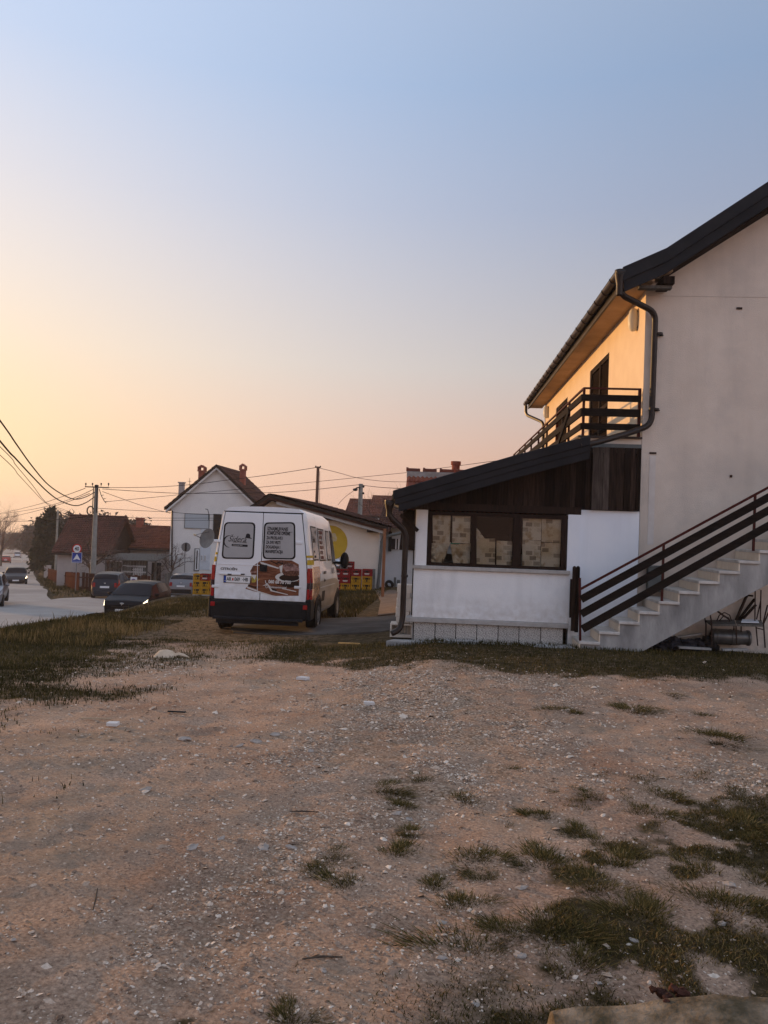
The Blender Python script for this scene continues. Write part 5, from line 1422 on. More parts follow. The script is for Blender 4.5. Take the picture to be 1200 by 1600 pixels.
# side lettering
def sidetext(body, size, y, z, par, m, sx=.6):
    t = 4 + (z - 1.34) / .86; p = vl_.pt(y, t)
    text(body, size, par, (p.x + .013, y, z), (R(82), 0, R(90)), m, sx=sx)
mtx = mat('letter_red_brown', (.14, .04, .04), None, rough=.5)
for k, b_ in enumerate(('IZNAJMLJIVANJE', 'KOMPLETNE', 'OPREME ZA', 'PROSLAVE I ZA', 'SVE VRSTE', 'DOGAĐAJA')): sidetext(b_, .10, 1.24, 2.02 - k * .105, van, mtx, .75)
sidetext('Šidera', .19, .42, 1.86, van, mt_, .7); sidetext('EVENT', .06, .46, 1.62, van, mt_, .8); sidetext('OPREMA', .07, .46, 1.52, van, mt_, .8)
for k, b_ in enumerate(('060 68 70 700', '@sidera')):
    p = vl_.pt(1.7, 3.5 - k * .5); text(b_, .09, van, (p.x + .015, 1.45, p.z), (R(90), 0, R(90)), mt_, sx=.7)
mb = MB(); b = vl_.pt(.7, 4.7); mb.ball((b.x + .004, .82, b.z + .06), .07, (.05, 1, .7), 8, 6); mb.build('emblem_hat', mt_, van, world=False)

# ------------------------------------------------------------------ CARS
def car(label, px, py, Y, rz, col, L=4.1, Wd=1.75, H=1.47, style='hatch', front_lit=False, rear=None, detail=2, name='car'):
    x = at(px, py, Y).x; z = gz(x, Y) if not (float(main_right(Y)) - 8.2 < x < float(main_right(Y))) else float(zroad(Y)) + .03
    z = float(zroad(Y)) + .035
    root = thing(name, label, 'car', (x, Y, z), rz)
    hl = L / 2
    if style == 'hatch':
        ty = [-hl, -hl + .03, -hl + .12, -hl + .30, -hl + .72, -hl + 1.3, -.1, .45, hl - .95, hl - .80, hl - .25, hl - .05, hl]
        tz = [.55, .86, .98, 1.18, H - .09, H - .01, H, H - .07, .99, .93, .80, .66, .45]
    elif style == 'tall':
        ty = [-hl, -hl + .03, -hl + .10, -hl + .22, -hl + .45, -hl + 1.0, -.1, .5, hl - .85, hl - .70, hl - .2, hl - .05, hl]
        tz = [.5, .84, 1.0, 1.22, H - .08, H - .01, H, H - .06, 1.02, .95, .83, .68, .45]
    else:
        ty = [-hl, -hl + .04, -hl + .15, -hl + .7, -hl + 1.35, -hl + 1.7, -.05, .5, hl - 1.25, hl - 1.1, hl - .25, hl - .05, hl]
        tz = [.5, .8, .98, 1.02, H - .07, H - .01, H, H - .07, .98, .92, .78, .64, .45]
    belt = lambda y: float(np.interp(y, [-hl, 0, hl], [.97, .93, .84]))
    def ring(y):
        zt = float(np.interp(y, ty, tz)); zb = min(belt(y), zt - .03)
        w = Wd / 2 * float(np.interp(abs(y), [0, hl - .9, hl - .35, hl - .08, hl], [1, 1, .96, .86, .76]))
        g = min(1, max(0, (zt - zb - .03) / .42))
        wr = w * (.955 - .20 * g)
        return [(w * .86, .20), (w * .96, .30), (w, .58), (w * .975, zb), (wr + .02, zb + (zt - zb) * .86), (wr * .86, zt - .012), (0, zt + .012)]
    ys_ = sorted(set([round(v, 3) for v in ty] + [round(-hl + L * k / 22, 3) for k in range(23)]))
    lf = Loft(ys_, ring)
    lf.body().build('body', col, root, smooth=True, world=False)
    iR = [i for i, z_ in enumerate(tz) if z_ == H][0]
    yr = ty[iR]
    # windscreen and rear window
    a, b = ty[7] - .02, ty[8] + .0
    mb = MB()
    for s in (1, -1): lf.patch(a, b, 4.25, 6, s, .008, 6, 5, mb=mb)
    mb.build('windscreen', m_carglass, root, smooth=True, world=False)
    a, b = (ty[3] + .0, ty[4] + .02) if style != 'sedan' else (ty[3] + .05, ty[4] - .02)
    mb = MB()
    for s in (1, -1): lf.patch(a - .04, b, 4.3, 6, s, .008, 5, 5, mb=mb)
    mb.build('rear_window', m_carglass, root, smooth=True, world=False)
    for s in (1, -1):
        f0, f1 = ty[7] - .05, .02
        lf.patch(.04, ty[8] - .12, 3.12, 3.95, s, .007, 5, 3, y1t=ty[7] - .02).build('side_window', m_carglass, root, smooth=True, world=False)
        lf.patch(ty[4] + .02 if style != 'sedan' else ty[4] - .15, -.03, 3.12, 3.95, s, .007, 5, 3, y0t=ty[4] + .22).build('side_window', m_carglass, root, smooth=True, world=False)
        if detail > 1:
            lf.patch(.0, .012, .9, 4.0, s, .003, 1, 6).build('door_gap', m_black, root, world=False)
            lf.patch(-.98, -.86, 2.65, 2.8, s, .015, 2, 1).build('door_handle', col, root, world=False); lf.patch(.1, .22, 2.65, 2.8, s, .015, 2, 1).build('door_handle', col, root, world=False)
        wy = hl - .82, -hl + .72
        for y in wy:
            MB().lathe([(0, 0), (.345, 0), (.345, .012)], (s * (Wd / 2 - .025), y, .33), (s, 0, 0), 20).build('wheel_arch', m_black, root, world=False)
            wheel(root, s * (Wd / 2 - .085), y, .305, .19, s)
        MB().ball((s * (Wd / 2 + .09), hl - 1.32, .98), .10, (1.0, .55, .72), 8, 6).build('mirror', col if detail > 1 else m_black, root, smooth=True, world=False)
        # lamps
        hm = m_headl if front_lit else m_headoff
        lf.patch(hl - .48, hl - .06, 2.35, 3.3, s, .012, 5, 3, y0t=hl - .62).build('headlight', hm, root, smooth=True, world=False)
        mb = lf.patch(-hl + .02, -hl + .32, 2.55, 3.6, s, .012, 4, 3)
        mb.bb((s * Wd * .31, -hl - .012, .72), (s * Wd * .385, -hl + .06, .96)); mb.build('tail_light', m_lens_red, root, smooth=False, world=False)
    mb = MB(); mb.box((0, -hl + .0, .40), (Wd * .74, .1, .26)); mb.build('rear_bumper', rear or m_black, root, world=False, bevel=.04)
    MB().box((0, -hl - .03, .72 if style != 'hatch' else .66), (.50, .02, .11)).build('number_plate', m_signwhite, root, world=False)
    mb = MB(); mb.box((0, hl - .01, .36), (Wd * .72, .08, .2)); mb.build('front_grille', m_black, root, world=False, bevel=.03)
    MB().box((0, hl + .035, .44), (.50, .02, .11)).build('number_plate', m_signwhite, root, world=False)
    MB().box((0, -hl + .02, .93), (.09, .03, .06)).build('badge', m_steel, root, world=False)
    return root, lf, hl
p_blk = mat('paint_black', (.006, .007, .010), None, rough=.25, spec=.04); p_navy = mat('paint_navy', (.014, .020, .03), None, rough=.35, spec=.25)
p_gry = mat('paint_grey', (.20, .20, .21), None, rough=.35, metal=.3, coat=.5); p_dk = mat('paint_dark', (.02, .018, .022), None, rough=.3, spec=.3)
p_red = mat('paint_red', (.32, .02, .018), None, rough=.3, coat=.6); p_sil = mat('paint_silver', (.48, .49, .50), None, rough=.35, metal=.3, coat=.5)
c1, lf1, hl1 = car('glossy black hatchback with lit headlights coming out behind the grass bank', 217, 955, 32.3, R(183), p_blk, 4.2, 1.78, 1.47, 'hatch', True)
mb = MB()
for (x, z, a, b) in ((0, .755, .07, .055), (-.05, .765, .05, .03), (.05, .765, .05, .03), (.015, .72, .03, .05)): mb.ball((x, hl1 + .0, z - .04), 1, (a * .7, .012, b * .8), 8, 6)
mb.build('front_emblem', m_steel, c1, world=False)
MB().box((0, hl1 - .02, .58), (.9, .06, .05)).build('upper_grille', m_black, c1, world=False)
car('dark blue small hatchback parked with its tail to us by brown fence', 173, 935, 44.0, R(13), p_navy, 3.85, 1.66, 1.48, 'tall', False, p_navy)
car('grey hatchback seen from behind beside the yellow crates', 293, 928, 49.5, R(6), p_gry, 4.1, 1.78, 1.46, 'tall', False)
car('dark saloon with both headlights on coming up the road', 24.5, 915, 64, R(209), p_dk, 4.4, 1.76, 1.45, 'sedan', True, detail=1)
car('small red car driving away far down the road', 9, 881, 140, R(29), p_red, 4.0, 1.75, 1.45, 'hatch', False, detail=1)
car('pale silver car parked far off on the road shoulder', 27, 873, 188, R(29), p_sil, 4.2, 1.75, 1.5, 'sedan', False, detail=1)
car('grey car cut off by the left picture edge', -24, 950, 35, R(206), p_gry, 4.2, 1.78, 1.47, 'hatch', False)
# ================================================================== NEIGHBOURING BUILDINGS
def wavy_roof(P00, P10, P01, P11, rows, cols, amp, name, m, par, world=True):
    """tiles as ribs and stepped courses: P00->P10 along the eave, P01->P11 along the ridge"""
    P00, P10, P01, P11 = map(Vector, (P00, P10, P01, P11)); nrm_ = (P10 - P00).cross(P01 - P00).normalized()
    if nrm_.z < 0: nrm_ = -nrm_
    V, F = [], []; q = 4; nc = cols * q
    for r in range(rows):
        for e in (0, 1):
            v = (r + e) / rows
            for c in range(nc + 1):
                u = c / nc; p = (P00 * (1 - u) + P10 * u) * (1 - v) + (P01 * (1 - u) + P11 * u) * v
                h = amp * (.5 + .5 * math.cos(2 * math.pi * (c % q) / q)) + (amp * 1.0 if e == 0 else 0)
                V.append(p + nrm_ * h)
    for k in range(rows * 2 - 1):
        for c in range(nc): a = k * (nc + 1) + c; F.append((a, a + 1, a + nc + 2, a + nc + 1))
    mb = MB(); mb.add(V, F); return stuff(mb.build(name, m, par, world=world, norm=False))

def chimney(par, x, y, z0, z1, w, m=m_brick, cap=True, holes=False):
    mb = MB(); mb.bb((x - w / 2, y - w / 2, z0), (x + w / 2, y + w / 2, z1)); c = mb.build('chimney', m, par)
    mb = MB(); mb.bb((x - w * .65, y - w * .65, z1 + .001), (x + w * .65, y + w * .65, z1 + .1))
    if cap:
        for sx in (-1, 1):
            for sy in (-1, 1): mb.bb((x + sx * w * .5 - .06, y + sy * w * .5 - .06, z1 + .1), (x + sx * w * .5 + .06, y + sy * w * .5 + .06, z1 + .34))
        mb.prism([(x - w * .7, y - w * .7, z1 + .34), (x + w * .7, y - w * .7, z1 + .34), (x, y - w * .7, z1 + .55)], (0, w * 1.4, 0))
    mb.build('chimney_cap', m, c); return c

# --- white low building with the yellow disc
YL = 32.4
lb_ = thing('low_building', 'low cream building with brown tiled roof and yellow disc on its wall', 'building', at(500, 922, YL))
ap = at(421, 772, YL - .5); rt_ = at(606, 823, YL - .5); wr = at(591.5, 870, YL).x
slp = (ap.z - rt_.z) / (rt_.x - ap.x)
def lz(x): return ap.z - (x - ap.x) * slp if x > ap.x else ap.z - (ap.x - x) * .75
xL = ap.x - 2.1
z_b = -1.75
mb = MB(); mb.prism([(xL + .3, YL, z_b), (wr, YL, z_b), (wr, YL, lz(wr) - .28), (ap.x, YL, lz(ap.x) - .28), (xL + .3, YL, lz(xL + .3) - .28)], (0, .3, 0)); mb.build('front_wall', m_lowwall, lb_)
MB().bb((xL + .3, YL + .3, z_b), (xL + .6, 44, lz(xL + .3) - .3)).build('side_wall', m_brick, lb_)  # unseen wall, dark brick made up to dull its reflection in the car
YB2 = 44.5
mb = MB()
for (xa_, xb_) in ((xL, ap.x), (ap.x, rt_.x)):
    mb.prism([(xa_, YL - .5, lz(xa_) - .22), (xb_, YL - .5, lz(xb_) - .22), (xb_, YL - .5, lz(xb_) - .02), (xa_, YL - .5, lz(xa_) - .02)], (0, YB2 - YL, 0))
mb.build('roof', m_tilebr, lb_)
wavy_roof((rt_.x + .05, YL - .52, lz(rt_.x)), (rt_.x + .05, YB2, lz(rt_.x)), (ap.x, YL - .52, lz(ap.x)), (ap.x, YB2, lz(ap.x)), 16, 50, .035, 'roof_tile', m_tilebr, lb_)
wavy_roof((xL, YL - .52, lz(xL)), (xL, YB2, lz(xL)), (ap.x, YL - .52, lz(ap.x)), (ap.x, YB2, lz(ap.x)), 8, 50, .035, 'roof_tile', m_tilebr, lb_)
mb = MB(); mb.prism([(ap.x, YL - .54, lz(ap.x) - .02), (rt_.x, YL - .54, lz(rt_.x) - .02), (rt_.x, YL - .54, lz(rt_.x) - .13), (ap.x, YL - .54, lz(ap.x) - .13)], (0, .035, 0)); mb.build('verge_board', m_gutter, lb_)
mb = MB(); mb.prism([(ap.x + .3, YL - .46, lz(ap.x + .3) - .16), (rt_.x - .15, YL - .46, lz(rt_.x - .15) - .16), (rt_.x - .2, YL - .46, lz(rt_.x - .2) - .34), (ap.x + .3, YL - .46, lz(ap.x + .3) - .34)], (0, .05, 0)); mb.build('barge_board', m_stone_cap, lb_)
mb = MB(); mb.prism([(ap.x, YL - .54, lz(ap.x)), (xL, YL - .54, lz(xL)), (xL, YL - .54, lz(xL) - .14), (ap.x, YL - .54, lz(ap.x) - .14)], (0, .035, 0)); mb.build('verge_board', m_gutter, lb_)
for px in (511, 583): p = at(px, 800, YL - .25); MB().bb((p.x - .22, YL - .4, lz(p.x) - .42), (p.x + .22, YL - .02, lz(p.x) - .30)).build('purlin_end', m_plank, lb_)
# the disc, with faint pale figures inside
dc = at(516, 848, YL - .01); rad = abs(at(543, 848, YL).x - dc.x)
dsk = MB().lathe([(0, 0), (rad, 0), (rad, .012), (0, .012)], (dc.x, YL - .014, dc.z), (0, 1, 0), 40).build('yellow_disc', m_gold, lb_)
mfade = mat('faded_print', (.52, .42, .24), (.60, .52, .36), 6, .8)
for (dx_, dz_, sx_, sz_) in ((-.12, .25, .16, .13), (.12, .32, .12, .10), (-.28, .10, .10, .12), (.05, .12, .13, .10), (.22, .18, .06, .12)):
    MB().ball((dc.x + dx_, YL - .014, dc.z + dz_), 1, (sx_, .008, sz_), 14, 8).build('disc_print', mfade, dsk)
# recessed part with arch frame and small window
a = at(594, 925, YL + 1.6); b = at(660, 826, YL + 1.6)
MB().bb((wr - .3, YL + 1.6, z_b), (b.x + 1.0, YL + 1.8, lz(rt_.x) - .05)).build('recessed_wall', m_bluewall, lb_)
MB().bb((wr - .3, YL + .3, z_b), (wr - .01, YL + 1.6, lz(wr) - .3)).build('side_wall', m_bluewall, lb_)
tb = MB(); tb.tube([at(590, 924, YL - .1), at(596.5, 846, YL - .1), at(599, 840, YL - .1), at(612, 836, YL - .1), at(640, 830, YL - .1)], .075, 6); tb.build('arch_frame', m_flash, lb_)
a, b = at(611, 858, YL + 1.59), at(624.5, 842, YL + 1.59)
w_ = MB().bb((a.x, YL + 1.54, a.z), (b.x, YL + 1.6, b.z)).build('window', m_darkopen, lb_)
MB().bb((a.x + .19, YL + 1.50, a.z), (a.x + .24, YL + 1.54, b.z)).build('frame', m_signwhite, w_); MB().bb((b.x - .06, YL + 1.50, a.z), (b.x, YL + 1.54, b.z)).build('frame', m_signwhite, w_)
MB().bb((a.x - .12, YL + 1.4, a.z - .1), (a.x + .02, YL + 1.56, b.z + .3)).build('shutter_box', m_black, w_)
wavy_roof((wr - .2, YL + .9, lz(rt_.x) - .05), (3.0, YL + .9, lz(rt_.x) - .15), (wr - .2, YL + 5, lz(rt_.x) + 1.0), (3.0, YL + 5, lz(rt_.x) + .9), 12, 26, .035, 'roof_tile', m_tilebr, lb_)
MB().bb((at(597.5, 870, 26).x, 26, gz(-1.9, 26) - .1), (at(602, 870, 26).x, 26.1, at(600, 826, 26).z)).build('porch_post', mat('orange_wood', (.22, .10, .055), (.28, .135, .075), 3, .8, stretch=(4, 4, 1)), lb_)
# satellite dish on its left side
dh = at(326, 842, YL + .3)
sat = thing('satellite_dish', 'round pale satellite dish mounted beside the van facing left', 'satellite dish', (dh.x, YL + .3, dh.z), tuple(Vector((-.48, -.84, .26)).to_track_quat('Z', 'Y').to_euler()))
MB().lathe([(0, .0), (.15, .01), (.30, .045), (.43, .11), (.44, .105), (.30, .03), (.15, -.008), (0, -.018)], n=26).build('reflector', mat('dish_grey', (.16, .155, .15), (.22, .215, .21), 4, .7), sat, smooth=True, world=False)
MB().tube([(-.38, 0, .10), (-.22, 0, .62)], .016, 6).tube([(.0, .30, .06), (-.2, 0, .62)], .010, 6).build('feed_arm', m_black, sat, world=False)
MB().lathe([(0, 0), (.045, 0), (.05, .12), (.03, .2), (0, .2)], (-.22, 0, .56), (.2, 0, .6), 10).build('receiver_head', m_lampw, sat, world=False)
MB().tube([(0, 0, -.02), (0, 0, -.22), (-.32, 0, -.3)], .03, 8).build('bracket', m_redpost, sat, world=False)

# --- crates and kegs by the low building
def crate_mesh(col):
    mb = MB(); w, d, h = .40, .30, .285; t = .018
    for s in (-1, 1):
        for (z0_, z1_) in ((0, .045), (.06, .15), (.235, h)): mb.bb((s * (w / 2 - t), -d / 2, z0_), (s * w / 2, d / 2, z1_)); mb.bb((-w / 2 + t, s * (d / 2 - t), z0_), (w / 2 - t, s * d / 2, z1_))
        for sx in (-1, 1): mb.bb((sx * (w / 2 - .06), s * (d / 2 - t) - .001 * s, .0), (sx * (w / 2 - t), s * (d / 2) + .001 * s, h))
        mb.bb((-.1, s * (d / 2 - t), .15), (-.075, s * d / 2, .235)); mb.bb((.075, s * (d / 2 - t), .15), (.1, s * d / 2, .235))
        for sy in (-1, 1): mb.bb((s * (w / 2 - t), sy * (d / 2 - .05), .04), (s * w / 2 + .001 * s, sy * (d / 2 - t), .24))
    mb.bb((-w / 2 + t, -d / 2 + t, .0), (w / 2 - t, d / 2 - t, .02)); mb.bb((-w / 2 + .03, -d / 2 + .03, .02), (w / 2 - .03, d / 2 - .03, .22), 1)
    return mb.mesh('crate', [col, m_darkopen])
crm = {'red': crate_mesh(m_red), 'yellow': crate_mesh(m_yellow)}
pm_r = MB().box((0, -.152, .105), (.2, .003, .035)).box((0, -.152, .07), (.16, .003, .012)).mesh('print', m_print)
pm_y = MB().lathe([(0, 0), (.04, 0)], (0, -.152, .105), (0, 1, 0), 10).box((-.09, -.152, .105), (.05, .003, .02)).box((.09, -.152, .105), (.05, .003, .02)).mesh('print', m_darkprint)
def crate(x, y, z, c, label, rz=0):
    t = thing('beer_crate', label, 'crate', (x, y, z), rz, 'bottle crates stacked outdoors')
    for nme, me in (('shell', crm[c]), ('print', pm_r if c == 'red' else pm_y)):
        o = bpy.data.objects.new(nme, me); C.objects.link(o); o.parent = t
    return t
YC = 31.3
colx = [at(px, 912, YC).x for px in (540, 556.5, 573.5)]
STK = [('yellow', 'red', 'red'), ('yellow', 'yellow', 'red'), ('yellow', 'yellow', 'red')]
posn = ['column nearest the van', 'middle column', 'column nearest the grey stake']
lev = ['bottom', 'second', 'third']
for k, x in enumerate(colx):
    z = gz(x, YC) + .02
    for j, c in enumerate(STK[k]):
        crate(x, YC, z, c, f'{c} bottle crate, {lev[j]} from the ground in the {posn[k]}', random.uniform(-.05, .05)); z += .29
crate(at(546, 886, YC + .35).x, YC + .4, gz(colx[0], YC) + .02 + .87, 'red', 'red bottle crate highest of all, below the steel kegs'.replace('below', 'beside'), .1)
z = gz(colx[0], YC + .4) + .02
for j, c in enumerate(('yellow', 'red', 'red')): crate(at(546, 886, YC + .4).x, YC + .4, z + .29 * j, c, f'{c} bottle crate at the back, {lev[j]} under the highest crate', .08)
for px, lab in ((527.5, 'steel keg partly hidden by the van mirror'), (538.5, 'steel keg standing right of the van mirror on red crates')):
    q = at(px, 880, YC + .05); zk = gz(q.x, YC) + .02 + .87 if px > 530 else gz(q.x, YC) + .02 + .87
    kg = thing('steel_keg', lab, 'keg', (q.x - .0, YC + .0, zk), 0, 'steel kegs')
    MB().lathe([(0, 0), (.125, 0), (.135, .03), (.14, .10), (.15, .12), (.14, .14), (.14, .24), (.15, .26), (.14, .28), (.135, .36), (.10, .40), (0, .405)], n=18).build('barrel', m_steel, kg, smooth=True, world=False)
    MB().lathe([(.03, .40), (.03, .43), (0, .43)], n=10).build('valve', m_steel, kg, world=False)
for j in range(3): crate(at(527.5, 900, YC).x, YC, gz(colx[0], YC) + .02 + .29 * j, 'red', f'red bottle crate, {lev[j]} from the ground, mostly behind the van', 0)
p = at(583.5, 924, YC); tag(MB().bb((p.x - .05, YC - .04, gz(p.x, YC) - .2), (p.x + .05, YC + .04, at(583.5, 889, YC).z)).build('stake', m_flash), 'grey upright stake right of the crates', 'stake')
# the crates left of the van
YC2 = 31.8
for k, (px, cols, base) in enumerate(((310, ('yellow', 'yellow', 'yellow'), 'taller yellow stack left of the van'), (320.5, ('yellow', 'yellow', 'red'), 'short stack half behind the van tail lamp'))):
    x = at(px, 920, YC2).x; z = at(px, 928.5, YC2).z
    for j, c in enumerate(cols): crate(x, YC2, z + .29 * j, c, f'{c} bottle crate, {lev[j]} in the {base}', .03 * k)
    tag(MB().bb((x - .2, YC2 - .15, z - .5), (x + .2, YC2 + .15, z - .003)).build('stone_block', m_concrete), f'concrete block carrying the {base}', 'block')
# clutter by the blue wall
for (px, py, h, lab) in ((608, 921, .45, 'dark round tyre leaning at the pale blue wall'),):
    p = at(px, py, YL + 1.2); t = thing('old_tyre', lab, 'tyre', (p.x, YL + 1.2, gz(p.x, YL + 1.2) + .15)); MB().lathe([(.10, -.06), (.15, -.07), (.2, -.04), (.2, .04), (.15, .07), (.10, .06), (.10, -.06)], axis=(.3, 1, .3), n=16).build('tread', m_rubber, t, world=False, smooth=True)
for (px, w_, top, lab) in ((616.5, .1, 902, 'dark upright board leaning at the pale blue wall'), (622, .14, 906, 'short grey upright sheet near the downpipe')):
    p, q = at(px, 925, YL + 1.3), at(px, top, YL + 1.3); tag(MB().bb((p.x - w_ / 2, YL + 1.25, gz(p.x, YL + 1.3) - .1), (p.x + w_ / 2, YL + 1.3, q.z)).build('board', m_flash), lab, 'board')

# --- white gabled house
YH = 60.0
zb = float(zroad(YH)) - .6
l, r_ = at(266, 840, YH).x, at(402, 840, YH).x; apx = at(341, 727, YH); ez = at(262, 793, YH).z
wh = thing('white_house', 'white two storey gabled house with brick chimneys behind the cars', 'house', ((l + r_) / 2, YH, zb))
slw = (apx.z - ez) / (apx.x - (l - .35))
def wz(x): return apx.z - abs(x - apx.x) * slw
MB().prism([(l, YH, zb), (r_, YH, zb), (r_, YH, wz(r_) - .1), (apx.x, YH, apx.z - .1), (l, YH, wz(l) - .1)], (0, 6.4, 0)).build('wall', m_housew, wh)
for s, xx in ((-1, l - .4), (1, r_ + .4)):
    mb = MB(); mb.prism([(xx, YH - .5, wz(xx)), (apx.x, YH - .5, apx.z), (apx.x, YH - .5, apx.z - .14), (xx, YH - .5, wz(xx) - .14)], (0, 7.2, 0)); mb.build('roof', m_tilebr, wh)
    mb = MB(); mb.prism([(xx, YH - .55, wz(xx) + .05), (apx.x, YH - .55, apx.z + .05), (apx.x, YH - .55, apx.z - .18), (xx, YH - .55, wz(xx) - .18)], (0, .045, 0)); mb.build('verge_board', m_frame, wh)
    mb = MB(); mb.prism([(xx + .1 * -s, YH - .48, wz(xx) - .19), (apx.x, YH - .48, apx.z - .19), (apx.x, YH - .48, apx.z - .34), (xx - .1 * s, YH - .48, wz(xx) - .34)], (0, .3, 0)); mb.build('soffit', m_housew, wh)
    wavy_roof((xx, YH - .5, wz(xx)), (xx, YH + 6.7, wz(xx)), (apx.x, YH - .5, apx.z), (apx.x, YH + 6.7, apx.z), 12, 40, .04, 'roof_tile', m_tilebr, wh)
q = at(316, 733, YH + 2); chimney(wh, q.x, YH + 2, wz(q.x) - .3, at(316, 737, YH + 2).z, .48)
q = at(380, 730, YH + 2); chimney(wh, q.x, YH + 2, wz(q.x) - .3, at(380, 735, YH + 2).z, .42)
q = at(284, 760, YH + 6); chimney(wh, q.x, YH + 6, wz(q.x) - .3, at(284, 755, YH + 6).z, .42, m_farwall, False)
MB().tube([at(296, 770, YH + 3), at(296.5, 747, YH + 3)], .02, 4).tube([at(293.5, 752, YH + 3), at(299, 752, YH + 3)], .015, 4).build('antenna', m_black, wh)
def win(par, px0, py0, px1, py1, Y, m=m_darkopen, fr=m_signwhite, f=.07, nm='window', mull=True):
    a, b = at(px0, py1, Y), at(px1, py0, Y); yf = Y - .03
    o = MB().bb((a.x, yf - .02, a.z), (b.x, Y + .02, b.z)).build(nm, m, par)
    mb = MB(); mb.bb((a.x - f, yf - .04, a.z - f), (a.x, Y + .01, b.z + f)); mb.bb((b.x, yf - .04, a.z - f), (b.x + f, Y + .01, b.z + f)); mb.bb((a.x, yf - .04, a.z - f), (b.x, Y + .01, a.z)); mb.bb((a.x, yf - .04, b.z), (b.x, Y + .01, b.z + f))
    if mull: mb.bb(((a.x + b.x) / 2 - .03, yf - .03, a.z), ((a.x + b.x) / 2 + .03, Y, b.z))
    mb.build('frame', fr, o); return o
win(wh, 289, 804, 327, 824.5, YH, m_blue, m_flash, .04, mull=False); win(wh, 333, 804, 346, 845, YH, m_darkopen, m_flash, .04, mull=False)
a, b = at(312, 890, YH), at(330, 826, YH); MB().bb((a.x, YH - .05, a.z), (b.x, YH + .02, b.z)).build('wall_panel', m_bluewall, wh)
a, b = at(303, 892, YH), at(312, 857, YH); MB().bb((a.x, YH - .08, a.z), (b.x, YH + .02, b.z)).build('door_surround', m_flash, wh)
win(wh, 306.5, 860, 309.5, 889, YH - .09, m_darkopen, m_signwhite, .09, 'door', False)
win(wh, 315, 868, 316.3, 875, YH - .05, m_darkopen, m_signwhite, .04, mull=False); win(wh, 320, 868, 321.3, 875, YH - .05, m_darkopen, m_signwhite, .04, mull=False)
mb = MB(); mb.tube([at(326, 813, YH - .3), at(326, 802, YH - .3), at(324.5, 796, YH - .6), at(321, 795.3, YH - .8)], .03, 5); mb.build('lamp_arm', m_black, wh)
mb = MB(); mb.tube([at(263, 795, YH - .4), at(264, 797.5, YH - .3), at(269, 798, YH - .1), at(268.5, 890, YH - .1)], .06, 6); mb.build('downpipe', m_gutter, wh)
# dark fence and hedge in front of it
def fence(name, label, P, h, bw, gap, m, posts=None, group=None, var=.0):
    """P: ground polyline [(x,y)]; boards built one by one up to 300"""
    root = thing(name, label, 'fence', (P[0][0], P[0][1], 0)); cnt = 0
    for (x0, y0), (x1, y1) in zip(P[:-1], P[1:]):
        L = math.hypot(x1 - x0, y1 - y0); k = int(L / (bw + gap)); ux, uy = (x1 - x0) / L, (y1 - y0) / L; ang = math.atan2(uy, ux)
        me = MB().box((0, 0, h / 2), (bw, .022, h)).mesh('board', m)
        for i in range(k):
            t = (i + .5) * (bw + gap); x, y = x0 + ux * t, y0 + uy * t
            o = bpy.data.objects.new('board', me); C.objects.link(o); o.parent = root
            o.location = (x - P[0][0], y - P[0][1], gz(x, y) + random.uniform(-.03, .03) + .04); o.rotation_euler = (0, random.uniform(-.015, .015), ang); o.scale = (1, 1, 1 + random.uniform(-var, var)); cnt += 1
        n = max(2, int(L / 3))
        for zz in (.25, h - .25):
            rb = MB()
            for i in range(n):
                a, b = i / n, (i + 1) / n
                A_ = (x0 + (x1 - x0) * a, y0 + (y1 - y0) * a); B_ = (x0 + (x1 - x0) * b, y0 + (y1 - y0) * b)
                off = Vector((-uy, ux, 0)) * .04
                rb.bar(Vector((*A_, gz(*A_) + zz)) + off, Vector((*B_, gz(*B_) + zz)) + off, .04, .07)
            rb.build('rail', m, root)
    return root
fx = [(at(152, 905, 48.5).x + 3.5, 48.6), (at(124, 905, 48.2).x, 48.2), (at(75, 893, 85).x, 85)]
fence('brown_fence', 'reddish brown board fence along verge behind the road signs', fx, 1.15, .19, .02, m_fence, var=.02)
fence('dark_fence', 'dark board fence before the white house behind the grey hatchback', [(at(258, 905, 55).x, 55), (at(345, 905, 55).x, 55)], 1.35, .16, .01, m_greywood, var=.05)
p = at(73, 900, 86); tag(MB().bb((p.x - .35, 86, gz(p.x, 86) - .1), (p.x + .3, 86.4, gz(p.x, 86) + 1.5)).build('gate_pillar', m_farwall), 'pale pillar at the far end of the brown fence', 'pillar')

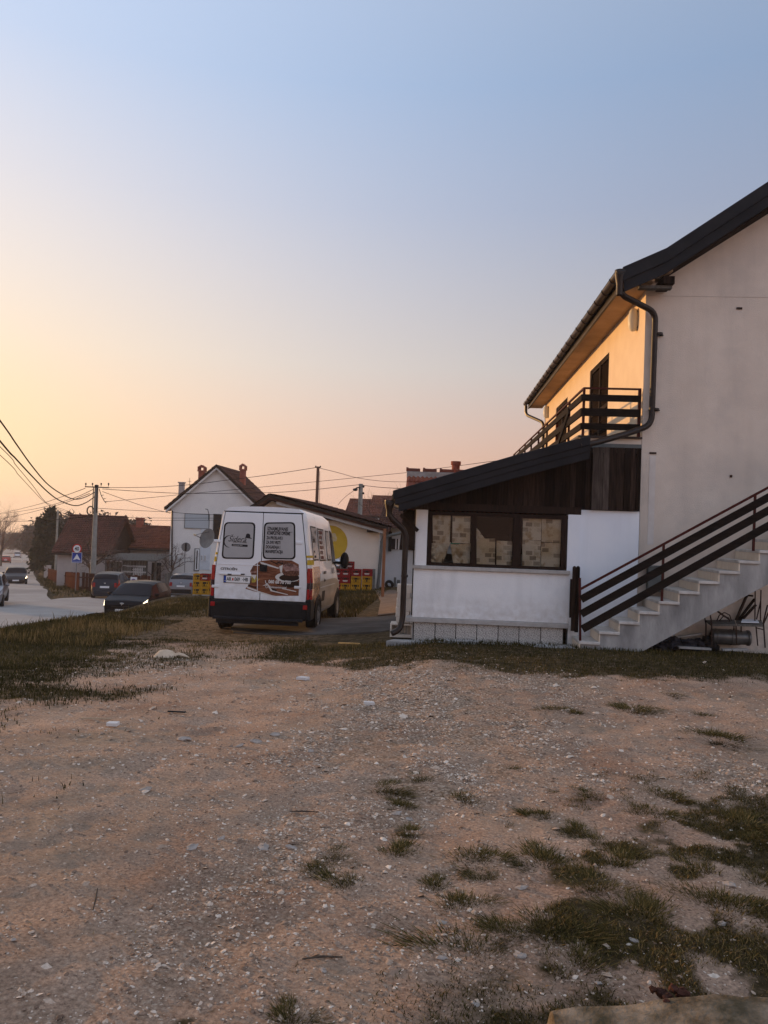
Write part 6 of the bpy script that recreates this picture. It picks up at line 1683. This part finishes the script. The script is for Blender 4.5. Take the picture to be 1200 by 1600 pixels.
# --- long tiled farmhouse and its wing
def gable_house(label, px0, px1, pye, pyr, Y, dep, wallm, roofm, zb, rows, cols, name='house', over=.4):
    """ridge along X; eave line at pye, ridge at pyr (pixels at mid span)"""
    x0, x1 = at(px0, pye, Y).x, at(px1, pye, Y).x; pm = (px0 + px1) / 2
    ze = at(pm, pye, Y - over).z; zr = at(pm, pyr, Y + dep / 2).z
    h = thing(name, label, 'house', ((x0 + x1) / 2, Y, zb))
    MB().prism([(x0, Y, zb), (x0, Y + dep, zb), (x0, Y + dep, ze), (x0, Y + dep / 2, zr - .15), (x0, Y, ze)], (x1 - x0, 0, 0)).build('wall', wallm, h)
    for s in (-1, 1):
        ye = Y + dep / 2 + s * (dep / 2 + over)
        yr_ = Y + dep / 2
        mb = MB(); mb.prism([(x0 - .3, ye, ze - .04), (x0 - .3, yr_, zr - .04), (x0 - .3, yr_, zr - .18), (x0 - .3, ye, ze - .18)], (x1 - x0 + .6, 0, 0)); rf = mb.build('roof', roofm, h)
        wavy_roof((x0 - .3, ye, ze), (x1 + .3, ye, ze), (x0 - .3, yr_, zr), (x1 + .3, yr_, zr), rows, cols, .045, 'roof_tile', roofm, rf)
    MB().tube([(x0 - .3, Y + dep / 2, zr + .02), (x1 + .3, Y + dep / 2, zr + .02)], .11, 6).build('ridge', roofm, h)
    MB().bb((x0 - .3, Y - over - .06, ze - .22), (x1 + .3, Y - over - .01, ze - .06)).build('eave_board', m_gutter, h)
    return h, x0, x1, ze, zr
zf = float(zroad(64)) - .8
h1, x0, x1, ze, zr = gable_house('long grey farmhouse with orange tiled roof left of the white house', 168, 268, 856, 822, 64, 7, m_farwall, m_ctile, zf, 14, 34)
q = at(219, 824, 67.5); chimney(h1, q.x, 67.4, zr - .4, at(219, 811, 67.4).z, .5, m_brick, False)
h2, x0_, x1_, ze_, zr_ = gable_house('grey farmhouse wing with broad dull red roof behind the utility pole', 90, 171, 864, 806, 60, 5, m_farwall, m_dtile, float(zroad(60)) - 1.2, 18, 24)
h5, *_ = gable_house('distant house with sunlit yellow wall left of the conifer', 48, 70, 842, 829, 150, 9, mat('sunny_wall', (.62, .47, .22), None), m_tile, float(zroad(150)) - 1, 8, 12)
MB().prism([(x1_ + .004, 60.0, ze_ - .1), (x1_ + .004, 65.0, ze_ - .1), (x1_ + .004, 62.5, zr_ - .2)], (.03, 0, 0)).build('gable_boarding', m_plank, h2)
# --- red roofed house behind the low building
h4, *_ = gable_house('red roofed house seen past the concrete pole over the low roof', 543, 590, 806, 781, 74, 8, m_housew, m_ctile, -3.0, 10, 16)
h6, *_ = gable_house('pale house with red roof behind the bare tree', 580, 640, 803, 776, 82, 9, m_farwall, m_ctile, -3.0, 10, 16)
# --- old timber shed in the yard
YSH = 56.5
shd = thing('timber_shed', 'ramshackle grey timber shed under the farmhouse wall', 'shed', at(200, 905, YSH))
zs0 = float(zroad(YSH)) - .9
for px0, px1, top in ((163, 190, 877), (190, 228, 876)):
    a, b = at(px0, 905, YSH), at(px1, top, YSH); x = a.x
    while x < b.x - .05:
        x2 = min(x + .22, b.x); MB().bb((x + .01, YSH, zs0), (x2 - .01, YSH + .03, b.z + random.uniform(-.05, 0))).build('plank', m_greywood, shd); x = x2
a, b = at(228, 880, YSH), at(242, 905, YSH); MB().bb((a.x, YSH + 1.2, zs0), (b.x, YSH + 1.25, a.z)).build('dark_bay', m_darkopen, shd)
for px in (229, 243): q = at(px, 876, YSH); MB().bb((q.x - .07, YSH - .02, zs0), (q.x + .07, YSH + .1, q.z)).build('post', m_greywood, shd)
a, b = at(160, 875, YSH), at(247, 877, YSH); MB().prism([(a.x, YSH - .4, a.z), (b.x, YSH - .4, b.z), (b.x, YSH + 3, b.z + .35), (a.x, YSH + 3, a.z + .35)], (0, 0, .07)).build('roof_sheet', m_greywood, shd)
for py in (884, 893): a, b = at(190, py, YSH - .05), at(228, py, YSH - .05); MB().bb((a.x, YSH - .06, a.z - .06), (b.x, YSH - .03, a.z + .06)).build('batten', m_stone_cap, shd)
mb = MB()
for k in range(60):
    px = random.gauss(203, 9); Y = 52.5 + random.uniform(-.8, .8); p = at(px, 900, Y); mb.ball((p.x, Y, gz(p.x, Y) + random.uniform(.0, 1.15) * max(0, 1 - abs(px - 203) / 22)), random.uniform(.12, .3), (1.2, 1, .8), 6, 4, .3)
stuff(mb.build('rubble_pile', mat('rubble', (.20, .18, .13), (.42, .37, .26), 3, .95, .3, 10)))
pl_ = thing('pallet_fence', 'short pale slatted pallet standing by the rubble pile', 'pallet', at(215, 905, 53))
for k in range(6): q0, q1 = at(208.5 + k * 2.6, 903, 53), at(208.5 + k * 2.6, 887, 53); MB().bb((q0.x - .03, 53, q0.z), (q0.x + .03, 53.03, q1.z)).build('slat', m_stone_cap, pl_)
for py in (890, 899): a, b = at(207, py, 53.05), at(223, py, 53.05); MB().bb((a.x, 53.035, a.z - .03), (b.x, 53.06, a.z + .03)).build('crossbar', m_stone_cap, pl_)
nb = thing('notice_board', 'small white notice board with a purple round mark above black car roof', 'notice', at(209, 915, 43))
a, b = at(203.5, 914, 43), at(214, 902, 43); MB().bb((a.x, 43, a.z), (b.x, 43.03, b.z)).build('panel', m_signwhite, nb); MB().lathe([(0, 0), (.14, 0), (.14, .01)], ((a.x + b.x) / 2, 42.985, (a.z + b.z) / 2), (0, 1, 0), 16).build('round_mark', mat('purple_mark', (.18, .12, .30), None), nb)
MB().bb(((a.x + b.x) / 2 - .03, 43.03, float(zroad(43))), ((a.x + b.x) / 2 + .03, 43.08, a.z)).build('post', m_galv, nb)

# --- tiled outbuilding peeping over the veranda roof
YO = 17.6
ob = thing('outbuilding', 'tile roofed outbuilding rising behind the veranda roof', 'building', (0, YO, 0))
rl0, rl1 = at(637, 733, YO + 1.4), at(760, 737.3, YO + 1.4)
zr = rl0.z - .06; zr1 = zr; xo0, xo1 = rl0.x, 2.3
sl_ = .62
MB().prism([(xo0 + .1, YO - 1.1, -.3), (xo0 + .1, YO + 3.9, -.3), (xo0 + .1, YO + 3.9, zr - 1.75), (xo0 + .1, YO + 1.4, zr - .2), (xo0 + .1, YO - 1.1, zr - 1.75)], (xo1 - xo0 - .2, 0, 0)).build('wall', m_white, ob)
for s in (-1, 1): MB().prism([(xo0, YO + 1.4, zr - .06), (xo0, YO + 1.4 + s * 2.8, zr - .06 - 2.8 * sl_), (xo0, YO + 1.4 + s * 2.8, zr - .12 - 2.8 * sl_), (xo0, YO + 1.4, zr - .12)], (xo1 - xo0, 0, 0)).build('roof_deck', m_plank, ob)
tw, th = .215, .36
mb = MB(); V, F = [], []; q = 12
for j in range(2):
    for i in range(q + 1):
        u = i / q; hgt = .022 * (1 - math.cos(4 * math.pi * u)) * .5 + (.022 if j == 0 else .0)
        V.append((u * tw, -j * 0 + j * th * 1.06, hgt))
for i in range(q): F.append((i, i + 1, q + 2 + i, q + 1 + i))
b0 = len(V)
for i in range(q + 1): V.append((i / q * tw, 0, V[i][2] - .02))
for i in range(q): F.append((i, b0 + i, b0 + i + 1, i + 1))
tile_me = mb.add(V, F).mesh('tile', m_tile)
ang = math.atan(sl_)
for r in range(5):
    for c in range(int((xo1 - xo0) / tw)):
        o = bpy.data.objects.new('tile', tile_me); C.objects.link(o); o.parent = ob
        d_ = .30 + (r + 1) * th * .93 - .15
        o.location = (xo0 + c * tw, 1.4 - d_ * math.cos(ang), zr - .03 - d_ * math.sin(ang)); o.rotation_euler = (ang + random.uniform(-.01, .01), random.uniform(-.012, .012), 0)
mb = MB(); mb.prism([(xo0 - .01, YO + 1.18, zr - .16), (xo0 - .01, YO + 1.62, zr - .16), (xo0 - .01, YO + 1.52, zr + .0), (xo0 - .01, YO + 1.28, zr + .0)], (xo1 - xo0, 0, 0)); mb.build('ridge_mortar', m_mortar, ob)
k = 0; x = xo0 - .03
while x < xo1 - .2:
    L = .385; mb = MB(); V, F = [], []
    for j, (xx, rr) in enumerate(((x, .125), (x + .05, .118), (x + .055, .098), (x + L - .045, .092))):
        for i in range(9):
            t = math.pi * i / 8; V.append((xx, YO + 1.4 + rr * math.cos(t), zr + .005 + rr * math.sin(t) * .85))
    for j in range(3):
        for i in range(8): F.append((j * 9 + i, j * 9 + i + 1, j * 9 + 10 + i, j * 9 + 9 + i))
    F.append(tuple(range(9))); F.append(tuple(range(27, 36)))
    mb.add(V, F).build('ridge_tile', m_tile, ob, smooth=True); x += .41
q = at(712, 735, YO + 1.7); MB().lathe([(.0, -.5), (.10, -.5), (.10, .10), (.125, .10), (.125, .19), (.09, .19), (.09, .05), (0, .05)], (q.x, YO + 1.7, zr + .12), n=14).build('chimney_pot', m_brick, ob, smooth=True)

# ================================================================== SIGNS, POLES, CABLES
YS = 47.5
sg = thing('traffic_sign', 'round 40 speed limit sign above a blue bump sign on one post', 'road sign', at(118, 926, YS))
tp = at(121, 850, YS); bt = at(117.5, 928, YS); bt.z = float(zroad(YS)) - .2
MB().tube([bt, tp], .03, 8).build('post', m_galv, sg)
c = at(120.3, 857.5, YS - .06); rr = .31
MB().lathe([(0, 0), (rr, 0), (rr, .02), (0, .02)], (c.x, YS - .07, c.z), (0, 1, 0), 28).build('speed_disc', m_signred, sg)
MB().lathe([(0, 0), (rr * .76, 0), (rr * .76, .004)], (c.x, YS - .075, c.z), (0, 1, 0), 28).build('white_disc', m_signwhite, sg)
text('40', .34, sg, (c.x - sg.location.x, -.08, c.z - sg.location.z - .005), RX, mt_, name='numeral', align='CENTER', sx=.85, bold=.008)
c = at(120.2, 871.3, YS - .06)
MB().bb((c.x - .33, YS - .07, c.z - .33), (c.x + .33, YS - .05, c.z + .33)).build('bump_panel', m_signblue, sg)
MB().prism([(c.x, YS - .074, c.z + .24), (c.x + .24, YS - .074, c.z - .16), (c.x + .07, YS - .074, c.z - .11), (c.x, YS - .074, c.z - .08), (c.x - .07, YS - .074, c.z - .11), (c.x - .24, YS - .074, c.z - .16)], (0, .003, 0)).build('bump_symbol', m_signwhite, sg)
mb = MB()
for a_, b_ in (((-.33, .31), (.33, .33)), ((-.33, -.33), (.33, -.31)), ((-.33, -.31), (-.31, .31)), ((.31, -.31), (.33, .31)), ((-.31, -.24), (.31, -.225))): mb.bb((c.x + a_[0], YS - .073, c.z + a_[1]), (c.x + b_[0], YS - .0705, c.z + b_[1]))
mb.build('panel_rim', m_signwhite, sg)
YR = 52.5
sg2 = thing('traffic_sign', 'round sign seen from its grey back before the white house', 'road sign', at(289, 895, YR))
b_, t_ = at(288.5, 905, YR), at(289.5, 849, YR); b_.z = float(zroad(YR)) - .5
MB().tube([b_, t_], .03, 8).build('post', m_galv, sg2); c = at(290, 855, YR - .04)
MB().lathe([(0, -.0), (.31, 0), (.325, -.02), (.325, .015), (0, .015)], (c.x, YR + .05, c.z), (0, 1, 0), 26).build('disc_back', m_galv, sg2)
MB().bb((c.x - .05, YR - .045, c.z - .28), (c.x + .05, YR + .045, c.z + .28)).build('clamp_strip', m_dmetal, sg2)
def pole(label, px, ptop, Y, r0, r1, m, zb=None, arm=None, name='utility_pole', px_b=None):
    t = at(px, ptop, Y); zb = gz(t.x, Y) - .3 if zb is None else zb
    h = thing(name, label, 'utility pole', (t.x, Y, zb)); MB().tube([(t.x, Y, zb), (t.x, Y, t.z)], [r0, r1], 12).build('shaft', m, h, smooth=True)
    return h, t
p1, t1 = pole('tall grey concrete utility pole with crossarm behind the parked small hatchback', 151, 758, 51, .21, .12, m_conpole)
MB().lathe([(.0, -.1), (.135, -.1), (.135, .0), (.0, .04)], t1, n=12).build('pole_cap', m_dmetal, p1); a, b = at(133, 760.5, 50.8), at(170.5, 762, 50.8)
MB().bar(a, b, .07, .07).build('crossarm', m_dmetal, p1)
for px in (134, 144.5, 158, 169.5):
    q = at(px, 759, 50.8); MB().lathe([(.02, -.05), (.02, .06), (.05, .07), (.055, .14), (.03, .19), (0, .2)], q, n=10).build('insulator', m_dmetal, p1)
MB().tube([(t1.x - .14, 50.85, t1.z - .1), (t1.x - .15, 50.84, t1.z - 1.9)], .03, 6).tube([(t1.x + .13, 50.85, t1.z - .1), (t1.x + .14, 50.84, t1.z - 1.9)], .03, 6).build('cable_duct', m_cable, p1)
mb = MB(); c = at(142.5, 798, 50.7)
for k in range(3): mb.tube([(c.x + (.26 + .03 * k) * math.cos(t) * .8, 50.6 - .02 * k, c.z + (.26 + .03 * k) * math.sin(t)) for t in [2 * math.pi * j / 16 for j in range(17)]], .016, 5)
mb.build('cable_coil', m_cable, p1)
mb = MB(); mb.tube([at(155, 764, 50.8), at(158, 774, 50.7), at(163, 783, 50.7), at(166, 786, 50.7)], .025, 5)
for q in ((158, 774), (161, 779.5), (164, 784)): mb.tube([at(q[0], q[1], 50.7), at(q[0] + 4, q[1] - .5, 50.7)], .02, 4)
mb.build('stay_comb', m_cable, p1)
p2, t2 = pole('slim brown wooden pole rising behind the low building', 497, 729, 47, .12, .09, m_woodpole)
for s in (-1, 1): q = t2 + Vector((.14 * s, 0, -.06)); MB().bar(t2 + Vector((0, 0, -.06)), q, .03, .03).lathe([(.02, 0), (.045, .02), (.04, .1), (0, .12)], q, n=8).build('insulator', m_dmetal, p2)
MB().tube([t2 + Vector((.12, 0, -.3)), t2 + Vector((.2, 0, -3)), t2 + Vector((.2, 0, -6))], .012, 4).build('earth_wire', m_cable, p2)
p3, t3 = pole('short concrete pole with street lamp over the low roof', 564, 756, 57, .2, .16, m_conpole)
MB().tube([t3 + Vector((0, -.1, -.3)), t3 + Vector((-.25, -.25, -.3)), t3 + Vector((-.4, -.3, -.42))], .05, 6).build('lamp_arm', m_dmetal, p3); MB().ball(t3 + Vector((-.38, -.3, -.46)), .16, (1.2, 1, .7), 10, 6).build('lamp_head', m_dmetal, p3, smooth=True)
for dz in (0, -.5): MB().ball(t3 + Vector((.2, -.05, dz - .2)), .09, n=8, m=5).build('insulator', m_dmetal, p3)
p4, t4 = pole('thin wooden pole beside the conifer behind the brown fence', 90.5, 797, 74, .12, .09, m_conpole)
def cable(P, r, label, sub=10):
    P = [at(*q) for q in P]
    # Catmull-Rom through the points
    out = []
    for i in range(len(P) - 1):
        p0 = P[max(i - 1, 0)]; p1_ = P[i]; p2_ = P[i + 1]; p3_ = P[min(i + 2, len(P) - 1)]
        for k in range(sub):
            t = k / sub; out.append(.5 * ((2 * p1_) + (p2_ - p0) * t + (2 * p0 - 5 * p1_ + 4 * p2_ - p3_) * t * t + (3 * p1_ - p0 - 3 * p2_ + p3_) * t ** 3))
    out.append(P[-1])
    mb = MB(); mb.tube(out, r, 5); return tag(mb.build('overhead_cable', m_cable), label, 'cable', 'overhead cables')
cable([(-500, 80, 14), (-160, 440, 20), (0, 657, 27), (25, 693, 30), (50, 728, 33.5), (75, 757, 37.5), (100, 774, 42), (118, 780, 46), (135, 776, 49), (148, 769, 51)], .030, 'upper thick black cable swooping from top left to the pole')
cable([(-500, 160, 14), (-160, 490, 20), (0, 689, 26), (25, 717, 30), (50, 744, 34), (75, 769, 38.5), (95, 783, 42), (118, 790, 46), (135, 785, 49), (148, 776, 51)], .032, 'lower thick black cable swooping from top left to the pole')
cable([(-300, 420, 16), (0, 698, 27), (25, 727, 31), (50, 757, 36), (68, 781, 41), (80, 789, 46), (110, 800, 60)], .014, 'thin cable sagging steeply at the left edge, upper one')
cable([(-300, 450, 16), (0, 711, 27), (30, 743, 33), (55, 770, 39), (68, 783, 44), (82, 792, 52), (112, 803, 64)], .013, 'thin cable sagging steeply at the left edge, lower one')
cable([(133, 763, 51), (100, 775, 60), (60, 788, 75), (15, 799, 110), (-20, 806, 150)], .022, 'cable from crossarm tip falling towards the far left road')
cable([(145, 765, 51), (110, 780, 60), (60, 794, 80), (10, 802, 115), (-20, 806, 150)], .022, 'second cable from crossarm falling towards the far left road')
cable([(140, 771, 51), (100, 786, 60), (50, 800, 80), (10, 809, 115), (-20, 814, 150)], .022, 'third cable below crossarm falling to the far left road')
cable([(146, 806, 51), (100, 811, 60), (50, 814, 75), (0, 815, 100)], .022, 'nearly level cable from pole middle to the left edge')
cable([(92, 806, 74), (57, 817, 90), (25, 827, 115), (0, 833, 150)], .022, 'low cable running down from the thin pole to the far left')
cable([(170, 762, 51), (240, 761, 53), (300, 757, 53), (352, 750.5, 52), (420, 742, 50), (497, 730, 47)], .018, 'top cable from crossarm to the slim brown pole')
cable([(160, 764, 51), (240, 769, 54), (300, 771, 56), (413, 770, 57), (480, 766, 57), (564, 757, 57)], .020, 'cable from crossarm sagging across the gable to the concrete lamp pole')
cable([(165, 784, 52), (240, 777, 53), (300, 771, 53), (368, 765, 53), (470, 755, 54), (600, 742, 56), (640, 738, 57)], .016, 'cable rising right over the gable house roof and low building')
cable([(160, 768, 51), (190, 779, 53), (225, 791, 56), (266, 802, 59.5)], .018, 'service cable dropping from the pole to the white house eave')
cable([(153, 794, 51), (200, 797, 53), (262, 800, 56), (300, 803, 57), (345, 804.5, 57)], .016, 'upper level cable crossing the white house wall')
cable([(150, 806, 51), (200, 808.5, 53), (262, 809.5, 56), (345, 809.5, 57)], .014, 'middle level cable crossing the white house wall')
cable([(150, 812, 52), (200, 812.5, 54), (262, 813, 57), (345, 813, 58)], .013, 'lowest level cable crossing the white house wall')
cable([(498, 731, 47), (530, 739, 49), (560, 747, 52), (600, 752, 56), (635, 753, 60)], .016, 'cable from slim brown pole falling right past the bare tree')
cable([(565, 758, 57), (590, 761, 52), (620, 763, 45), (650, 764, 38)], .018, 'cable from concrete lamp pole running right behind the bare tree')
cable([(560, 762, 57), (540, 776, 60), (528, 789, 62)], .016, 'short cable dropping left from the concrete lamp pole')
cable([(660, 735, 40), (700, 730, 34), (760, 722, 27), (840, 712, 22)], .010, 'cable above the tiled ridge running up right to the house')

# ================================================================== TREES
def bare_tree(label, x, y, h, spread, levels=5, r0=.1, seed=1, lean=(0, 0), zb=None, name='bare_tree', fork=3, start=.28, m=m_twig, mt=m_bark):
    rnd = random.Random(seed); zb = gz(x, y) - .15 if zb is None else zb
    root = thing(name, label, 'tree', (x, y, zb)); tr = MB(); cr = MB()
    def grow(p, d, L, r, lv):
        n = 3; pts = [p]; q = p; dd = d
        for k in range(n):
            dd = (dd + Vector((rnd.gauss(0, .16), rnd.gauss(0, .16), rnd.gauss(.04, .10)))).normalized(); q = q + dd * (L / n); pts.append(q)
        (tr if lv == 0 else cr).tube(pts, [r * (1 - .4 * k / n) for k in range(n + 1)], 7 if lv == 0 else (4 if lv < 3 else 3), caps=False)
        if lv >= levels: return
        for k in range(fork + (lv == 0) * 2):
            t = rnd.uniform(.35 if lv else start + .2, 1.0); i = min(int(t * n), n - 1); b = pts[i] + (pts[i + 1] - pts[i]) * (t * n - i)
            a = rnd.uniform(0, 6.283); e = rnd.uniform(.5, 1.15)
            o = dd.orthogonal().normalized(); o = o * math.cos(a) + dd.cross(o) * math.sin(a)
            nd = (dd * math.cos(e) + o * math.sin(e) * spread + Vector((0, 0, .12))).normalized()
            grow(b, nd, L * rnd.uniform(.52, .74), r * .52 * rnd.uniform(.8, 1.1), lv + 1)
    grow(Vector((0, 0, 0)), Vector((lean[0], lean[1], 1)).normalized(), h * .42, r0, 0)
    tr.build('trunk', mt, root, smooth=True, world=False, norm=False); stuff(cr.build('branches', m, root, world=False, norm=False))
    return root
bare_tree('bare tree with pale twigs between low roof and tiled ridge', at(612, 800, 40).x, 40, 6.6, 1.0, 5, .09, 4)
bare_tree('thin bare tree top showing just over the tiled ridge', at(655, 800, 34).x, 34, 6.0, .8, 4, .07, 9)
bare_tree('low bare shrub in front of the red roofed house', at(592, 800, 60).x, 60, 3.2, 1.1, 5, .07, 12, zb=-.6)
bare_tree('bushy bare tree beside the concrete utility pole by the fence', at(141, 920, 52.5).x, 52.5, 5.4, 1.25, 6, .16, 21, fork=3)
bare_tree('leaning bare tree right of the concrete pole over the shed', at(157, 920, 55).x, 55, 4.6, 1.25, 5, .12, 25, lean=(.55, 0))
bare_tree('bare dark twiggy tree against the corner of the white house', at(262, 900, 58).x, 58, 5.0, .8, 5, .10, 31)
bare_tree('small bare fruit tree before the farmhouse wall', at(248, 900, 57).x, 57, 3.8, 1.2, 5, .07, 33)
bare_tree('tall bare birch at the left picture edge', at(3, 850, 120).x, 120, 12.5, .75, 6, .16, 41, m=mat('birch_twig', (.12, .07, .06), None))
bare_tree('second bare birch close to the left picture edge', at(-6, 850, 112).x, 112, 12, .75, 5, .16, 43, m=MATS['birch_twig'])
bare_tree('bare tree crown beyond the orange tiled farmhouse roof', at(228, 830, 92).x, 92, 9.5, 1.1, 6, .16, 51)
bare_tree('bare tree far behind between farmhouse roof and white house', at(248, 830, 98).x, 98, 8.6, 1.1, 5, .15, 55)
def leafy(label, x, y, h, w, m, n, leaf, seed, conical=False, zb=None, trunk=.12, name='tree', cat='tree', base=.12):
    rnd = np.random.default_rng(seed); zb = gz(x, y) - .2 if zb is None else zb
    root = thing(name, label, cat, (x, y, zb))
    MB().tube([(0, 0, 0), (0, 0, h * .9)], [trunk, .02], 6).build('trunk', m_bark, root, world=False)
    if conical:
        k = max(40, n // 26); hh = rnd.uniform(base, 1, k) ** .9; a = rnd.uniform(0, 6.283, k)
        rr = w / 2 * (1 - hh) ** .75 * rnd.uniform(.65, 1.12, k) + .1
        P, D = [], []
        for i in range(k):
            m_ = 26; t = rnd.uniform(.15, 1, m_)
            cx, cy = np.cos(a[i]) * rr[i], np.sin(a[i]) * rr[i]
            P.append(np.stack([cx * t + rnd.normal(0, .10, m_) * w / 4, cy * t + rnd.normal(0, .10, m_) * w / 4, hh[i] * h - .10 * h * t * (1 - hh[i]) + rnd.normal(0, .02 * h, m_)], -1))
        P = np.concatenate(P)
    else:
        k = 26; cc = rnd.normal(0, 1, (k, 3)); cc /= np.linalg.norm(cc, axis=1)[:, None]; cc *= rnd.uniform(.3, 1, (k, 1)) ** .5
        cc = cc * [w / 2 * .8, w / 2 * .8, h * .34] + [0, 0, h * .62]
        i = rnd.integers(0, k, n); P = cc[i] + rnd.normal(0, 1, (n, 3)) * [w * .11, w * .11, h * .08]
    n = len(P)
    T = rnd.normal(0, 1, (n, 3, 3)) * leaf
    V = (P[:, None] + T).reshape(-1, 3)
    o = npmesh('crown', V, np.arange(n * 3).reshape(-1, 3), m); o.parent = root
    return stuff(o) and root
q = at(76, 900, 88); leafy('dense dark drooping conifer at the end of the brown fence', q.x, 88, q.z - float(zroad(88)) + (at(76, 798, 88).z - q.z) , 5.4, m_needle, 9000, .20, 3, True, zb=float(zroad(88)), trunk=.2, name='conifer')
q = at(58, 900, 96); leafy('second dark conifer left of the dense one', q.x, 96, at(60, 812, 96).z - float(zroad(96)), 2.6, m_needle, 3000, .18, 5, True, zb=float(zroad(96)), trunk=.2, name='conifer')
# far trees down the valley and beyond the farmhouse
k = 0
descr = ['hazy tree far down the valley road', 'hazy tree crown beyond the farmhouse roof']
FAR = [(60, 816, 150, 7, 0), (38, 836, 230, 10, 0), (26, 840, 330, 12, 0), (14, 842, 380, 12, 0), (4, 840, 360, 14, 0), (32, 836, 280, 12, 0), (20, 838, 430, 18, 0), (8, 838, 430, 18, 0), (-4, 834, 400, 18, 0), (50, 834, 250, 12, 0),
       (172, 813, 110, 7, 1), (184, 811, 112, 8, 1), (196, 812, 115, 8, 1), (207, 814, 112, 7, 1), (160, 806, 105, 6, 1), (150, 803, 108, 6, 1), (112, 801, 112, 7, 1), (98, 804, 108, 6, 1)]
for (px, pt, Y, w, g) in FAR:
    q = at(px, pt, Y); z = float(zroad(Y)) - .3; h = max(3, q.z - z)
    if h > 16: z = q.z - 14; h = 14
    leafy(descr[g], q.x, Y, h, w, m_farleaf, 1500, .10 + .0016 * Y, 100 + k, zb=z, name='far_tree'); bpy.context.scene.collection.objects[-1]; k += 1
for o in list(C.objects):
    if o.name.startswith('far_tree'): o['group'] = o['label'].replace('hazy tree', 'hazy trees')
# roadside marker posts and shrubs
for i, (px, py, Y, lab) in enumerate(((35, 873, 150, 'white marker post on the far road verge'),)):
    q = at(px, py, Y); tag(MB().bb((q.x - .1, Y, float(zroad(Y)) - .1), (q.x + .1, Y + .1, q.z)).build('marker_post', m_signwhite), lab, 'post')

# ================================================================== EVENING HAZE
hz = MB(); hz.bb((-640, -60, -60), (300, 760, 15.5))
mh = bpy.data.materials.new('haze_air'); mh.use_nodes = True
nt = mh.node_tree; nt.nodes.clear()
ho = nt.nodes.new('ShaderNodeOutputMaterial'); pv_ = nt.nodes.new('ShaderNodeVolumePrincipled')
pv_.inputs['Color'].default_value = (.86, .82, .84, 1); pv_.inputs['Density'].default_value = .00055; pv_.inputs['Anisotropy'].default_value = .2
nt.links.new(pv_.outputs[0], ho.inputs['Volume'])
stuff(hz.build('haze', mh))
S.cycles.volume_bounces = 1
